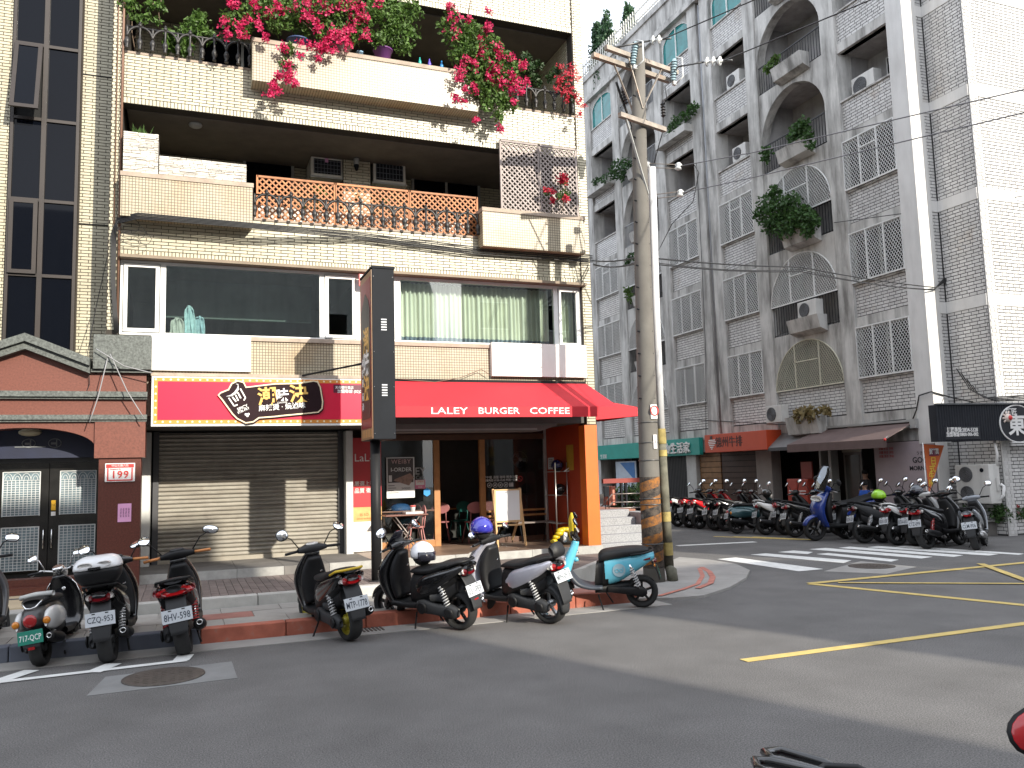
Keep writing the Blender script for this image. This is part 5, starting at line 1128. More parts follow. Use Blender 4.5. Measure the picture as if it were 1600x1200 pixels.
# low planter wall with shrubs
t = thing('planter_wall', 'low weathered concrete planter wall under the outdoor unit', 'planter', (18.5,14.2,0))
q = MB(); q.prism([(16.95,14.55),(17.1,14.25),(24,13.2),(24,13.42),(17.15,14.45),(17.0,14.7)], (0,0,0),(1,0,0),(0,1,0),(0,0,.32)); mk('wall', q, dark_conc, t)
q = MB(); q.prism([(16.90,14.52),(17.07,14.20),(24,13.14),(24,13.44),(17.17,14.47),(17.0,14.72)], (0,0,.322),(1,0,0),(0,1,0),(0,0,.05)); mk('coping', q, concB, t)
lf = leafmat('shrub_leaf', (.045,.10,.022)); rng = random.Random(9)
for i, (x, y, r_) in enumerate(((17.35,14.5,.20),(17.75,14.0,.26),(18.15,13.98,.26),(18.6,13.86,.18),(19.1,13.75,.30),(19.6,13.7,.3))):
    t = thing('shrub', ['small shrub at the left end of the planter','low shrub with red flowers below the outdoor unit','leafy shrub below the right edge of the outdoor unit','sparse shrub in the planter right of the outdoor unit','round shrub at the right edge of the photograph','shrub in the planter beyond the right edge'][i], 'shrub', (x,y,.33), 'shrubs in the planter')
    q = MB(); leaves(q, (x,y,.52), (r_,r_*.8,.22), 420, .075, rng=rng); mk('foliage', q, lf, t); q = MB()
    for k in range(5): q.tube([(x,y,.33),(x+rng.uniform(-.1,.1),y+rng.uniform(-.1,.1),.55)], .006, 4)
    mk('stem', q, mat('stem_brown', (.09,.06,.04), .8), t)
    if i in (1,2): q = MB(); [blooms(q, (x+rng.uniform(-.1,.1),y-.1,.6+rng.uniform(-.1,.08)), .04, 5, .035, rng) for k in range(3)]; mk('flowers', q, mat('red_flower', (.5,.02,.03), .6), t, kind='stuff')
# smaller units and plants on the block's balconies
ac_unit('outdoor_unit', (16.80,18.75,5.95), .75, .28, .52, '-x', 'white outdoor unit standing in the flower box of the third-floor arch')
ac_unit('outdoor_unit', (16.70,20.35,3.05), .72, .28, .52, '-x', 'white outdoor unit on a bracket above the canopies')
ac_unit('outdoor_unit', (17.3,22.0,11.95), .7, .3, .5, '-x', 'outdoor unit in the open balcony behind the power line')
ac_unit('outdoor_unit', (17.3,22.1,14.55), .7, .3, .5, '-x', 'outdoor unit in the uppermost open balcony left of the arches')
ac_unit('outdoor_unit', (17.35,16.6,11.8), .8, .3, .6, '-x', 'outdoor unit in the open balcony right of the arches')
# ================================================================ things on the balconies of the corner house
def baluster_rail(x0, x1, y, z0, h, lab, bay=.385):
    t = thing('iron_railing', lab, 'railing', ((x0+x1)/2, y, z0), 'cast iron balcony railings')
    q = MB(); q.tube([(x0,y,z0+h*.80),(x1,y,z0+h*.80)], .016, 8); mk('top_rail', q, black_iron, t)
    prof = [(.030,0),(.032,.03),(.022,.05),(.042,.10),(.046,.13),(.036,.17),(.018,.20),(.016,.3),(.022,.36),(.016,.40)]
    n = round((x1-x0)/bay); b = (x1-x0)/n; me1 = me2 = me3 = None; s = h/.48
    for i in range(n+1):
        x = x0+i*b
        if me1 is None:
            q = MB(); q.lathe([(r, z*s) for r, z in prof], (0,0,0), n=10); me1 = q.mesh('baluster'); me1.materials.append(black_iron)
            q = MB(); q.lathe([(r, z*s) for r, z in prof[:8]]+[(.024,.36*s),(.026,.40*s),(.034,.405*s),(.034,.44*s),(.016,.445*s),(.022,.47*s),(.008,.49*s)], (0,0,0), n=10); me2 = q.mesh('post'); me2.materials.append(black_iron)
            q = MB(); q.tube([(b/2*(1-cos(pi*k/12)), 0, .20*s+.20*s*sin(pi*k/12)) for k in range(13)], .021, 6); me3 = q.mesh('arch'); me3.materials.append(black_iron)
        for me, nm, xx in ((me1,'baluster',x),(me2,'post',x+b/2),(me3,'arch',x)):
            if i == n and nm != 'baluster': continue
            o = bpy.data.objects.new(nm, me); COL.objects.link(o); o.parent = t; o.location = V(xx,y,z0)-t.location
    return t
baluster_rail(1.02, 4.84, 13.60, 6.02, .46, 'black cast iron railing of arches below the orange lattice')
baluster_rail(-.90, .94, 13.62, 8.555, .46, 'black cast iron railing at the upper left, left of the long planter')
baluster_rail(4.92, 6.82, 13.62, 8.555, .46, 'black cast iron railing at the upper right, beside the house corner')
def lattice(x0, x1, z0, z1, y, m, lab, sp=.105, w=.026, frame=.03):
    t = thing('lattice_screen', lab, 'lattice', ((x0+x1)/2, y, z0), 'timber lattice panels')
    for sg in (1,-1):
        c = -(z1-z0)
        while c < (x1-x0)+(z1-z0):
            # x = x0+c+sg'*..., clip a 45 degree line
            pts = []
            for tt in (0, z1-z0):
                pass
            a = [x0+c, z0] if sg > 0 else [x0+c, z0]
            if sg > 0: p0, p1 = max(0, -c), min(z1-z0, x1-x0-c); A_, B_ = (x0+c+p0, z0+p0), (x0+c+p1, z0+p1)
            else: p0, p1 = max(0, c-(x1-x0)), min(z1-z0, c); A_, B_ = (x0+c-p0, z0+p0), (x0+c-p1, z0+p1)
            if p1-p0 > .05:
                q = MB(); yy = y+(.008 if sg > 0 else -.002); q.bar((A_[0],yy,A_[1]), (B_[0],yy,B_[1]), .007, w, up=(sg*-1,0,1) if sg > 0 else (1,0,1)); mk('slat', q, m, t)
            c += sp
    for a, b_, c, d in ((x0,x1,z1-.005,z1+frame),(x0,x1,z0-.005,z0+frame),(x0-frame/2,x0+frame/2,z0,z1+frame),(x1-frame/2,x1+frame/2,z0,z1+frame)):
        q = MB(); q.box(a,b_,y-.018,y+.022,c,d); mk('frame', q, m, t)
    return t
lat_o = mat('orange_lattice', (.40,.155,.055), .6, var=.25, vs=6, rand=.2); lat_g = mat('grey_lattice', (.36,.31,.29), .75, var=.2, vs=5, rand=.12)
zl = 6.02; ztop = [on_y(px, py, 13.85).z for px, py in ((405,273),(635,297),(745,308))]
lx = [on_y(px, 300, 13.85).x for px in (401, 524, 640, 746)]; zt = sum(ztop)/3
for i, lb in enumerate(('left third of the orange timber lattice screen','middle third of the orange timber lattice screen','right third of the orange timber lattice screen')): lattice(lx[i]+.01, lx[i+1]-.01, zl, zt-.03, 13.87, lat_o, lb+' behind the railing')
gx = [on_y(px, 280, 13.62).x for px in (782, 843, 901)]; zt = on_y(840,228,13.62).z
lattice(gx[0]+.01, gx[1]-.008, 6.49, zt, 13.62, lat_g, 'left grey lattice screen standing on the right planter', sp=.10); lattice(gx[1]+.008, gx[2]-.005, 6.49, zt, 13.62, lat_g, 'right grey lattice screen beside the house corner', sp=.10)
# stone-clad planter boxes
ledge_m = mat('ledge_stone', (.55,.52,.47), .85, var=.2, vs=7, rand=.22, bump=.3, bs=40)
def stonebox(a, b_, Y, dep, lab, seed):
    rng = random.Random(seed); x0, z1, x1, z0 = a[0], a[1], b_[0], b_[1]; t = thing('stone_planter', lab, 'planter', ((x0+x1)/2, Y, z0))
    q = MB(); q.box(x0,x1,Y,Y+dep,z0,z1-.012); mk('core', q, mat('stone_core', (.2,.18,.16), .9), t)
    z = z0
    while z < z1-.008:
        h = min(rng.uniform(.018,.036), z1-z); x = x0
        while x < x1-.01:
            w = min(rng.uniform(.08,.26), x1-x); p = rng.uniform(.004,.022)
            q = MB(); dz = rng.uniform(-.003,.003)
            q.add([(x+.002,Y,z),(x+w-.002,Y,z),(x+w-.002,Y,z+h-.002),(x+.002,Y,z+h-.002),(x+.004,Y-p,z+.003),(x+w-.004,Y-p*rng.uniform(.6,1.3),z+.003+dz),(x+w-.004,Y-p,z+h-.004),(x+.004,Y-p*rng.uniform(.6,1.3),z+h-.004+dz)], [(4,5,6,7),(0,1,5,4),(1,2,6,5),(2,3,7,6),(3,0,4,7)])
            mk('stone', q, ledge_m, t); x += w
        z += h
    return t
a = on_y(193,204,13.5); b_ = on_y(247,270,13.5); stonebox((a.x,a.z),(b_.x,6.502),13.5,.35,'tall planter box clad in pale stacked stone, left end of the balcony',1)
a2 = on_y(247,241,13.52); b2 = on_y(385,282,13.52); stonebox((b_.x+.01,a2.z-.02),(b2.x,6.502),13.52,.3,'long low planter box clad in pale stacked stone',2)
t = thing('spiky_plant', 'spiky green plant in the tall stone planter', 'plant', (a.x+.25,13.65,a.z)); q = MB(); rng = random.Random(12)
for k in range(46):
    an = rng.uniform(0,2*pi); d = V(cos(an)*.5,sin(an)*.5,rng.uniform(.6,1)).normalized(); p0 = V(a.x+.25+rng.uniform(-.12,.12),13.65,a.z-.01); s_ = d.cross(V(0,0,1)).normalized()*.012; L_ = rng.uniform(.10,.22)
    q.add([p0-s_,p0+s_,p0+d*L_*.6+s_*.8,p0+d*L_,p0+d*L_*.6-s_*.8],[(0,1,2,4),(4,2,3)])
mk('blades', q, leafmat('spiky_leaf', (.08,.15,.04)), t)
# window air conditioners on the balcony wall
def window_ac(px0, py0, px1, py1, lab, sticker):
    a, b_ = on_y(px0,py0,15.05), on_y(px1,py1,15.05); t = thing('window_unit', lab, 'air conditioner', ((a.x+b_.x)/2,15.05,b_.z))
    q = MB(); q.box(a.x,b_.x,15.05,15.69,b_.z,a.z); bev(mk('case', q, mat('ac_cream', (.74,.72,.64), .5, var=.1, streak=.3), t), .01)
    q = MB(); q.box(a.x+.05,b_.x-.05,15.035,15.048,b_.z+.05,a.z-.05); mk('louvre_back', q, blackp, t)
    q = MB(); n = 9
    for k in range(n): x = a.x+.06+(b_.x-a.x-.12)*k/(n-1); q.box(x-.004,x+.004,15.028,15.036,b_.z+.05,a.z-.05)
    for k in range(4): z = b_.z+.08+(a.z-b_.z-.16)*k/3; q.box(a.x+.05,b_.x-.05,15.026,15.034,z-.004,z+.004)
    mk('grille', q, mat('ac_grille', (.16,.17,.19), .5), t)
    q = MB(); q.tube([(a.x+.06,15.07,b_.z-.005),(a.x+.06,15.68,b_.z-.20)], .012, 6); q.tube([(b_.x-.06,15.07,b_.z-.005),(b_.x-.06,15.68,b_.z-.20)], .012, 6); q.box(a.x-.02,b_.x+.02,15.03,15.69,b_.z-.03,b_.z-.002); mk('bracket', q, MATS['grey_alu'], t)
    q = MB(); x = a.x+.28 if sticker == 'p' else b_.x-.045; q.box(x-.03,x+.03,15.02,15.026,a.z-.11,a.z-.03); mk('label', q, MATS['pink_paper'] if sticker == 'p' else wht, t)
window_ac(486,243,537,279,'left window air conditioner with a pink label on the dark balcony wall','p'); window_ac(583,247,634,289,'right window air conditioner with a white label on the dark balcony wall','w')
c = on_y(557,252,14.9); t = thing('wall_lamp', 'small lantern wall lamp between the two window air conditioners', 'lamp', tuple(c))
q = MB(); q.lathe([(.03,-.1),(.05,-.06),(.055,.05),(.03,.09),(.01,.14)], c, n=10); mk('lantern', q, mat('lantern_glass', (.35,.35,.33), .3), t); q = MB(); q.lathe([(.06,.05),(.02,.13),(.008,.17)], c, n=10); q.lathe([(.02,-.18),(.045,-.11),(.05,-.07)], c, n=10); q.tube([c+V(0,.02,-.12),c+V(0,.1,-.12)], .012, 6); mk('bracket', q, blackp, t)
for x, y, z, lb in ((6.05,14.2,7.68,'flush ceiling lamp under the third-floor balcony slab'),(.12,14.2,7.68,'flush ceiling lamp at the left end of the balcony slab')):
    q = MB(); q.sphere((x,y,z), .11, 14, 8, (1,1,.45)); solo('ceiling_lamp', q, mat('lamp_white', (.4,.4,.38), .4), (x,y,z), lb, 'lamp')
# flower pots, bucket, bottles on the top planter
def pot(px, py, r, h, m, lab, cat='flower pot'):
    p = on_y(px,py,13.5); q = MB(); q.lathe([(r*.7,0),(r,h),(r*1.08,h),(r*1.08,h+.02),(r*.9,h+.02),(r*.85,h*.9)], (p.x,13.5,8.922), n=16); return solo('flower_pot', q, m, (p.x,13.5,8.922), lb if False else lab, cat)
pot(598,82,.16,.20,mat('purple_plastic', (.16,.045,.20), .45),'purple planter pot on the long upper planter'); pot(533,76,.17,.14,mat('pale_pot', (.50,.42,.38), .6),'pale bowl pot among the pink flowers'); pot(466,58,.18,.12,mat('blue_pot', (.05,.08,.18), .5),'dark blue pot behind the pink flowers'); pot(562,80,.06,.10,mat('lightblue_pot', (.3,.5,.7), .5),'small light blue pot left of the purple pot')
for px, m, lb in ((656,mat('teal_bottle',(.02,.35,.30),.3),'teal bottle on the upper planter'),(671,mat('violet_bottle',(.12,.08,.45),.3),'violet bottle on the upper planter'),(690,mat('blue_bottle',(.03,.25,.6),.3),'blue bottle on the upper planter')):
    p = on_y(px,95,13.45); q = MB(); q.lathe([(.03,0),(.03,.09),(.012,.14),(.012,.17)], (p.x,13.45,8.922), n=10); solo('bottle', q, m, (p.x,13.45,8.922), lb, 'bottle')
# ---------------------------------------------------------------- bougainvilleas and other climbers
lfA = leafmat('bougainvillea_leaf', (.085,.16,.030), .4); lfD = leafmat('dark_leaf', (.03,.065,.016), .4); pink = leafmat('bougainvillea_bract', (.55,.018,.105), .35, .3); red_b = leafmat('red_bract', (.50,.02,.05), .3, .3)
def bush(name, lab, green, flowers, Y, seed, lm=lfA, fm=pink, stems=(), ls=.075, dens=1.0, fsize=.052):
    rng = random.Random(seed); p0 = on_y(green[0][0], green[0][1], Y); t = thing(name, lab, 'plant', tuple(p0)); q = MB()
    for g_ in green:
        px, py, r_ = g_[:3]; yy = Y+(g_[3] if len(g_) > 3 else 0); c = on_y(px,py,yy); R_ = r_*15.5/F_PX
        leaves(q, c, (R_,min(R_,.30)*.8,R_*.85), int(dens*260*(r_/22)**1.7)+18, ls, rng=rng)
    mk('foliage', q, lm, t, kind='stuff')
    if flowers:
        q = MB()
        for f_ in flowers:
            px, py, r_ = f_; c = on_y(px,py,Y-.12); blooms(q, c, r_*15.5/F_PX*.85, int(6+r_*1.7), fsize*rng.uniform(.75,1.0), rng)
        mk('flowers', q, fm, t, kind='stuff')
    q = MB()
    for s_ in stems: q.tube([on_y(px,py,Y+.05) for px, py in s_], .009, 5)
    if not stems:
        for g_ in green[:6]: c = on_y(g_[0],g_[1],Y+.05); q.tube([V(p0.x,Y+.2,8.9), (V(p0.x,Y+.1,8.9)+c)/2+V(0,0,.1), c], .008, 5)
    mk('stems', q, mat('woody_stem', (.13,.09,.06), .85, var=.2), t)
    return t
bush('bougainvillea','large magenta bougainvillea spilling over the left half of the upper planter',
 [(395,22,20),(430,30,22),(420,5,22),(455,12,24),(470,40,18,.2),(500,15,26),(520,45,20),(535,10,24),(560,40,22),(575,15,22),(590,60,14),(548,60,12),(505,60,12),(365,30,16),(380,50,12),(450,75,8),(447,100,7)],
 [(350,32,9),(352,52,8),(362,8,10),(374,40,7),(385,30,8),(400,12,10),(418,22,8),(405,38,8),(430,8,10),(440,16,9),(380,55,7),(395,5,8),(480,5,10),(482,27,13),(495,40,12),(510,20,9),(528,12,9),(540,5,10),(550,18,14),(562,10,12),(556,30,10),(568,30,10),(520,55,13),(530,62,13),(538,55,11),(512,65,11),(500,72,8),(545,70,9),(572,57,9),(415,60,7),(442,74,8),(468,88,5),(483,72,7),(505,77,7),(518,80,6),(498,92,6),(448,102,8),(452,115,9),(450,123,7),(460,131,7),(436,121,8),(428,130,7),(432,140,7),(424,146,7),(470,68,6),(460,10,10),(505,5,9),(590,5,8),(545,45,9)], 13.28, 21,
 stems=[[(470,60),(460,80),(450,98),(452,118),(440,130),(427,144)],[(500,60),(480,40),(455,20)],[(540,65),(550,35),(545,5)],[(560,70),(575,40),(570,10)]])
bush('green_bush','green leafy shrub behind the purple pot on the upper planter',[(600,20,26),(620,45,22),(635,15,24),(605,60,16),(630,72,14),(642,50,14)],[],13.45,22, stems=[[(598,80),(605,50),(625,20)],[(598,80),(590,50),(596,10)]])
bush('bougainvillea','magenta bougainvillea cascading over the right end of the upper planter',
 [(700,40,16),(715,60,20),(705,20,10),(735,50,22),(740,80,26),(720,85,20),(765,75,24),(760,105,28),(735,115,20),(785,95,20),(790,125,22),(765,140,24),(745,140,14),(785,155,16),(798,165,12),(780,180,10),(760,165,10),(810,105,10,.2)],
 [(708,29,11),(712,50,12),(702,10,8),(732,30,7),(762,45,9),(764,18,7),(755,78,10),(752,85,9),(728,96,10),(741,100,9),(772,105,12),(770,110,9),(780,88,9),(776,75,9),(798,92,8),(718,115,8),(716,122,7),(724,158,7),(742,137,8),(764,122,8),(778,130,9),(785,128,9),(798,118,10),(805,130,11),(812,142,9),(800,142,9),(818,100,8),(822,128,8),(803,160,7),(726,140,6),(710,152,6),(744,187,6),(783,201,8),(816,105,7),(750,60,6)], 13.25, 23,
 stems=[[(730,110),(735,70),(715,20)],[(760,100),(775,140),(783,196)],[(730,40),(735,0)]])
bush('red_creeper','sparse red flowering creeper at the top balcony corner',[(880,130,12),(890,150,10),(870,110,8)],[(875,105,7),(885,118,9),(892,105,8),(878,130,10),(890,138,10),(882,145,8),(898,150,10),(902,125,7),(872,125,8),(905,158,7),(896,118,9),(886,158,5),(912,165,5),(905,178,5),(868,140,5)],13.45,24,lm=lfD,fm=red_b, stems=[[(880,170),(885,130),(875,100)],[(885,170),(895,140),(892,105)]],fsize=.035)
bush('balcony_shrub','dark green shrub behind the railing at the upper left',[(300,45,18),(310,30,14),(285,50,10),(325,55,12),(265,55,8)],[],13.85,25,lm=lfA,stems=[[(300,90),(300,50),(310,25)]])
bush('thin_tree','thin branching tree in a pot at the left end of the upper balcony',[(205,10,14),(215,30,7),(228,28,7),(195,5,10),(235,10,8),(250,10,7),(245,32,5)],[],13.7,26,stems=[[(212,85),(206,50),(207,10)],[(210,60),(228,30),(240,5)],[(250,45),(248,20),(252,0)]],dens=.6)
bush('potted_palm','spiky potted palm behind the upper left railing',[(276,66,10),(290,78,8),(265,72,6)],[],13.8,27,ls=.14,dens=.7,stems=[[(276,90),(276,70)]])
bush('balcony_shrub','dark climber leaves at the right end of the upper balcony',[(825,105,14),(835,125,12),(822,90,10),(815,130,12),(860,120,8),(840,100,8)],[],13.8,28,lm=lfD,stems=[[(830,160),(828,120),(822,90)]])
bush('wall_rose','small red flowers climbing the right grey lattice',[(880,285,6),(884,302,8),(855,300,5),(876,308,6)],[(880,277,7),(884,280,7),(876,282,6),(855,296,5),(862,300,5),(884,310,6),(863,313,5)],13.5,29,fm=red_b,stems=[[(878,330),(884,300),(880,278)]],ls=.05)
bush('lattice_plants','green potted plants behind the orange lattice screen',[(500,300,10),(495,320,8),(560,310,6),(598,315,6),(640,325,6),(470,318,6)],[],14.15,30,lm=lfA,stems=[[(500,340),(500,300)]],dens=.5)
# added pale slab standing in for the sunlit tile wall seen through the lattice
q = MB(); q.box(1.05,4.8,14.2,14.3,5.97,6.40); solo('sunlit_wall_slab', q, mat('sunlit_wall_tone', (.55,.52,.48), .7, var=.7, vs=5), (2.9,14.25,5.97), 'added pale slab standing in for the sunlit wall behind the orange lattice', 'boxes')
# cables fixed to the house
cab = mat('black_cable', (.015,.015,.016), .5, var=0)
def cable(pts, lab, r=.012, grp='black cables', mm=None, sag=0):
    q = MB(); P_ = [Vector(p) for p in pts]; out = [P_[0]]
    for a, b_ in zip(P_[:-1], P_[1:]):
        n_ = 10 if sag else 3
        for k in range(1, n_+1): u = k/n_; out.append(a.lerp(b_, u)-V(0,0,sag*4*u*(1-u)))
    q.tube(out, r, 6); return solo('cable', q, mm or cab, tuple(P_[0]), lab, 'cable', grp)
for i in range(5):
    dz = i*.022; cable([on_y(179,520,13.62)+V(.012*i,0,0), on_y(174,440,13.62)+V(.012*i,0,0), on_y(175,365,13.62)+V(.014*i,0,0), on_y(183,341,13.55)+V(0,0,-.02*i), on_y(215,333,13.36)+V(0,0,-dz), on_y(395,349,13.36)+V(0,-.01*i,-dz), on_y(560,364,13.60)+V(0,0,-dz*1.2), on_y(745,386,13.60)+V(0,0,-dz*1.5), V(7.11,13.60,5.80-.03*i)], ['topmost','second from the top','middle','fourth from the top','lowest'][i]+' black cable of the bundle along the brick band below the planters', .010, 'cables along the brick band', sag=0)
for a_, b_, lb_ in (((168,560),(140,660),'thin loose cable hanging steeply from the green block down to the left'),((172,553),(226,655),'thin loose cable slanting across the porch down to the right'),((150,545),(238,583),'thin loose cable looping along the underside of the green stone block')):
    cable([on_y(a_[0],a_[1],13.28), on_y((a_[0]+b_[0])/2,(a_[1]+b_[1])/2+8,13.26), on_y(b_[0],b_[1],13.26)], lb_, .008, 'loose cables on the porch', mat('grey_cable', (.25,.25,.26), .5))
rng = random.Random(31)
for i in range(3):
    c = on_y(200+i*6,352,13.5); cable([c+V(.16*cos(a)*(1+.2*i),-.02*sin(a*2),.12*sin(a)-.1*i) for a in [k*2*pi/14 for k in range(15)]], 'loose coil of thin wire under the left planter', .004, 'coils of wire under the planter')
cable([on_y(100+20,690-40,13.6), on_y(140,600,13.45), on_y(137,550,13.45), on_y(150,480,14.2), on_y(168,400,14.3), on_y(172,345,13.65)], 'long thin wire drooping beside the stairwell wall', .006)
c = on_y(764,569,13.55); cable([on_y(621,592,13.6), on_y(680,597,13.58), on_y(720,590,13.6), on_y(752,577,13.6), on_y(766,586,13.6)], 'thin brown wire draped over the awning top', .006, mm=mat('brown_wire', (.15,.10,.07), .6))
q = MB(); a, b_ = on_y(561,428,13.6), on_y(577,447,13.6); q.box(a.x,b_.x,13.60,13.63,b_.z,a.z); t = solo('small_sign', q, redp, (a.x,13.6,b_.z), 'small red and white sign half hidden behind the vertical sign', 'sign'); q = MB(); q.box(a.x+.02,b_.x-.02,13.595,13.599,b_.z+.05,a.z-.01); mk('white_field', q, wht, t)
lettering(t, '租', .12, ((a.x+b_.x)/2,13.593,(a.z+b_.z)/2+.02), FRONT, MATS['ink_black'], ext=.001)
# ================================================================ utility pole
concP = mat('pole_concrete', (.135,.127,.113), .85, var=.14, vs=3, bump=.25, bs=50, streak=.35, grime=(.12,.10,.085), sscale=(3,3,.25))
def polemat():
    m = concP.copy(); m.name = 'pole_stripes'; n = m.node_tree.nodes; l = m.node_tree.links.new; p = n['Principled BSDF']; src = p.inputs['Base Color'].links[0].from_socket
    tc = n.new('ShaderNodeTexCoord'); sp = n.new('ShaderNodeSeparateXYZ'); l(tc.outputs['Object'], sp.inputs[0])
    at = n.new('ShaderNodeMath'); at.operation = 'ARCTAN2'; l(sp.outputs[1], at.inputs[0]); l(sp.outputs[0], at.inputs[1])
    m1 = n.new('ShaderNodeMath'); m1.operation = 'MULTIPLY_ADD'; m1.inputs[1].default_value = -.285/(2*pi); l(at.outputs[0], m1.inputs[0]); l(sp.outputs[2], m1.inputs[2])
    m2 = n.new('ShaderNodeMath'); m2.operation = 'DIVIDE'; m2.inputs[1].default_value = .285; l(m1.outputs[0], m2.inputs[0])
    fr = n.new('ShaderNodeMath'); fr.operation = 'FRACT'; l(m2.outputs[0], fr.inputs[0]); gt = n.new('ShaderNodeMath'); gt.operation = 'GREATER_THAN'; gt.inputs[1].default_value = .48; l(fr.outputs[0], gt.inputs[0])
    def mix(f, a, b):
        x = n.new('ShaderNodeMix'); x.data_type = 'RGBA'
        l(f, x.inputs[0])
        for i, c in ((6,a),(7,b)):
            if isinstance(c, tuple): x.inputs[i].default_value = (*c,1)
            else: l(c, x.inputs[i])
        return x.outputs[2]
    t = n.new('ShaderNodeTexNoise'); t.inputs['Scale'].default_value = 14; t.inputs['Detail'].default_value = 8; t.inputs['Roughness'].default_value = .75; l(tc.outputs['Object'], t.inputs['Vector'])
    r = n.new('ShaderNodeMapRange'); r.inputs[1].default_value = .40; r.inputs[2].default_value = .60; l(t.outputs[0], r.inputs[0])
    dark = mix(r.outputs[0], (.018,.016,.016), (.10,.078,.06)); yel = mix(r.outputs[0], (.33,.13,.025), (.09,.055,.035))
    st = mix(gt.outputs[0], dark, yel)
    lo = n.new('ShaderNodeMath'); lo.operation = 'GREATER_THAN'; lo.inputs[1].default_value = .25; l(sp.outputs[2], lo.inputs[0]); hi = n.new('ShaderNodeMath'); hi.operation = 'LESS_THAN'; hi.inputs[1].default_value = 1.66; l(sp.outputs[2], hi.inputs[0])
    a = n.new('ShaderNodeMath'); a.operation = 'MULTIPLY'; l(lo.outputs[0], a.inputs[0]); l(hi.outputs[0], a.inputs[1])
    l(mix(a.outputs[0], src, st), p.inputs['Base Color']); return m
pole_m = polemat()
PB = on_z(1022, 911, .035); PY = PB.y+.16
ax = [on_y(1022.5,906,PY), on_y(1016,780,PY), on_y(1006.5,480,PY), on_y(999.5,250,PY), on_y(997,72,PY)]; ax[0].z = .0
T_ = thing('utility_pole', 'concrete utility pole with worn orange and black stripes at its foot', 'utility pole', tuple(ax[0]))
q = MB(); q.tube(ax, [.168,.160,.140,.122,.108], 24); mk('shaft', q, pole_m, T_)
def axz(z):
    for a, b_ in zip(ax[:-1], ax[1:]):
        if a.z <= z <= b_.z: return a.lerp(b_, (z-a.z)/(b_.z-a.z))
    return ax[-1]
band = mat('steel_band', (.10,.10,.10), .4, metal=.6)
for z, r_ in ((.62,.176),(1.23,.172),(1.32,.172),(1.92,.166),(2.2,.163),(2.52,.162)):
    q = MB(); c = axz(z); q.lathe([(r_-.008,-.008),(r_,-.006),(r_,.006),(r_-.008,.008)], c, n=24, cap=False); mk('band', q, band, T_)
q = MB()
for i in range(20):
    z = 2.9+i*.36; c = axz(z); q.lathe([(.006,0),(.006,.012)], c+V(.06,-.135+.0035*i,0), (0.3,-1,0), 6)
    q.lathe([(.012,0),(.012,.06)], c+V(-.13+.003*i,-.05,0), (-1,-.4,0), 6)
mk('step_holes', q, blackp, T_)
rust = mat('rusty_galvanised', (.30,.26,.22), .55, var=.3, vs=6, spots=.9, spotcol=(.26,.09,.03), spotscale=4, metal=.2)
def arm(pa, pb, z, w=.075):
    a, b_ = on_z(*pa, z), on_z(*pb, z); q = MB(); q.bar(a, b_, w, w); return mk('crossarm', q, rust, T_), a, b_
zt = ax[-1].z
o1, a1, b1 = arm((946,74),(1058,114), zt-.25); o2, a2, b2 = arm((926,86),(1047,127), zt-.38); o3, a3, b3 = arm((968,179),(1039,203), zt-1.42)
q = MB(); pc = axz(zt-1.15)
for p in (a1.lerp(b1,.30), a1.lerp(b1,.78)): q.bar(p, pc+V(0,-.12,0), .03, .012)
for p in (a2.lerp(b2,.25),): q.bar(p, pc+V(-.06,.1,.05), .03, .012)
mk('brace', q, rust, T_)
q = MB(); lo = axz(zt-2.6); q.bar(a3.lerp(b3,.12), lo+V(.08,-.1,0), .035, .02); mk('brace', q, MATS['grey_alu'], T_)
porc = mat('white_porcelain', (.66,.67,.66), .2, var=.03, coat=.5); fuse = mat('blue_porcelain', (.30,.42,.47), .3, var=.1); brp = mat('dark_insulator', (.045,.04,.04), .35)
def cutout(p, tilt=.0):
    q = MB(); q.lathe([(.03,-.2)]+[(r_, -.17+.045*i) for i in range(8) for r_ in (.045,.062,.045)]+[(.03,.2)], p, (tilt,-.15,1), 14); o = mk('fuse_cutout', q, fuse, T_)
    q = MB(); q.tube([p+V(.03,-.05,.22),p+V(.10,-.12,.18),p+V(.10,-.12,-.15),p+V(.02,-.03,-.24)], .014, 6); q.box(p.x-.03,p.x+.03,p.y-.03,p.y+.03,p.z-.26,p.z-.20); mk('fuse_holder', q, porc, o)
cutout(a1.lerp(b1,.36)+V(0,-.06,.02), .12); cutout(a1.lerp(b1,.92)+V(0,-.06,-.02), .05)
def strain(p0, p1, n=2, rr=.075):
    """string of disc insulators from p0 to p1"""
    q = MB(); d = (p1-p0).normalized()
    for i in range(n): c = p0.lerp(p1, (i+.5)/n); q.lathe([(.02,-.05),(rr*.5,-.035),(rr,-.005),(rr,.008),(rr*.7,.0),(rr*.4,.01),(.02,.05)], c, d, 16)
    mk('disc_insulator', q, porc, T_); q = MB(); q.tube([p0-d*.12,p0], .015, 6); mk('insulator_link', q, band, T_); q = MB(); q.tube([p1,p1+d*.15], .015, 6); mk('insulator_link', q, band, T_)
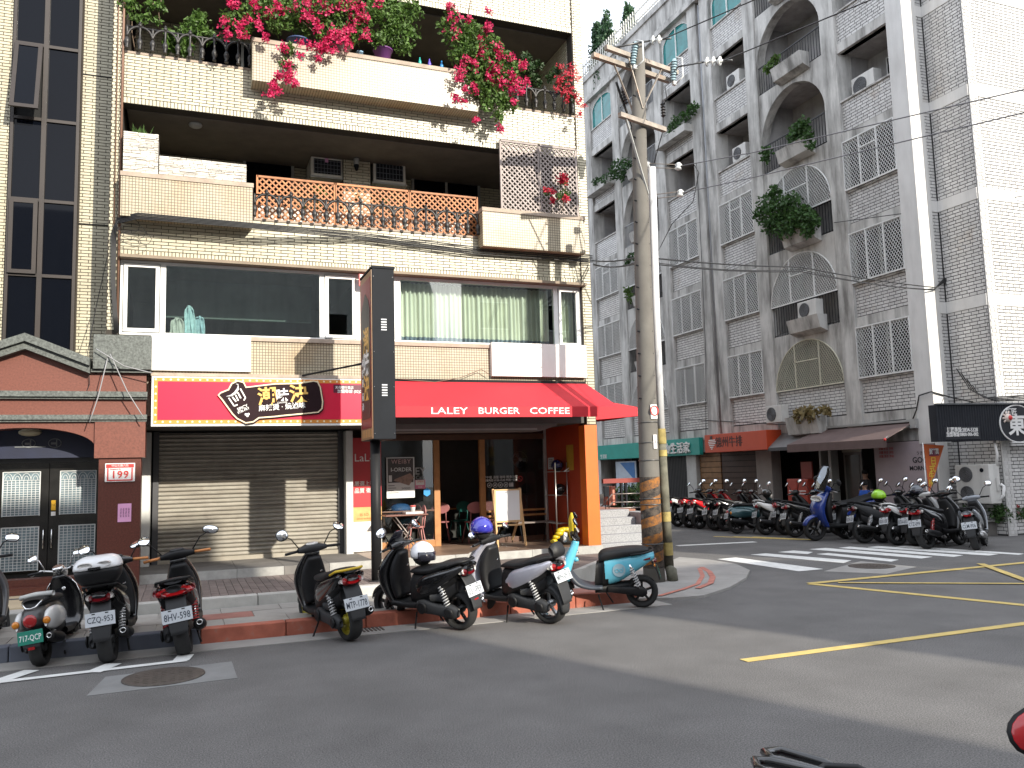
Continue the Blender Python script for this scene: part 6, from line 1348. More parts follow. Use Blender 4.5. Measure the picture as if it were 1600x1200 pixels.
# overhead lines: a direction for each line, then points on it
def line_dir(px0, py0, px1, py1, P0_, depth_scale=1.0): pass
def far_pt(px, py, dist): r_ = ray(px, py).normalized(); return CC+r_*dist
dP = (ax[-1]-CC).length
i0, i1 = far_pt(1016,63.5,dP-.1), far_pt(1035,61.5,dP-.15); q = MB(); q.tube([a1.lerp(b1,.1)+V(0,0,.04), i0], .016, 6); mk('tension_rod', q, band, T_); strain(i0, i1); 
j0, j1 = far_pt(1100,97,dP-.4), far_pt(1130,95,dP-.5); q = MB(); q.tube([b1+V(-.06,0,0.02), far_pt(1060,104,dP-.3), j0], .014, 6); mk('tension_rod', q, band, T_); strain(j0, j1, 3)
wire_m = mat('bare_wire', (.03,.03,.032), .4, metal=.3, var=0)
cable([i1, far_pt(1178,0,dP-1.2), far_pt(1420,-105,dP-3.2)], 'high-voltage line leaving the pole top towards the upper right', .010, 'overhead lines', wire_m)
cable([j1, far_pt(1360,0,dP-2.0), far_pt(1640,-115,dP-3.5)], 'second high-voltage line leaving the crossarm end towards the upper right', .010, 'overhead lines', wire_m)
# dark insulators and jumper on the lower arm
q = MB()
for p, d in ((far_pt(976,152,dP-.1), V(-.25,0,1)),(far_pt(1036,172,dP-.2), V(0,0,1))): q.lathe([(.02,-.12)]+[(r_, -.10+.05*i) for i in range(5) for r_ in (.025,.042,.025)]+[(.015,.18)], p, d, 12)
mk('pin_insulator', q, brp, T_)
cable([b1+V(-.1,-.05,-.15), far_pt(1039,135,dP-.2), far_pt(1042,155,dP-.2), far_pt(1036,165,dP-.2), far_pt(1036,195,dP-.2)], 'thin black jumper wire hanging from the crossarm end', .007)
cable([far_pt(963,128,dP-.1), far_pt(970,150,dP-.1), far_pt(985,190,dP-.1), far_pt(1002,240,dP-.1), far_pt(1008,258,dP-.15)], 'thick black lead running down the pole from the lower crossarm', .022)
cable([far_pt(1036,205,dP-.2), far_pt(1030,225,dP-.2), far_pt(1022,255,dP-.2)], 'thin lead from the right end of the lower crossarm', .009)
# low-voltage spools
for py, px2, lb in ((258,1060,'upper'),(308,1063,'lower')):
    c0 = far_pt(1012,py,dP-.35); q = MB(); q.lathe([(.03,-.05),(.048,-.03),(.03,0),(.048,.03),(.03,.05)], c0, (0,0,1), 12); mk('spool_insulator', q, porc, T_)
    c1 = far_pt(px2,py+(2 if py < 300 else -6),dP-.7); q = MB(); q.lathe([(.03,-.06),(.06,-.04),(.035,0),(.06,.03),(.03,.06)], c1, (.2,0,1), 12); mk('spool_insulator', q, porc, T_)
    q = MB(); q.tube([c0+V(0,0,.03),c1+V(0,0,.03)], .007, 5); q.tube([c0-V(0,0,.04),c1-V(0,0,.04)], .007, 5); q.box(c0.x-.09,c0.x-.02,c0.y-.03,c0.y+.03,c0.z-.06,c0.z+.05); mk('spool_strap', q, rust, T_)
    e = far_pt(1600,140 if py < 300 else 176,dP-3.4); e2 = far_pt(1720,113 if py < 300 else 150,dP-4)
    cable([c1, far_pt(1178,238 if py < 300 else 277,dP-1.4), e, e2], lb+' grey service wire running right across the apartment block', .008, 'overhead lines', mat('grey_wire', (.14,.14,.15), .5, var=0))
cable([far_pt(1012,262,dP-.3), far_pt(1020,330,dP-.35), far_pt(1027,395,dP-.3), far_pt(1050,350,dP-.5), far_pt(1083,315,dP-.7), far_pt(1092,270,dP-.8), far_pt(1085,258,dP-.75)], 'slack loop of grey wire between pole and spools', .007)
cable([V(7.11,13.58,5.70), far_pt(1000,401,14.0), far_pt(1250,417,18.0), V(17.28,14.9,6.05)], 'upper telephone cable spanning from the brick house to the block corner', .013, 'telephone cables', sag=.04)
cable([V(7.11,13.58,5.62), far_pt(1000,410,14.0), far_pt(1250,424,18.0), V(17.28,14.9,5.98)], 'lower telephone cable spanning from the brick house to the block corner', .011, 'telephone cables', sag=.06)
cable([V(7.11,13.58,5.64), far_pt(1000,407,14.1), far_pt(1250,421,18.1), V(17.3,14.9,6.0)], 'thin telephone cable between the two thicker ones', .007, 'telephone cables', sag=.08)
for i in range(4):
    cable([V(17.28,14.9,6.02), on_y(1476+i*1.5,434+i,14.97), on_y(1484+i*2,470,14.97), on_y(1487+i*2,540,14.97), on_y(1494+i*3,575,14.9), on_y(1515+i*4,608+i*2,14.3), on_y(1540+i*5,622+i*1.5,13.8), on_y(1620,616+i*3,13.4)], ['leftmost','second from the left','third from the left','rightmost'][i]+' of the black cables dropping down the block corner', .013, 'cables on the block corner')
cable([on_x(1303,348,16.9), on_x(1400,335,16.85), on_y(1500,322,14.8), on_y(1600,306,13.7), on_y(1680,296,13.3)], 'dark drop wire across the upper windows of the block', .010)
cable([on_x(1423,663,16.9), on_x(1432,640,16.9), on_x(1436,618,16.9), on_y(1455,612,14.9), on_y(1490,622,14.9), on_y(1520,628,14.2)], 'thick black cable bent round the block corner above the awning', .018)
cable([on_x(1070,655,16.95), on_x(1200,662,16.95), on_x(1300,668,16.95), on_x(1415,655,16.95)], 'cable running along the beam above the canopies', .012)
cable([on_x(1103,690,16.9), on_x(1103,560,16.9), on_x(1097,420,16.9), on_x(1091,300,16.9), on_x(1088,255,16.9)], 'vertical cable down the left side of the rain pipe', .011)
# white conduit beside the pole, lower part painted
T2 = thing('conduit_pipe', 'thick white conduit pipe strapped to the pole, its foot painted in faded yellow and black', 'pipe', tuple(on_z(1050,908,.035)))
cx_ = [on_y(1045.5,888,PY+.02), on_y(1033.5,690,PY+.02), on_y(1024.5,480,PY+.05), on_y(1018.5,262,PY+.07)]
zp = on_y(1036,690,PY).z
q = MB(); q.tube([cx_[1],cx_[2],cx_[3]], .066, 16); mk('pipe', q, mat('white_pvc', (.66,.665,.68), .45, var=.05, streak=.25), T2)
mould = mat('mouldy_paint', (.12,.115,.085), .85, var=.45, vs=4, bump=.2, spots=1, spotcol=(.022,.025,.028), spotscale=3.2)
q = MB(); q.tube([cx_[0],cx_[1]], [.078,.070], 16); mk('painted_pipe', q, mould, T2)
yp = mat('faded_yellow_paint', (.33,.26,.09), .8, var=.35, vs=7, spots=.8, spotcol=(.06,.06,.055), spotscale=9)
for z0, z1 in ((2.18,2.42),(1.98,2.08),(.95,1.1),(.42,.62)):
    a = cx_[0].lerp(cx_[1], (z0-cx_[0].z)/(cx_[1].z-cx_[0].z)); b_ = cx_[0].lerp(cx_[1], (z1-cx_[0].z)/(cx_[1].z-cx_[0].z)); q = MB(); q.tube([a,b_], .0795, 16, cap=False); mk('yellow_band', q, yp, T2)
q = MB(); fb = on_z(1054,908,.035); q.tube([fb+V(0,.05,0), fb+V(-.02,.05,.16), cx_[0]], [.085,.088,.07], 14); mk('foot', q, mould, T2)
# small signs on the pole
def patch(px0, py0, px1, py1, m, name, lab, cat, d=.175, txt=None, tm=None, ts=.05):
    c = on_y((px0+px1)/2,(py0+py1)/2,PY); z0, z1 = on_y(px0,py1,PY-.17).z, on_y(px0,py0,PY-.17).z; C_ = axz((z0+z1)/2); r0 = .166-.004*(z0); n = 6; A0 = atan2(-1,(px0+px1)/2-1013 > 0 and .35 or -.5)
    x0, x1 = on_y(px0,py0,PY-.16).x, on_y(px1,py0,PY-.16).x; q = MB(); vs = []
    an = lambda x: math.acos(max(-.98,min(.98,(x-C_.x)/(r0+.012))))
    aa, ab = an(x0), an(x1)
    for z in (z0,z1): vs += [(C_.x+(r0+.014)*cos(aa+(ab-aa)*k/n), C_.y-(r0+.014)*sin(aa+(ab-aa)*k/n), z) for k in range(n+1)]
    q.add(vs, [(k,k+1,n+2+k,n+1+k) for k in range(n)]); o = solo(name, q, m, (C_.x,C_.y,z0), lab, cat); sm = o.modifiers.new('s','SOLIDIFY'); sm.thickness = .003
    if txt: am = (aa+ab)/2; nv = V(cos(am),-sin(am),0); rv = V(sin(am),cos(am),0); lettering(o, txt, ts, V(C_.x,C_.y,(z0+z1)/2)+nv*(r0+.018), (rv,V(0,0,1)), tm or MATS['ink_grey'], ext=.0008)
    return o
patch(1016,632,1027,654, wht, 'round_notice', 'small white notice with a red ring on the pole beside the red awning', 'sign', txt='○', tm=redp, ts=.22)
patch(1020,679,1026,701, MATS['paper'], 'pole_number_plate', 'small pale number plate on the upper part of the striped pole', 'sign', txt='||', ts=.06)
patch(1001,795,1010,822, mat('lilac_paper', (.55,.34,.55), .8), 'lilac_flyer', 'lilac paper flyer taped to the left of the striped pole', 'flyer', txt='售', ts=.07)
# ================================================================ red handrail on the side terrace
t = thing('terrace_railing', 'red beam railing with dark posts on the raised side terrace', 'railing', (8.4,17.0,.98))
q = MB(); a, b_ = on_y(942,752,16.6), on_y(1001,752,16.6); q.box(a.x,b_.x+.3,16.58,16.66,a.z-.05,a.z+.05); mk('top_beam', q, mat('red_beam', (.22,.03,.02), .5), t)
for px in (973,): 
    for d_ in (0,.12): c = on_y(px,800,16.6); q = MB(); q.box(c.x-.03+d_,c.x+.02+d_,16.59,16.65,.98,a.z+.03); mk('post', q, blackp, t)
for py in (772,785,794):
    a2_, b2_ = on_y(957,py,16.6), on_y(1001,py-1,16.6); q = MB(); q.tube([a2_,b2_+V(.3,0,0)], .013, 6); q.tube([a2_,a2_+V(-.14,.3,-.28)], .013, 6); mk('rod', q, MATS['thin_metal'], t)
t = thing('side_pier', 'salmon painted end pier beside the stairs', 'pier', (8.0,16.9,.98)); a_, b_ = on_y(948,760,17.0), on_y(960,803,17.0); q = MB(); q.prism([(a_.x,.98),(b_.x,.98),(b_.x,a_.z),(a_.x+.06,a_.z)], (0,16.9,0),(1,0,0),(0,0,1),(0,.3,0)); mk('body', q, mat('salmon_paint', (.55,.20,.14), .7, var=.06), t)
t = thing('folded_stool', 'dark folded stool leaning at the top of the granite stairs', 'stool', (7.6,15.3,1.0)); a_, b_ = on_y(943,760,15.4), on_y(952,776,15.4); q = MB(); q.box(a_.x,b_.x,15.38,15.42,b_.z,a_.z); bev(mk('seat', q, blackp, t), .01); q = MB(); q.tube([(a_.x+.02,15.4,b_.z),(a_.x+.0,15.35,.99)], .009, 6); q.tube([(b_.x-.02,15.4,b_.z),(b_.x+.01,15.45,.99)], .009, 6); mk('leg', q, blackp, t)
t = thing('potted_plant', 'leafy plants seen through the terrace railing', 'plant', (9.2,18.0,.98)); q = MB(); rng = random.Random(8)
for px, py in ((968,775),(980,768),(990,778),(975,790),(996,765)): leaves(q, on_y(px,py,18.0), (.22,.2,.22), 130, .09, rng=rng)
mk('foliage', q, lfD, t); q = MB(); q.box(8.9,9.9,17.9,18.15,.98,1.2); mk('trough', q, dark_conc, t)
# flag banner
t = thing('flag_banner', 'triangular orange banner with yellow characters on a white pole by the corner', 'banner', (15.85,14.3,0))
a_, b_, c_ = on_y(1443.5,694,14.3), on_y(1475,696,14.3), on_y(1452,771,14.3); q = MB(); q.prism([(a_.x,a_.z),(b_.x,b_.z),(c_.x,c_.z)], (0,14.3,0),(1,0,0),(0,0,1),(0,.008,0)); fl = mk('flag', q, mat('flag_orange', (.60,.13,.035), .7, var=.08), t)
q = MB(); q.tube([(a_.x-.02,14.31,a_.z+.03),(c_.x-.06,14.31,c_.z),(c_.x-.05,14.31,0)], .013, 6); mk('pole', q, wht, t)
q = MB(); cc = on_y(1459,706,14.3); q.prism([(-.16,-.09),(.15,-.09),(.17,.03),(.05,.09),(-.12,.08)], (cc.x,14.298,cc.z),(1,0,0),(0,0,1),(0,-.004,0)); bl = mk('label_field', q, mat('flag_wine', (.18,.03,.07), .6), t); lettering(t, '鮮饌', .15, (cc.x,14.292,cc.z), FRONT, wht, bold=.015, ext=.001)
for ch, px, py, s_ in (('日',1458.5,721,.15),('式',1457,733,.15),('牛',1456,744,.14),('排',1455,755,.12)): p_ = on_y(px,py,14.292); lettering(t, ch, s_*1.3, p_, FRONT, mat('flag_yellow', (.70,.50,.05), .6), bold=.015, ext=.001)
# ================================================================ roof garden and climbers of the block
def tree_cone(x, y, z, h, r_, seed, lab):
    rng = random.Random(seed); t = thing('cypress_tree', lab, 'tree', (x,y,z)); q = MB()
    for i in range(26):
        u = rng.random(); zz = z+h*(.08+.9*u); rr = r_*(1-u)**.8*rng.uniform(.55,1.05); an = rng.uniform(0,2*pi)
        leaves(q, (x+rr*cos(an)*.7,y+rr*sin(an)*.7,zz), (.20+.25*(1-u),.20+.25*(1-u),.38), 120, .15, flat=-.8, rng=rng)
    leaves(q, (x,y,z+h*.93), (.12,.12,.3), 60, .13, flat=-.8, rng=rng); mk('crown', q, leafmat('cypress_leaf', (.035,.085,.035), .4), t)
    q = MB(); q.tube([(x,y,z),(x,y,z+h*.8)], [.08,.03], 7); mk('trunk', q, MATS['woody_stem'], t)
c = on_x(948,60,17.6); tree_cone(17.6, c.y, 18.7, on_x(962,6,17.6).z-18.7, .75, 41, 'dark conical cypress on the roof of the block, the taller one')
c2 = on_x(935,60,17.6); tree_cone(17.6, c2.y+.1, 18.7, on_x(938,34,17.6).z-18.7, .5, 42, 'dark conical cypress on the roof of the block, the shorter one at left'); c3 = on_x(983,40,17.6); tree_cone(17.6, c3.y, 18.7, on_x(985,12,17.6).z-18.7, .5, 43, 'dark conical cypress on the roof, the right hand one')
t = thing('roof_fence', 'white picket fence along the roof edge beside the cypresses', 'fence', (16.95,28,19.76))
for i in range(46): q = MB(); y = 24.2+i*.19; q.box(16.93,16.96,y,y+.05,19.75,20.45); mk('picket', q, mat('fence_white', (.55,.54,.50), .6), t)
q = MB(); q.box(16.961,16.985,24.1,33,20.28,20.33); q.box(16.961,16.985,24.1,33,19.9,19.95); mk('rail', q, MATS['fence_white'], t)
def bplant(name, lab, spots_, lm, seed, X=16.75, ls=.12, d=180):
    rng = random.Random(seed); p0 = on_x(spots_[0][0],spots_[0][1],X); t = thing(name, lab, 'plant', tuple(p0)); q = MB()
    for px, py, r_ in spots_:
        c = on_x(px,py,X); R_ = r_*(c-CC).length/F_PX; leaves(q, c, (R_*.8,R_,R_), int(d*(r_/14)**1.6)+10, ls, rng=rng)
    mk('foliage', q, lm, t); q = MB(); c = on_x(spots_[0][0],spots_[0][1]+spots_[0][2],X+.15); q.tube([c,c+V(0,0,.3)], .015, 5); q.tube([c,on_x(spots_[-1][0],spots_[-1][1],X)], .012, 5); mk('stem', q, MATS['woody_stem'], t)
bplant('balcony_bush','large overgrown green bush on the fourth-floor arch of the block',[(1218,330,22),(1200,318,16),(1235,318,18),(1188,335,12),(1245,345,20),(1228,355,18),(1268,345,14),(1205,350,16),(1258,332,12),(1210,300,10),(1262,360,10)],leafmat('bush_leaf',(.05,.115,.028)),51,16.55)
bplant('balcony_plant','round green shrub in the flower box of the fifth-floor arch',[(1248,205,15),(1255,195,10),(1240,215,10),(1268,228,6),(1262,212,9)],MATS['bush_leaf'],52,16.7)
bplant('balcony_plant','small hanging plant at the left of the fifth-floor arch',[(1198,238,8),(1196,248,6)],MATS['bush_leaf'],53,16.8)
bplant('balcony_plant','weeds in the flower box of the sixth-floor arch',[(1212,92,7),(1205,100,6),(1198,108,4)],lfA,54,16.75)
bplant('balcony_plant','green tree-like plant over the far balcony planter',[(966,262,14),(978,258,12),(958,272,10),(945,280,9),(932,285,7),(972,275,8)],leafmat('far_leaf',(.035,.09,.022)),55,16.6)
bplant('balcony_plant','trailing plants in the long planter right of the pole',[(1055,190,8),(1068,182,8),(1078,175,8),(1060,200,7),(1048,200,6),(1085,168,7)],MATS['bush_leaf'],56,16.75)
bplant('balcony_plant','small bush in the far arch left of the pole at fourth-floor height',[(982,456,8),(985,465,7)],lfA,57,16.7)
bplant('balcony_plant','potted greens in the far arch left of the pole at fifth-floor height',[(985,402,7),(980,410,5)],MATS['far_leaf'],58,16.7)
bplant('dry_weeds','dry yellow weeds in the low flower box above the canopies',[(1250,650,9),(1262,645,8),(1272,650,7),(1290,640,6)],leafmat('dry_leaf',(.22,.17,.07)),59,16.6,.16)
for (y0, y1, z, lb) in ((30.1,32.2,13.95,'concrete balcony planter at the far end of the block'),(24.3,26.3,16.5-2.6+.0,'concrete balcony planter right of the pole')):
    q = MB(); q.box(16.62,16.98,y0,y1,z-.05,z+.22); solo('balcony_planter', q, concB, (16.8,(y0+y1)/2,z), lb, 'planter')
q = MB(); q.prism([(-.4,.3),(0,.3),(0,-.25),(-.3,-.2)], (16.95,18.55,2.85),(1,0,0),(0,0,1),(0,1.3,0)); solo('balcony_planter', q, concB, (16.8,19.2,2.7), 'grey concrete flower box above the brown awning', 'planter')
# ================================================================ scooters (local axes: x forward, y left, z up)
rub = mat('tyre_rubber', (.018,.018,.018), .85, var=.15, vs=20, bump=.15, bs=120); rim_b = mat('rim_black', (.03,.03,.03), .4, metal=.6); rim_s = mat('rim_silver', (.45,.45,.45), .3, metal=.9); rim_y = mat('rim_yellow', (.35,.30,.03), .4)
plb = mat('black_plastic', (.010,.010,.011), .5, var=.15, vs=6, spec=.3); plg = mat('grey_plastic', (.030,.031,.033), .55, var=.12, vs=6, spec=.3)
pk = mat('gloss_black_paint', (.010,.010,.011), .16, var=0, coat=.6); seatm = mat('seat_vinyl', (.013,.013,.014), .5, bump=.1, bs=160, spec=.3); chrome = MATS['chrome']
mirm = mat('mirror_glass', (.85,.87,.9), .02, metal=1, var=0); redl = mat('red_lens', (.33,.008,.010), .12, var=.15, vs=30, coat=.6); redl2 = mat('dark_red_lens', (.13,.006,.010), .12, var=.15, vs=30, coat=.6); ambl = mat('amber_lens', (.60,.20,.01), .12, var=.1, coat=.6); clrl = mat('clear_lens', (.55,.53,.5), .12, var=.15, vs=25, coat=.6)
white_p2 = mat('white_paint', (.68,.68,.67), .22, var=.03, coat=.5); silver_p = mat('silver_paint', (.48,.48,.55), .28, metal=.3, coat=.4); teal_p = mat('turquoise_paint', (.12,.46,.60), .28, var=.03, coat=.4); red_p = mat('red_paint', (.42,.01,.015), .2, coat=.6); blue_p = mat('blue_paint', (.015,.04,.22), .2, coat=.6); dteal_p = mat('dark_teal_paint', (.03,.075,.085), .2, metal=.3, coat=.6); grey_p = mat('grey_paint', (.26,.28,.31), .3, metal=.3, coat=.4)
yel_p = mat('yellow_paint', (.62,.42,.02), .35); spring_m = mat('spring_white', (.5,.5,.5), .4); spring_r = mat('spring_red', (.42,.03,.03), .4); org_g = mat('orange_grip', (.55,.22,.07), .6)
plate_w = mat('plate_white', (.52,.55,.58), .45, var=.04); plate_g = mat('plate_green', (.015,.20,.14), .45, var=.05); plate_ink = mat('plate_ink', (.03,.04,.06), .6); plate_inkw = mat('plate_ink_white', (.75,.78,.76), .5)
plate_faded = mat('plate_ink_faded', (.13,.14,.15), .6)
def sec(x, z, w, h, p=2.6, t=0.0): # section across a body running along x: half width w, half height h, tilt t about y
    return ((x,0,z),(0,w,0),(-sin(t)*h,0,cos(t)*h),p)
def secs_xz(path, n=None):
    """sections for a spine in the xz plane: (x, z, half width, half thickness, power)"""
    out = []
    for i, (x, z, w, h, p) in enumerate(path):
        a = path[max(i-1,0)]; b = path[min(i+1,len(path)-1)]; d = V(b[0]-a[0],0,b[1]-a[1]).normalized(); nrm = V(-d.z,0,d.x)
        out.append(((x,0,z),(0,w,0),tuple(nrm*h),p))
    return out
def smoothsecs(s, k=3):
    """Catmull-Rom resampling of loft sections"""
    out = []; S_ = [[Vector(a), Vector(b), Vector(c), p] for a, b, c, p in s]
    for i in range(len(S_)-1):
        q = [S_[max(i-1,0)], S_[i], S_[i+1], S_[min(i+2,len(S_)-1)]]
        for j in range(k):
            t = j/k; r = []
            for c in range(4):
                a, b, d, e = (q[m][c] for m in range(4)); r.append((b*2 + (d-a)*t + (a*2-b*5+d*4-e)*t*t + (b*3-a-d*3+e)*t**3)*.5)
            out.append(tuple(r))
    out.append(tuple(S_[-1])); return out
def shift(s, dy): return [((Vector(a)+V(0,dy,0)), b, c, p) for a, b, c, p in s]
def wheel(t, x, r, w, rimm, parent=None):
    q = MB(); prof = [(r-.075,-w*.32),(r-.045,-w*.5),(r-.02,-w*.46),(r-.004,-w*.25),(r,0),(r-.004,w*.25),(r-.02,w*.46),(r-.045,w*.5),(r-.075,w*.32)]
    q.lathe(prof, (x,0,r), (0,1,0), 28, cap=False); ty_ = mk('tyre', q, rub, t)
    q = MB(); q.lathe([(r-.072,-w*.34),(r-.06,-w*.36),(r-.085,-w*.2),(r-.085,w*.2),(r-.06,w*.36),(r-.072,w*.34)], (x,0,r), (0,1,0), 28, cap=False); q.lathe([(.045,-w*.45),(.05,-w*.2),(.05,w*.2),(.045,w*.45)], (x,0,r), (0,1,0), 14)
    for k in range(5):
        a = 2*pi*k/5+.3; q.bar((x+.03*cos(a),0,r+.03*sin(a)),(x+(r-.08)*cos(a),0,r+(r-.08)*sin(a)),.03,.028,up=(0,1,0))
    mk('rim', q, rimm, ty_)
def fender(t, x, r, w, a0, a1, m, name='front_fender', gap=.028):
    q = MB(); n = 12; rr = r+gap; vs = []
    for k in range(n+1):
        a = a0+(a1-a0)*k/n; ff = 1-.25*abs(2*k/n-1)**3
        for y, dr in ((-w*ff,-.035),(-w*ff*.8,-.006),(0,.006),(w*ff*.8,-.006),(w*ff,-.035)): vs.append((x+(rr+dr)*cos(a), y, r+(rr+dr)*sin(a)))
    q.add(vs, [(k*5+j,k*5+j+1,(k+1)*5+j+1,(k+1)*5+j) for k in range(n) for j in range(4)], True); o = mk(name, q, m, t); sm = o.modifiers.new('s','SOLIDIFY'); sm.thickness = .006
def spring(t, a, b, m, r=.03, turns=8):
    a, b = Vector(a), Vector(b); d = (b-a).normalized(); u = d.orthogonal().normalized(); v = d.cross(u); n = turns*10
    q = MB(); q.tube([a.lerp(b,.12+.76*i/n)+(u*cos(2*pi*i/10)+v*sin(2*pi*i/10))*r for i in range(n+1)], .0075, 5); o = mk('shock_spring', q, m, t)
    q = MB(); q.tube([a,b], .014, 8); q.tube([b.lerp(a,.32),b], .026, 8); mk('shock_tube', q, chrome, o)
def mirror(t, sy, base, head, tilt, m=plb, rx=.065, rz=.042, roundm=False):
    base, head = Vector(base), Vector(head); q = MB(); mid = base.lerp(head,.45)+V(.01,0,.05); q.tube([base,mid,head+V(.012,0,-.01)], .007, 6); st = mk('mirror_stem', q, m, t)
    nrm = V(-cos(tilt),sy*.15,sin(tilt)).normalized(); u = V(0,1,0); u = (u-nrm*u.dot(nrm)).normalized(); v = nrm.cross(u)
    if not roundm: u, v = (u*cos(.35*sy)+v*sin(.35*sy)), (v*cos(.35*sy)-u*sin(.35*sy))
    q = MB(); q.loft([(head-nrm*.028,u*rx*.35,v*rz*.35,2),(head-nrm*.018,u*rx*.85,v*rz*.85,2.2),(head-nrm*.002,u*rx,v*rz,2.3),(head+nrm*.004,u*rx,v*rz,2.3)], 18); hd = mk('mirror_shell', q, m, st)
    q = MB(); q.loft([(head+nrm*.0035,u*rx*.9,v*rz*.88,2.3),(head+nrm*.006,u*rx*.88,v*rz*.86,2.3)], 18); mk('mirror_glass', q, mirm, t)
def plate(t, c, tilt, txt, m=plate_w, ink=plate_ink, w=.27, h=.145):
    c = Vector(c); nrm = V(-cos(tilt),0,sin(tilt)); up = V(sin(tilt),0,cos(tilt)); rt = V(0,-1,0)
    q = MB(); q.obox(c, rt*w, up*h, nrm*.005); o = bev(mk('number_plate', q, m, t), .004); 
    lo_ = lettering(o, txt, .12, (0,0,0), (V(1,0,0), V(0,1,0)), ink, bold=.006, ext=.0008)
    xs = [v.co.x for v in lo_.data.vertices]; ys = [v.co.y for v in lo_.data.vertices]; fx_ = w*.86/(max(xs)-min(xs)); fy_ = h*.52/(max(ys)-min(ys)); mx_, my_ = (max(xs)+min(xs))/2, (max(ys)+min(ys))/2
    for v in lo_.data.vertices: a_, b_, d_ = v.co.x, v.co.y, v.co.z; v.co = c+rt*((a_-mx_)*fx_)+up*((b_-my_)*fy_-.010)+nrm*(.0045+d_)
    if m is plate_w:
        q = MB()
        for dy in (-.06,.06): q.obox(c+rt*dy+up*h*.40+nrm*.004, rt*.03, up*.012, nrm*.003)
        mk('plate_bolt', q, plb, o)
    return o
def scooter(lab, P, group='scooters parked along the near kerb'):
    st = P.get('style','sport'); t = thing('parked_scooter', lab, 'scooter', (0,0,0), group)
    paint = P.get('paint', pk); p2 = P.get('paint2', paint); R_ = P.get('R',.238); fx, rx = .61, -.60; tw = P.get('tw',.118)
    wheel(t, fx, R_, tw, P.get('rim',rim_b)); wheel(t, rx, R_, tw*1.2, P.get('rim',rim_b))
    fender(t, fx, R_, .075, radians(15), radians(165), P.get('fpaint',paint))
    # fork
    q = MB()
    for y in (-.075,.075): q.tube([(fx,y,R_),(fx-.12,y*.9,.52)], .018, 8)
    mk('fork', q, rim_s if st != 'gogoro' else plb, t)
    if st == 'sport' or st == 'maxi':
        k = 1.12 if st == 'maxi' else 1.0
        s = smoothsecs(secs_xz([(.33,.98,.08*k,.035,2.4),(.43,.88,.115*k,.055,2.6),(.52,.74,.155*k,.085,2.6),(.555,.62,.17*k,.095,2.4),(.53,.50,.165*k,.08,2.6),(.47,.38,.155*k,.06,2.8),(.40,.28,.145*k,.04,3)]))
        q = MB(); q.loft(s, 20); mk('front_cowl', q, P.get('cowl',paint), t)
        q = MB(); q.loft(smoothsecs(secs_xz([(.30,.92,.075*k,.04,2.4),(.35,.80,.12*k,.06,2.5),(.38,.66,.148*k,.075,2.7),(.37,.50,.155*k,.065,2.8),(.33,.36,.145*k,.05,3)])), 18); mk('leg_shield_inner', q, plb, t)
        q = MB(); q.loft([((.62,0,.70),(0,.12,0),(-.02,0,.035),2.4),((.60,0,.72),(0,.145,0),(-.02,0,.055),2.4)], 16) if st == 'sport' else q.loft([((.60,0,.80),(0,.16,0),(-.02,0,.03),2.2),((.58,0,.82),(0,.18,0),(-.02,0,.05),2.2)], 16); mk('headlight', q, clrl, t)
        # floorboard and under-seat body
        q = MB(); q.loft([sec(.44,.30,.15,.045,4),sec(.2,.285,.165,.04,4),sec(-.05,.29,.16,.045,4),sec(-.2,.33,.14,.07,3.5)], 16); mk('floorboard', q, plb, t)
        q = MB(); q.loft(smoothsecs([sec(.05,.47,.11,.20,2.8,.15),sec(-.10,.49,.155,.20,2.8,.1),sec(-.32,.54,.168,.17,2.6),sec(-.55,.62,.158,.12,2.5),sec(-.75,.70,.12,.08,2.4)]), 20); mk('body', q, plb, t)
        for sy in (1,-1):
            q = MB(); q.loft(smoothsecs(shift([sec(-.06,.50,.02,.05,2.2),sec(-.18,.53,.045,.12,2.4),sec(-.40,.605,.052,.115,2.4),sec(-.62,.69,.048,.075,2.4),sec(-.82,.755,.032,.045,2.2),sec(-.90,.775,.012,.015,2)], .125*sy)), 16); mk('side_panel', q, p2, t)
        q = MB(); q.loft(smoothsecs([sec(.06,.685,.085,.022,2.6),sec(-.06,.705,.135,.042,2.8),sec(-.25,.715,.16,.05,2.8),sec(-.40,.745,.16,.055,2.6,),sec(-.52,.785,.15,.05,2.6),sec(-.74,.815,.125,.042,2.5),sec(-.84,.82,.08,.025,2.2)]), 20); mk('seat', q, seatm, t)
        q = MB(); q.loft(smoothsecs([sec(-.72,.705,.10,.05,2.4),sec(-.84,.735,.095,.05,2.4),sec(-.93,.745,.06,.035,2.2)]), 16); mk('tail_cowl', q, P.get('tail',paint), t)
        tl = P.get('taillight', redl); q = MB(); hw = P.get('tlw',.115); q.loft([((-.83,0,.715),(0,hw*1.05,0),(.01,0,.055),2.4),((-.895,0,.715),(0,hw,0),(.012,0,.05),2.4),((-.925,0,.715),(0,hw*.7,0),(.01,0,.035),2.2)], 18); o = mk('tail_light', q, tl, t)
        for sy in (1,-1):
            q = MB(); q.loft([((-.80,sy*hw*1.0,.725),(0,.03,0),(.01,0,.04),2.2),((-.885,sy*hw*.98,.725),(0,.028,0),(.01,0,.03),2.2)], 12); mk('indicator', q, P.get('ind',clrl), t)
        # grab rail
        gr = P.get('rail', plb); q = MB(); q.tube([(-.62,.165,.79),(-.80,.15,.835),(-.92,.08,.845),(-.93,0,.845),(-.92,-.08,.845),(-.80,-.15,.835),(-.62,-.165,.79)], .015, 8); mk('grab_rail', q, gr, t)
    elif st == 'retro':
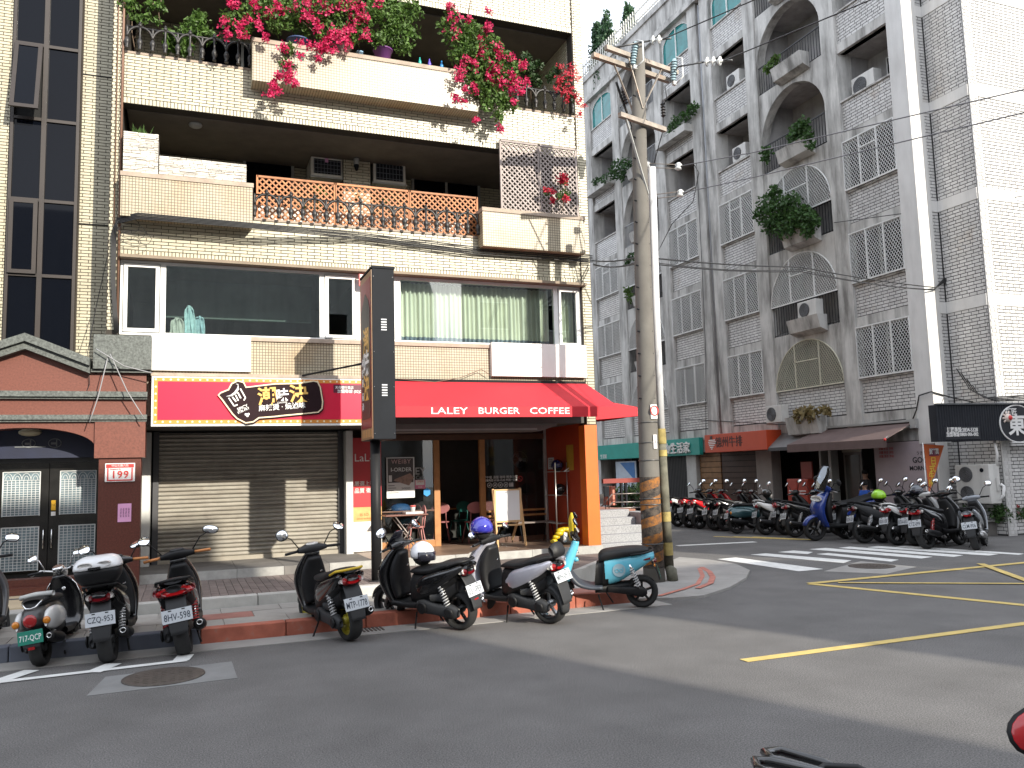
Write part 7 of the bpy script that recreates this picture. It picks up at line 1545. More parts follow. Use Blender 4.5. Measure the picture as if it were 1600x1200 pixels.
        q = MB(); q.loft(smoothsecs(secs_xz([(.36,.90,.07,.03,2),(.45,.80,.15,.04,2.2),(.51,.64,.205,.045,2.3),(.50,.48,.215,.045,2.3),(.45,.34,.19,.04,2.4),(.38,.27,.15,.03,2.6)])), 20); mk('front_cowl', q, paint, t)
        q = MB(); q.tube([(.435-.0*abs(y), y, z) for y, z in ((.10,.86),(.17,.77),(.215,.62),(.225,.48),(.20,.34),(.15,.27))], .008, 6); q.tube([(.435, -y, z) for y, z in ((.10,.86),(.17,.77),(.215,.62),(.225,.48),(.20,.34),(.15,.27))], .008, 6); mk('shield_trim', q, chrome, t)
        q = MB(); q.loft([sec(.44,.29,.15,.035,4),sec(.2,.275,.16,.035,4),sec(-.08,.285,.15,.045,4)], 16); mk('floorboard', q, plb, t)
        q = MB(); q.loft(smoothsecs([sec(.02,.46,.10,.18,2.6,.15),sec(-.12,.50,.15,.185,2.4),sec(-.35,.54,.165,.17,2.3),sec(-.60,.545,.155,.15,2.2),sec(-.80,.53,.115,.11,2.1),sec(-.90,.52,.05,.05,2)]), 22); mk('body', q, P.get('paint3',paint), t)
        for sy in (1,-1):
            q = MB(); q.loft(smoothsecs(shift([sec(-.12,.48,.015,.04,2),sec(-.25,.49,.045,.10,2.1),sec(-.48,.50,.065,.13,2.1),sec(-.70,.50,.055,.11,2.1),sec(-.86,.49,.02,.05,2)], .155*sy)), 18); mk('side_panel', q, p2, t)
        q = MB(); q.loft(smoothsecs([sec(.03,.665,.09,.025,2.4),sec(-.08,.69,.14,.045,2.5),sec(-.30,.70,.155,.05,2.5),sec(-.55,.715,.15,.055,2.5),sec(-.70,.70,.11,.04,2.2)]), 20); mk('seat', q, seatm, t)
        q = MB(); q.loft([((-.50,-.18,.765),(.05,0,0),(0,0,.028),2.4),((-.53,0,.775),(.06,0,0),(0,0,.034),2.4),((-.50,.18,.765),(.05,0,0),(0,0,.028),2.4)], 12); mk('seat_pad', q, mat('grey_pad', (.42,.42,.40), .6), t)
        q = MB(); q.tube([(-.58,.11,.73),(-.72,.10,.71),(-.80,.05,.66),(-.81,0,.65),(-.80,-.05,.66),(-.72,-.10,.71),(-.58,-.11,.73)], .009, 8); mk('grab_rail', q, chrome, t)
        q = MB(); q.sphere((-.895,0,.525), .075, 16, 8, (.55,1,.95)); mk('tail_light', q, redl, t)
        for sy in (1,-1): q = MB(); q.lathe([(.03,-.02),(.043,.0),(.036,.022),(.012,.032)], (-.845,.165*sy,.505), (-1,0,0), 16); mk('indicator', q, ambl, t)
        q = MB(); q.lathe([(.075,-.05),(.085,.0),(.07,.035)], (.46,0,.93), (1,0,.1), 18); mk('headlight', q, clrl, t)
    elif st == 'gogoro':
        q = MB(); q.loft(smoothsecs(secs_xz([(.335,.90,.052,.045,2.2),(.36,.82,.062,.055,2.3),(.42,.68,.085,.065,2.5),(.47,.55,.105,.07,2.6),(.475,.46,.11,.06,2.6),(.43,.39,.10,.04,2.6)])), 20); mk('front_cowl', q, paint, t)
        q = MB(); q.loft(smoothsecs(secs_xz([(.44,.50,.15,.04,2.8),(.38,.40,.165,.045,3),(.28,.325,.165,.035,3.2),(.1,.295,.165,.03,3.5),(-.08,.295,.16,.03,3.5)])), 18); mk('floorboard', q, mat('dark_blue_grey_plastic', (.035,.042,.055), .5), t)
        q = MB(); q.lathe([(.028,0),(.028,.05),(.016,.055)], (.365,0,.64), (-1,0,.35), 12); mk('bag_hook', q, paint, t)
        q = MB(); q.loft(smoothsecs([sec(-.03,.46,.10,.17,3,.12),sec(-.12,.50,.145,.19,3),sec(-.30,.535,.16,.18,2.8),sec(-.50,.60,.155,.13,2.8),sec(-.70,.66,.135,.075,2.6),sec(-.84,.69,.10,.045,2.4)]), 20); mk('body', q, paint, t)
        q = MB(); q.loft([sec(.0,.45,.095,.17,3.2,.12),sec(-.10,.49,.142,.19,3.2,.05),sec(-.16,.50,.149,.19,3.2)], 18); q.loft([sec(.005,.45,.096,.168,3.2,.12),sec(-.09,.49,.147,.188,3.2,.05)], 18); mk('body_front', q, plb, t)
        for sy in (1,-1):
            q = MB(); q.lathe([(.085,0),(.085,.006)], (-.30,.158*sy,.53), (0,sy,0), 24); d_ = mk('emblem_disc', q, mat('grey_disc', (.30,.42,.48), .5), t)
            q = MB()
            for dx in (-.028,.028): q.tube([(-.30+dx+.022*cos(a),.166*sy,.525+.022*sin(a)) for a in [k*pi/8 for k in range(17)]], .005, 5)
            q.bar((-.30-.05,.166*sy,.525),(-.30-.05,.166*sy,.575),.006,.008); mk('emblem', q, teal_p, d_)
            q = MB(); q.loft(shift([sec(-.60,.645,.006,.012,2.5),sec(-.76,.675,.006,.014,2.5)], .137*sy), 10); mk('side_lamp', q, redl2, t)
        q = MB(); q.loft(smoothsecs([sec(-.04,.66,.11,.05,3),sec(-.10,.70,.15,.07,3),sec(-.28,.73,.165,.07,2.8),sec(-.50,.755,.16,.06,2.6),sec(-.66,.765,.12,.045,2.4),sec(-.74,.765,.06,.025,2)]), 20); mk('seat', q, seatm, t)
        q = MB(); q.tube([(-.45,.165,.73),(-.62,.165,.745),(-.80,.10,.765),(-.83,0,.77),(-.80,-.10,.765),(-.62,-.165,.745),(-.45,-.165,.73)], .014, 8); mk('grab_rail', q, plb, t)
        q = MB(); q.loft([((-.82,0,.625),(0,.085,0),(0,0,.03),2.4),((-.885,0,.62),(0,.075,0),(0,0,.026),2.4)], 14); mk('tail_light', q, redl2, t)
        for sy in (1,-1): q = MB(); q.sphere((-.84,.10*sy,.575), .022, 10, 6); mk('indicator', q, ambl, t)
        q = MB(); q.lathe([(.06,-.02),(.07,.02),(.06,.03)], (.47,0,.95), (1,0,.1), 18); mk('headlight', q, clrl, t)
    # engine, drive case, exhaust
    if st != 'gogoro':
        q = MB(); q.loft(smoothsecs(shift([sec(-.08,.30,.03,.05,2.5),sec(-.18,.29,.05,.085,2.8),sec(-.38,.265,.052,.07,2.8),sec(-.60,.245,.05,.085,2.6),sec(-.70,.235,.02,.04,2)], .125)), 16); cv = mk('drive_case', q, plg, t)
        q = MB(); q.lathe([(.07,0),(.075,.012),(.05,.02)], (-.18,.178,.285), (0,1,0), 18); mk('case_cover', q, plb, cv); q = MB(); q.lathe([(.06,0),(.065,.012),(.04,.02)], (-.59,.175,.245), (0,1,0), 18); mk('case_cover', q, plb, cv)
        q = MB(); q.loft(shift([sec(-.30,.40,.04,.045,3),sec(-.52,.41,.045,.05,3)], .12), 12); mk('air_box', q, plg, t)
        q = MB(); q.loft([sec(-.05,.30,.09,.08,3),sec(-.30,.30,.10,.10,3),sec(-.5,.27,.06,.07,3)], 12); mk('engine', q, plb, t); q = MB(); q.loft(smoothsecs([sec(.0,.36,.11,.10,3),sec(-.25,.40,.135,.12,2.8),sec(-.50,.47,.125,.12,2.6),sec(-.70,.55,.09,.10,2.4)]), 16); mk('under_cowl', q, plb, t)
        em = P.get('exm', plb); er = .06; q = MB(); q.lathe([(.03,-.02),(er*.8,.0),(er,.06),(er,.42),(er*.8,.50),(er*.55,.51)], (-.36,-.16,.25), (-1,-.04,.16), 18); ex = mk('exhaust', q, em, t)
        q = MB(); q.lathe([(.026,0),(.03,.035),(.022,.036),(.02,.0)], (-.86,-.18,.335), (-1,-.04,.16), 14); mk('exhaust_tip', q, chrome, ex)
        q = MB(); q.tube([(-.10,-.05,.22),(-.18,-.13,.17),(-.30,-.16,.21),(-.38,-.16,.25)], .018, 8); mk('exhaust_pipe', q, rim_s, t)
    else:
        q = MB(); q.loft(shift([sec(-.15,.27,.025,.04,2.8),sec(-.40,.25,.035,.05,2.8),sec(-.60,.23,.04,.075,2.6),sec(-.68,.225,.015,.03,2)], .10), 14); mk('swing_arm', q, plb, t); q = MB(); q.loft([sec(.02,.26,.10,.05,3),sec(-.3,.28,.11,.07,3),sec(-.45,.30,.06,.06,3)], 12); mk('motor', q, plb, t)
    spring(t, (rx+.04,.135,.28), (rx+.16,.135,.60), P.get('spring',spring_m)); 
    if st != 'gogoro': spring(t, (rx+.04,-.135,.30), (rx+.16,-.135,.60), P.get('spring',spring_m))
    # rear mudguard and plate
    pz = P.get('pz',.50); px_ = P.get('px',-.975)
    if st == 'retro': path = [(-.86,.40,.10,.012,3.5),(-.92,.33,.10,.012,3.5),(-.94,.24,.085,.012,3.5)]
    elif st == 'gogoro': path = [(-.80,.60,.07,.012,3.5),(-.88,.50,.085,.012,3.5),(-.93,.38,.08,.012,3.5)]
    else: path = [(-.80,.66,.09,.015,3.5),(-.90,.56,.095,.012,3.5),(-.97,.42,.09,.010,3.5),(-1.01,.27,.075,.008,3.5)]
    q = MB(); q.loft(smoothsecs(secs_xz(path)), 14); mk('rear_mudguard', q, P.get('mud',plg), t)
    plate(t, (px_,0,pz), P.get('ptilt',radians(18)), P['plate'], P.get('pm',plate_w), P.get('pink',plate_ink))
    if P.get('reflector',1): q = MB(); q.obox((px_-.012,0,pz-.12),(.012,0,0),(0,.07,0),(0,0,.03)); mk('reflector', q, redl, t)
    # handlebar, grips, levers, meter, mirrors
    hz = P.get('hz',1.0); hx = .34; gm = P.get('grip', plb); hb = MB()
    if st == 'retro':
        hb.tube([(hx-.03,.30,hz-.03),(hx+.02,.20,hz+.01),(hx+.05,.08,hz-.02),(hx+.05,0,hz-.06),(hx+.05,-.08,hz-.02),(hx+.02,-.20,hz+.01),(hx-.03,-.30,hz-.03)], .012, 8); mk('handlebar', hb, chrome, t)
        q = MB(); q.lathe([(.05,-.02),(.07,.02),(.068,.05),(.05,.06)], (hx+.05,0,hz-.02), (-.35,0,1), 18); mk('meter', q, chrome, t)
    elif st == 'gogoro':
        hb.tube([(hx-.03,.27,hz),(hx+.01,.10,hz+.0),(hx+.01,-.10,hz+.0),(hx-.03,-.27,hz)], .016, 8); hb.loft([((hx+.02,-.12,hz-.02),(.04,0,0),(0,0,.03),2.5),((hx+.02,0,hz-.01),(.055,0,0),(0,0,.045),2.5),((hx+.02,.12,hz-.02),(.04,0,0),(0,0,.03),2.5)], 12); hb.tube([(hx+.01,0,hz-.03),(hx+.0,0,hz-.12)], .045, 10); mk('handlebar', hb, plb, t)
        q = MB(); q.obox((hx-.03,0,hz+.05),(.03,0,.06),(0,.075,0),(-.012,0,.006)); mk('meter', q, clrl, t)
    else:
        hb.loft(smoothsecs([((hx+.0,-.17,hz-.005),(.028,0,0),(0,0,.028),2.4),((hx+.015,-.10,hz),(.05,0,.01),(-.01,0,.045),2.5),((hx+.03,0,hz+.005),(.075,0,.02),(-.02,0,.065),2.5),((hx+.015,.10,hz),(.05,0,.01),(-.01,0,.045),2.5),((hx+.0,.17,hz-.005),(.028,0,0),(0,0,.028),2.4)]), 14); mk('handlebar_cover', hb, P.get('hcover',paint), t)
        q = MB(); q.loft([((hx-.005,0,hz+.055),(.03,0,.012),(0,.075,0),2.3),((hx-.010,0,hz+.066),(.027,0,.011),(0,.068,0),2.3)], 16); mk('meter', q, clrl if P.get('meter') else plg, t)
        if P.get('visor'): 
            q = MB(); q.loft(smoothsecs(secs_xz([(.44,.98,.13,.008,2.4),(.39,1.08,.115,.008,2.4),(.33,1.17,.07,.008,2.2)])), 14); mk('fly_screen', q, smoke, t)
    for sy in (1,-1):
        q = MB(); q.tube([(hx-.0,.165*sy,hz-.006),(hx-.045,.33*sy,hz-.012)], .017, 8); mk('grip', q, gm, t)
        q = MB(); q.tube([(hx+.035,.165*sy,hz-.01),(hx+.035,.24*sy,hz-.015),(hx+.0,.33*sy,hz-.03)], .006, 6); mk('brake_lever', q, rim_s, t)
        mx_, mz_ = P.get('mir',(.36,.25)); tl_ = P.get('mtilt',(.75,.75))
        if P.get('mirrors',1): mirror(t, sy, (hx+.01,.15*sy,hz+.02), (hx-.01,mx_*sy,hz+mz_), tl_[0 if sy > 0 else 1], m=chrome if st == 'retro' else plb, rx=P.get('mrx',.075)*1.12, rz=P.get('mrz',.052)*1.12, roundm=st in ('retro','gogoro'))
    q = MB(); q.lathe([(.022,0),(.024,.008),(.015,.01)], (.315,-.06,.74), (-1,0,.25), 14); mk('ignition_lock', q, chrome, t)
    SHIFT = -.085 if st != 'maxi' else -.06
    # stand
    q = MB(); q.tube([(-.02,.10,.20),(-.08,.22,.02),(-.10,.26,.005)] if P.get('lean',8) else [(-.12,.10,.20),(-.22,.15,.005)], .011, 6); mk('side_stand', q, rim_b, t); q = MB(); q.tube([(-.12,-.10,.20),(-.22,-.13,.03)], .011, 6); mk('centre_stand', q, rim_b, t)
    def squeeze(o):
        for ch in o.children:
            squeeze(ch)
            if ch.type == 'MESH':
                for v in ch.data.vertices:
                    u = min(1, max(0, (v.co.x-.0)/.26)); v.co.x += SHIFT*u*u*(3-2*u)
                    if v.co.x < -.62 and ch.name.split('.')[0] not in ('tyre','rim','hugger','drive_case','case_cover','shock_spring','shock_tube'): v.co.x = -.62+(v.co.x+.62)*.68
    squeeze(t); return t
def put(t, rear_px, heading, lean, sc=1.0, at=None, wy=1.0):
    """rear_px: pixel of the rear tyre's contact with the road"""
    g_ = at if at is not None else on_z(*rear_px, 0); h = radians(heading)
    Mx = Matrix.Rotation(h, 4, 'Z') @ Matrix.Rotation(radians(-lean), 4, 'X') @ Matrix.Diagonal((sc, sc*wy, sc, 1))
    off = Mx @ V(-.60,0,0); Mx.translation = V(g_.x,g_.y,.004)-off; t.matrix_world = Mx; t.location.z = max(0, .004); return t
def ride(t, local):  # world point of a scooter-local point
    bpy.context.view_layer.update(); return t.matrix_world @ Vector(local)
# ---- the near row. heading: degrees anticlockwise from +X
a = scooter('retro black scooter with white side panels, round amber indicators and green plate 717-QCP', dict(style='retro', paint=pk, paint2=white_p2, paint3=mat('dark_brown_grey', (.035,.032,.032), .35, coat=.3), plate='717-QCP', pm=plate_g, pink=plate_inkw, pz=.36, px=-.95, ptilt=radians(8), hz=.98, mir=(.27,.17), mrx=.05, mrz=.048, mtilt=(.5,.8), R=.20, lean=8, reflector=1))
put(a, (66,1041), 80, 8, .90, wy=.95)
b = scooter('black scooter with a white and black top box and plate CZQ-953', dict(plate='CZQ-953', taillight=redl2, ind=clrl, tlw=.10, grip=org_g, pz=.50, mir=(.30,.18), mtilt=(.7,.8), mrx=.055, mrz=.065, reflector=0))
q = MB(); q.loft(smoothsecs([((-.72,0,.86),(.13,0,0),(0,.16,0),3),((-.73,0,.93),(.18,0,0),(0,.205,0),3),((-.73,0,1.02),(.195,0,0),(0,.215,0),3)],2), 24); bx = mk('top_box', q, plb, b)
q = MB(); q.loft(smoothsecs([((-.73,0,1.022),(.20,0,0),(0,.22,0),3),((-.73,0,1.07),(.195,0,0),(0,.215,0),3),((-.72,0,1.125),(.165,0,0),(0,.185,0),2.8),((-.71,0,1.15),(.11,0,0),(0,.13,0),2.4)],2), 24); mk('lid', q, mat('white_lid', (.72,.72,.72), .3, coat=.3), bx)
for sy in (1,-1): q = MB(); q.loft([((-.905,.085*sy,1.075),(.012,.07,.0),(-.006,0,.028),2.2),((-.925,.085*sy,1.07),(.012,.066,0),(-.006,0,.024),2.2)], 14); mk('box_reflector', q, clrl, bx)
q = MB(); q.obox((-.935,0,1.035),(.02,0,0),(0,.11,0),(0,0,.022)); mk('box_latch', q, plb, bx)
put(b, (171,1035), 84, 6, .94, wy=1.08)
c = scooter('black scooter with orange grips, wide red tail light and plate 8HV-598', dict(plate='8HV-598', taillight=redl, tlw=.165, grip=org_g, spring=spring_r, rail=plb, tail=plb, ind=redl2, pz=.47, hz=1.03, mir=(.36,.22), mtilt=(.85,.1), mrx=.075, mrz=.045, meter=0, reflector=0, hcover=plb))
put(c, (290,1023), 86, 9, .95, wy=1.14)
d = scooter('black scooter with yellow grab rail and plate MTP-1778', dict(plate='MTP-1778', taillight=redl, tlw=.11, ind=clrl, rail=yel_p, rim=rim_y, pz=.46, px=-.98, hz=1.02, meter=1, mir=(.34,.22), mtilt=(.1,.8), mrx=.06, mrz=.062, exm=plb, hcover=plg))
put(d, (548,1001), 105, 6, .95, wy=1.1)
e = scooter('black scooter with fly screen and faded plate 031-PEP, white helmet on its seat', dict(plate='031-PEP', pink=plate_faded, taillight=redl2, tlw=.10, visor=1, pz=.50, mir=(.30,.20), mtilt=(.3,.3), reflector=1, ptilt=radians(25)))
put(e, (721,984), 124, 7, .97, wy=1.08)
f = scooter('silver and black maxi scooter with plate MPH-0918, blue helmet on its mirror', dict(style='maxi', plate='MPH-0918', pink=plate_faded, paint=pk, paint2=silver_p, cowl=silver_p, rim=mat('rim_edge_silver',(.35,.36,.37),.3,metal=.9), tw=.125, R=.235, pz=.60, px=-.97, ptilt=radians(30), mir=(.30,.12), mtilt=(.5,.5), mrx=.05, mrz=.04, hcover=plb, reflector=0))
q = MB(); q.loft([((-.80,-.09,.93),(.03,0,.02),(0,.02,0),2.3),((-.80,-.085,.93),(.05,0,.02),(0,.01,.07),2.2)],10)
q = MB(); q.loft(smoothsecs([((-.80,-.11,.90),(.03,0,.05),(-.02,0,.03),2.2),((-.82,-.05,.915),(.04,0,.075),(-.03,0,.04),2.2),((-.82,.05,.915),(.04,0,.075),(-.03,0,.04),2.2),((-.80,.11,.90),(.03,0,.05),(-.02,0,.03),2.2)]), 14); mk('back_rest', q, seatm, f)
fender(f, -.60, .235, .085, radians(95), radians(200), plg, 'hugger', .03)
put(f, (862,974), 118, 7, .97, wy=1.1)
g = scooter('turquoise electric scooter with long black seat and green plate EWA-7822', dict(style='gogoro', paint=teal_p, fpaint=plb, plate='EWA-7822', pm=plate_g, pink=plate_inkw, R=.215, pz=.47, px=-.93, ptilt=radians(20), hz=1.0, mir=(.28,.20), mtilt=(.5,.5), mrx=.05, mrz=.048, reflector=0))
put(g, (1004,949), 154, 6, .98)
h = scooter('dark grey scooter cut off by the left edge, only its right flank and mirror showing', dict(plate='NKL-306', paint=mat('gunmetal', (.07,.07,.075), .3, coat=.4), mir=(.34,.18), mtilt=(.2,.5), mrx=.07, mrz=.05))
put(h, (-62,1040), 82, 8, 1.0)
# helmets resting on scooters
bpy.context.view_layer.update()
def helmet_on(t, loc, r_, m, lab, visor=None, rot=0): return helmet('helmet', ride(t, loc), r_, m, lab, rot, visor)
helmet_on(e, (-.10,0,.86), .145, mat('white_gloss', (.78,.78,.80), .15, coat=.8), 'white open-face helmet with smoked visor on the seat of the faded-plate scooter', smoke, radians(-70))
helmet_on(f, (.30,.10,1.13), .145, mat('blue_gloss', (.03,.03,.30), .10, coat=1), 'glossy deep blue helmet hung on the handlebar of the silver and black scooter', None)
pc = ride(g, (.30,-.05,1.02)); q = MB(); q.loft(smoothsecs([(pc+V(0,0,-.12),(.035,0,0),(0,.06,0),2.4),(pc+V(.01,0,.02),(.04,0,0),(0,.07,0),2.4),(pc+V(.0,0,.15),(.03,0,0),(0,.06,0),2.2),(pc+V(.02,.03,.24),(.012,0,0),(0,.012,0),2)]), 12); solo('yellow_bag', q, yel, pc, 'yellow plastic bag hanging from the handlebar of the turquoise scooter', 'bag')
# ---- the row along the block: build a few kinds, then copy them with their own colours
def copy_tree(o, parent=None):
    c_ = o.copy(); COL.objects.link(c_)
    if parent is not None: c_.parent = parent
    for ch in [x for x in bpy.data.objects if x.parent == o]: copy_tree(ch, c_)
    return c_
def recolour(root, table):
    def walk(o):
        if o.type == 'MESH' and o.name.split('.')[0] in table and o.material_slots:
            o.material_slots[0].link = 'OBJECT'; o.material_slots[0].material = table[o.name.split('.')[0]]
        for ch in [x for x in bpy.data.objects if x.parent == o]: walk(ch)
    walk(root)
GR = 'scooters parked along the block'
def far(lab, px, heading, sc, P, lean=8): t = scooter(lab, P, GR); put(t, px, heading, lean, sc); return t
far('grey and white scooter at the right end of the far row, plate CLM-906', (1527,860), 32, 1.0, dict(plate='CLM-906', paint=grey_p, paint2=grey_p, fpaint=grey_p, taillight=redl, tlw=.08, hcover=grey_p, mtilt=(.35,.35), mrx=.06, exm=rim_s, reflector=0, mud=plg))
k2 = far('black scooter second from the right in the far row, plate CTZ-099', (1450,858), 10, 1.05, dict(plate='CTZ-099', taillight=redl, tlw=.13, mtilt=(.5,.3), spring=spring_r, reflector=0, hz=1.03))
k3 = far('white scooter with red tail lights in the far row, third from the right', (1404,852), -8, 1.05, dict(plate='KRX-1150', paint=white_p2, paint2=white_p2, tail=white_p2, rail=white_p2, taillight=redl, ind=redl, tlw=.12, mtilt=(.5,.5), reflector=0))
k4 = far('black scooter with white flashes in the far row beside the white one', (1352,849), -14, 1.08, dict(style='maxi', plate='OOF-128', paint2=plg, rail=plb, taillight=redl2, exm=rim_b, mtilt=(.5,.5), reflector=0, tw=.12))
q = MB(); q.loft(smoothsecs(shift([sec(-.20,.50,.006,.015,2),sec(-.45,.585,.008,.022,2),sec(-.72,.70,.006,.012,2)], .182)), 10); mk('side_flash', q, white_p2, k4)
k5 = scooter('blue maxi scooter with a tall clear windshield facing the road in the far row', dict(style='maxi', plate='EMA-2201', paint=blue_p, paint2=blue_p, cowl=blue_p, fpaint=blue_p, tw=.125, R=.24, mtilt=(0,0), mir=(.36,.16)), GR)
q = MB(); q.loft(smoothsecs(secs_xz([(.46,.96,.17,.006,2.6),(.40,1.15,.185,.006,2.6),(.32,1.36,.16,.006,2.4),(.29,1.44,.10,.006,2.2)])), 16); ws = mk('windshield', q, glass('windshield_glass', (.55,.62,.72), .12), k5)
q = MB(); q.tube([(.47,.17,.96),(.41,.187,1.15),(.33,.162,1.36),(.30,.10,1.44)], .006, 5); q.tube([(.47,-.17,.96),(.41,-.187,1.15),(.33,-.162,1.36),(.30,-.10,1.44)], .006, 5); mk('windshield_rim', q, plb, ws)
gp = on_z(1275,845,0); put(k5, None, 172, 6, 1.2, at=gp+V(cos(radians(-8)),sin(radians(-8)),0)*1.13*1.2)
k7 = far('black scooter with big red tail light left of the blue maxi scooter', (1244,840), -10, 1.05, dict(plate='BTA-633', taillight=redl, tlw=.12, ind=clrl, mtilt=(.5,.5), reflector=0))
k8 = far('white scooter with black lettered flank in the far row, right of the dark teal one', (1198,836), -14, 1.05, dict(plate='NPR-772', paint=white_p2, paint2=white_p2, tail=white_p2, rail=white_p2, hcover=plg, cowl=plb, fpaint=plb, mtilt=(.5,.5), taillight=redl, tlw=.09, reflector=0))
lettering(k8, 'RACING', .07, (-.45,.182,.62), (V(-1,0,.25), V(.25,0,1)), plate_ink, bold=.01, ext=.001)
k9 = far('dark teal scooter in the far row, left of the white one', (1152,834), -15, 1.05, dict(style='retro', plate='DGK-115', paint=dteal_p, paint2=dteal_p, paint3=dteal_p, pz=.45, px=-.95, R=.21, mtilt=(.5,.3), mir=(.30,.2), hz=1.0))
k10 = far('black scooter with white stripe in the far row, left of the dark teal one', (1118,829), -6, 1.05, dict(plate='AFU-908', paint2=pk, mtilt=(.5,.3), taillight=redl2, reflector=0))
q = MB(); q.loft(smoothsecs(shift([sec(-.25,.60,.006,.018,2),sec(-.50,.68,.008,.022,2),sec(-.72,.745,.006,.012,2)], .178)), 10); mk('side_flash', q, white_p2, k10)
# the leftmost ones partly behind the pole: copies with their own paint
spots = [((1094,826.5),2,dict(side_panel=red_p,tail_cowl=red_p,grab_rail=plb,front_cowl=red_p,front_fender=red_p),'red scooter in the far row, the nearer of two red ones by the pole'),((1078,824.5),4,dict(side_panel=red_p,tail_cowl=red_p,front_cowl=red_p,front_fender=red_p),'red scooter in the far row, the one closest to the pole on its right'),((1060,823),4,dict(side_panel=white_p2,tail_cowl=plb,front_cowl=pk,front_fender=pk),'black and white scooter in the far row just right of the pole'),((985,815),5,dict(side_panel=pk,tail_cowl=pk,front_cowl=pk,front_fender=pk),'dark scooter in the far row seen left of the pole through the railing'),((958,811),5,dict(side_panel=red_p,tail_cowl=red_p,front_cowl=red_p,front_fender=red_p),'red scooter in the far row seen left of the pole through the railing'),
 ((1135,830),-8,dict(side_panel=pk,tail_cowl=pk,front_cowl=pk,front_fender=pk),'plain black scooter in the far row left of the dark teal one, half hidden'),((1228,836),-12,dict(side_panel=pk,tail_cowl=red_p,front_cowl=pk,front_fender=pk),'black scooter with red tail squeezed in left of the blue maxi scooter'),((1322,842),-10,dict(side_panel=plg,tail_cowl=pk,front_cowl=pk,front_fender=pk),'grey-black scooter hidden behind the blue maxi scooter'),((1434,853),-2,dict(side_panel=grey_p,tail_cowl=pk,front_cowl=pk,front_fender=pk),'dark grey scooter between the white and the black one near the banner'),((1380,848),-10,dict(side_panel=pk,tail_cowl=pk,front_cowl=pk,front_fender=pk),'all-black scooter just left of the white one in the far row')]
for px, hd, tb_, lb in spots:
    n_ = copy_tree(k7); n_['label'] = lb; put(n_, px, hd, 8, 1.05); recolour(n_, tb_)
bpy.context.view_layer.update()
helmet_on(k4, (-.15,0,.92), .15, mat('lime_helmet', (.30,.62,.03), .2, var=.3, vs=9, coat=.5), 'lime green and black helmet on the seat of the black scooter with white flashes'); helmet_on(k3, (.30,.30,1.10), .13, mat('grey_gloss', (.12,.13,.15), .15, coat=.6), 'dark grey helmet hung on the handlebar between the white and the black far scooter', smoke, radians(200))
helmet_on(k9, (.25,-.1,.95), .13, mat('dark_gloss', (.03,.03,.03), .15, coat=.6), 'black helmet on the handlebar of the dark teal scooter', None)
# ---- close to the camera: the rear of a black scooter and a mirror
cr = scooter('black scooter at the bottom edge, only its rear loops and seat top showing', dict(plate='PFD-412'), 'scooters beside the camera')
rr = on_z(1222,1188,.87)
Mx = Matrix.Rotation(radians(-58), 4, 'Z') @ Matrix.Scale(1.0,4); off = Mx @ V(-.93,0,0); Mx.translation = V(rr.x,rr.y,0)-off; cr.matrix_world = Mx
q = MB(); q.tube([(-.70,.13,.80),(-.84,.12,.845),(-.97,.10,.865),(-1.00,.04,.87),(-.96,.0,.866),(-.80,.01,.85)], .016, 8); q.tube([(-.70,-.13,.80),(-.84,-.12,.845),(-.97,-.10,.865),(-1.00,-.05,.87),(-.96,-.02,.866),(-.80,.0,.85)], .016, 8); mk('luggage_loop', q, pk, cr)
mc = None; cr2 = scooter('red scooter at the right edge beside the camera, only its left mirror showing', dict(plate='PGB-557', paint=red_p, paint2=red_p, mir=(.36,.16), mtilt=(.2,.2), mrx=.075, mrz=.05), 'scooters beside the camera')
put(cr2, None, 0, 0, 1.0, at=V(0,0,0)); hh = radians(66); Mx = Matrix.Rotation(hh, 4, 'Z'); tgt = on_z(1599,1122,1.16); Mx.translation = V(tgt.x,tgt.y,0)-(Mx @ V(.33,.36,0)); cr2.matrix_world = Mx; recolour(cr2, dict(mirror_glass=red_p, mirror_shell=plb))  # mirror glass painted gloss red in place of a red reflection
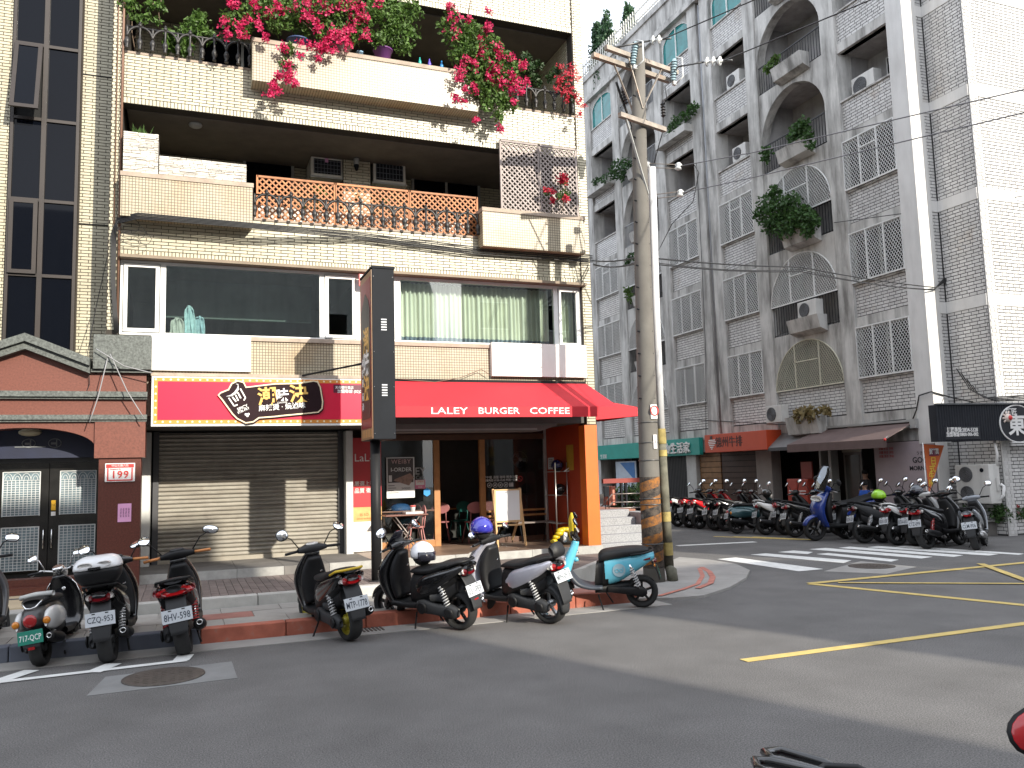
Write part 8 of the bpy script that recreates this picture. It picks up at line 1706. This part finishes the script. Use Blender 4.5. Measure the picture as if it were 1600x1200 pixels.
# ================================================================ people in the dark shop entrance
skin = mat('skin', (.38,.22,.15), .6, var=.05)
def person(lab, x, y, h, face, shirt, trousers, hair, arm=0):
    t = thing('person', lab, 'person', (x,y,0)); s = h/1.7
    J = {'pel':(0,0,.92),'sp':(0,0,1.12),'ch':(.0,0,1.32),'nk':(0,0,1.45),'hd':(.01,0,1.56),'ht':(.01,0,1.66)}
    me = bpy.data.meshes.new('body'); vs = [J['pel'],J['sp'],J['ch'],J['nk'],J['hd'],J['ht']]; rad = [.13,.125,.14,.055,.085,.075]; ed = [(0,1),(1,2),(2,3),(3,4),(4,5)]
    def chain(start, pts):
        p = start
        for c_, r_ in pts: vs.append(c_); rad.append(r_); ed.append((p, len(vs)-1)); p = len(vs)-1
    for sy in (1,-1):
        chain(2, [((0,.17*sy,1.38),.065),((.02,.22*sy,1.12),.048),((.08 if arm else .05,.20*sy,.88),.036),((.12,.19*sy,.80),.035)])
        chain(0, [((0,.09*sy,.84),.10),((.01,.10*sy,.48),.065),((-.01,.10*sy,.08),.045),((.12,.11*sy,.03),.04)])
    vs = [(a*s,b_*s,c_*s) for a, b_, c_ in vs]; me.from_pydata(vs, ed, []); ob = bpy.data.objects.new('b', me); COL.objects.link(ob)
    md = ob.modifiers.new('s','SKIN'); sb = ob.modifiers.new('d','SUBSURF'); sb.levels = 2; sb.render_levels = 2
    for i, v in enumerate(me.skin_vertices[0].data): v.radius = (rad[i]*s*1.0, rad[i]*s*(1.25 if i in (0,1,2) else 1)); v.use_root = (i == 0)
    bpy.context.view_layer.update(); ev = ob.evaluated_get(bpy.context.evaluated_depsgraph_get()); m2 = bpy.data.meshes.new_from_object(ev); bpy.data.objects.remove(ob)
    m2.materials.clear()
    for m in (skin, shirt, trousers): m2.materials.append(m)
    for p in m2.polygons:
        c_ = p.center; z = c_.z/s; out = abs(c_.y)/s; p.use_smooth = True
        p.material_index = 2 if (z < .93 and out < .17 and not (z > .78 and out > .165)) else (0 if (z > 1.44 or (out > .165 and z < 1.16)) else 1)
    o = mk('body', m2, None, t); o.location = (0,0,0)
    q = MB(); q.sphere((-.005*s,0,1.655*s), .108*s, 14, 8, (1.02,.92,.80)); hr = mk('hair', q, hair, None); hr.parent = t
    q = MB(); q.sphere((.095*s,0,1.575*s), .016*s, 8, 5, (1,.8,1.3)); n_ = mk('nose', q, skin, None); n_.parent = t
    for sy in (1,-1): q = MB(); q.sphere((.085*s,.035*s*sy,1.60*s), .012*s, 8, 5); n_ = mk('eye', q, black, None); n_.parent = t
    for sy in (1,-1): q = MB(); q.sphere((.005*s,.088*s*sy,1.585*s), .022*s, 8, 5, (.8,.4,1.2)); n_ = mk('ear', q, skin, None); n_.parent = t
    t.location = (x,y,0); t.rotation_euler = (0,0,face); return t
ph_ = on_x(1351,757,16.35); person('child in a bright blue shirt standing behind the parked scooters at the dark shop', 16.35, ph_.y, ph_.z/.96, radians(190), mat('blue_shirt', (.02,.09,.42), .8), mat('dark_trousers', (.03,.03,.035), .8), black)
pa_ = on_x(1352,738,17.3); person('adult in dark clothes standing in the dark doorway behind the child', 17.3, pa_.y, max(1.55,pa_.z/.97), radians(180), mat('dark_shirt', (.03,.028,.03), .8), MATS['dark_trousers'], black)
# ================================================================ houses on the photographer's side of the road (outside the frame; they cast the shade on the road and show in the windows)
wallo = mat('opposite_render', (.42,.40,.36), .8, var=.1, vs=.6, streak=.3); wallo2 = mat('opposite_tile', (.30,.27,.24), .7, var=.1, vs=.6)
YB = -11.0; K = .37; SL = .48
def opposite(x0, x1, y1, h, m, lab, win=True):
    t = thing('opposite_house', lab, 'apartment building', ((x0+x1)/2,y1,0), 'houses behind the camera'); q = MB(); q.prism([(x0,y1),(x0+K*14,y1-14),(x1+K*14,y1-14),(x1,y1)], (0,0,-.1), (1,0,0), (0,1,0), (0,0,h+.1)); mk('wall', q, m, t)
    n_ = max(1, int((x1-x0)/2.6)); me = None
    for k in range(int(h/2.7) if win else 0):
        for i in range(n_):
            xc = x0+(i+.5)*(x1-x0)/n_; z = .9+k*2.7
            if z+1.4 > h: continue
            if me is None:
                q = MB(); q.box(-.75,.75,-.02,.03,0,1.3); me = q.mesh('window'); me.materials.append(dglass)
                q = MB()
                for a_ in ((-.80,-.75,-.05,1.35),(.75,.80,-.05,1.35),(-.75,.75,-.05,0),(-.75,.75,1.3,1.35),(-.02,.02,0,1.3)): q.box(a_[0],a_[1],-.01,.06,a_[2],a_[3])
                me2 = q.mesh('frame'); me2.materials.append(white_fr)
            o = bpy.data.objects.new('window', me); COL.objects.link(o); o.parent = t; o.location = V(xc,y1,z)-t.location; o2 = bpy.data.objects.new('frame', me2); COL.objects.link(o2); o2.parent = o
YB = -11.0; K = .37; SL = .48
opposite(-42, 6.2-K*YB*1.0, YB, SL*(17.6-YB), wallo, 'tall house across the road, left of the gap that lets the sun through', False)
opposite(8.7-K*YB, 15.5-K*YB, YB, SL*(13.0-YB), wallo2, 'lower house across the road, right of the sunny gap')
opposite(15.6-K*YB, 24.2-K*YB, YB, SL*(20.5-YB), wallo, 'house across the road opposite the side street')
opposite(25.2-K*YB, 60, YB, SL*(32-YB), wallo2, 'tallest house across the road, at the far right')
# house closing the far end of the side street (hidden behind the corner house from the photographer's spot)
t = thing('street_end_house', 'plain grey house closing the far end of the side street', 'apartment building', (12,52,0))
q = MB(); q.box(-6,40,52,62,-.1,15); mk('wall', q, wallo, t); me = None
for k in range(5):
    for i in range(12):
        if me is None: q = MB(); q.box(-.7,.7,-.03,.02,0,1.3); me = q.mesh('window'); me.materials.append(dglass)
        o = bpy.data.objects.new('window', me); COL.objects.link(o); o.parent = t; o.location = V(-4+i*3.6,52,1.2+k*2.7)-t.location
# brick courses on the flank of the corner house
BF = Bricks(); BF.wall('X', 7.115, 13.75, 20, 3.3, 12, pitch=.4, row=.105, joint=.016); 
fl_ = MB()
for tt in BF.it: fl_.add(Bricks.verts(*tt), Bricks.FC)
mk('side_brickwork', fl_, tileA, A, kind='stuff')
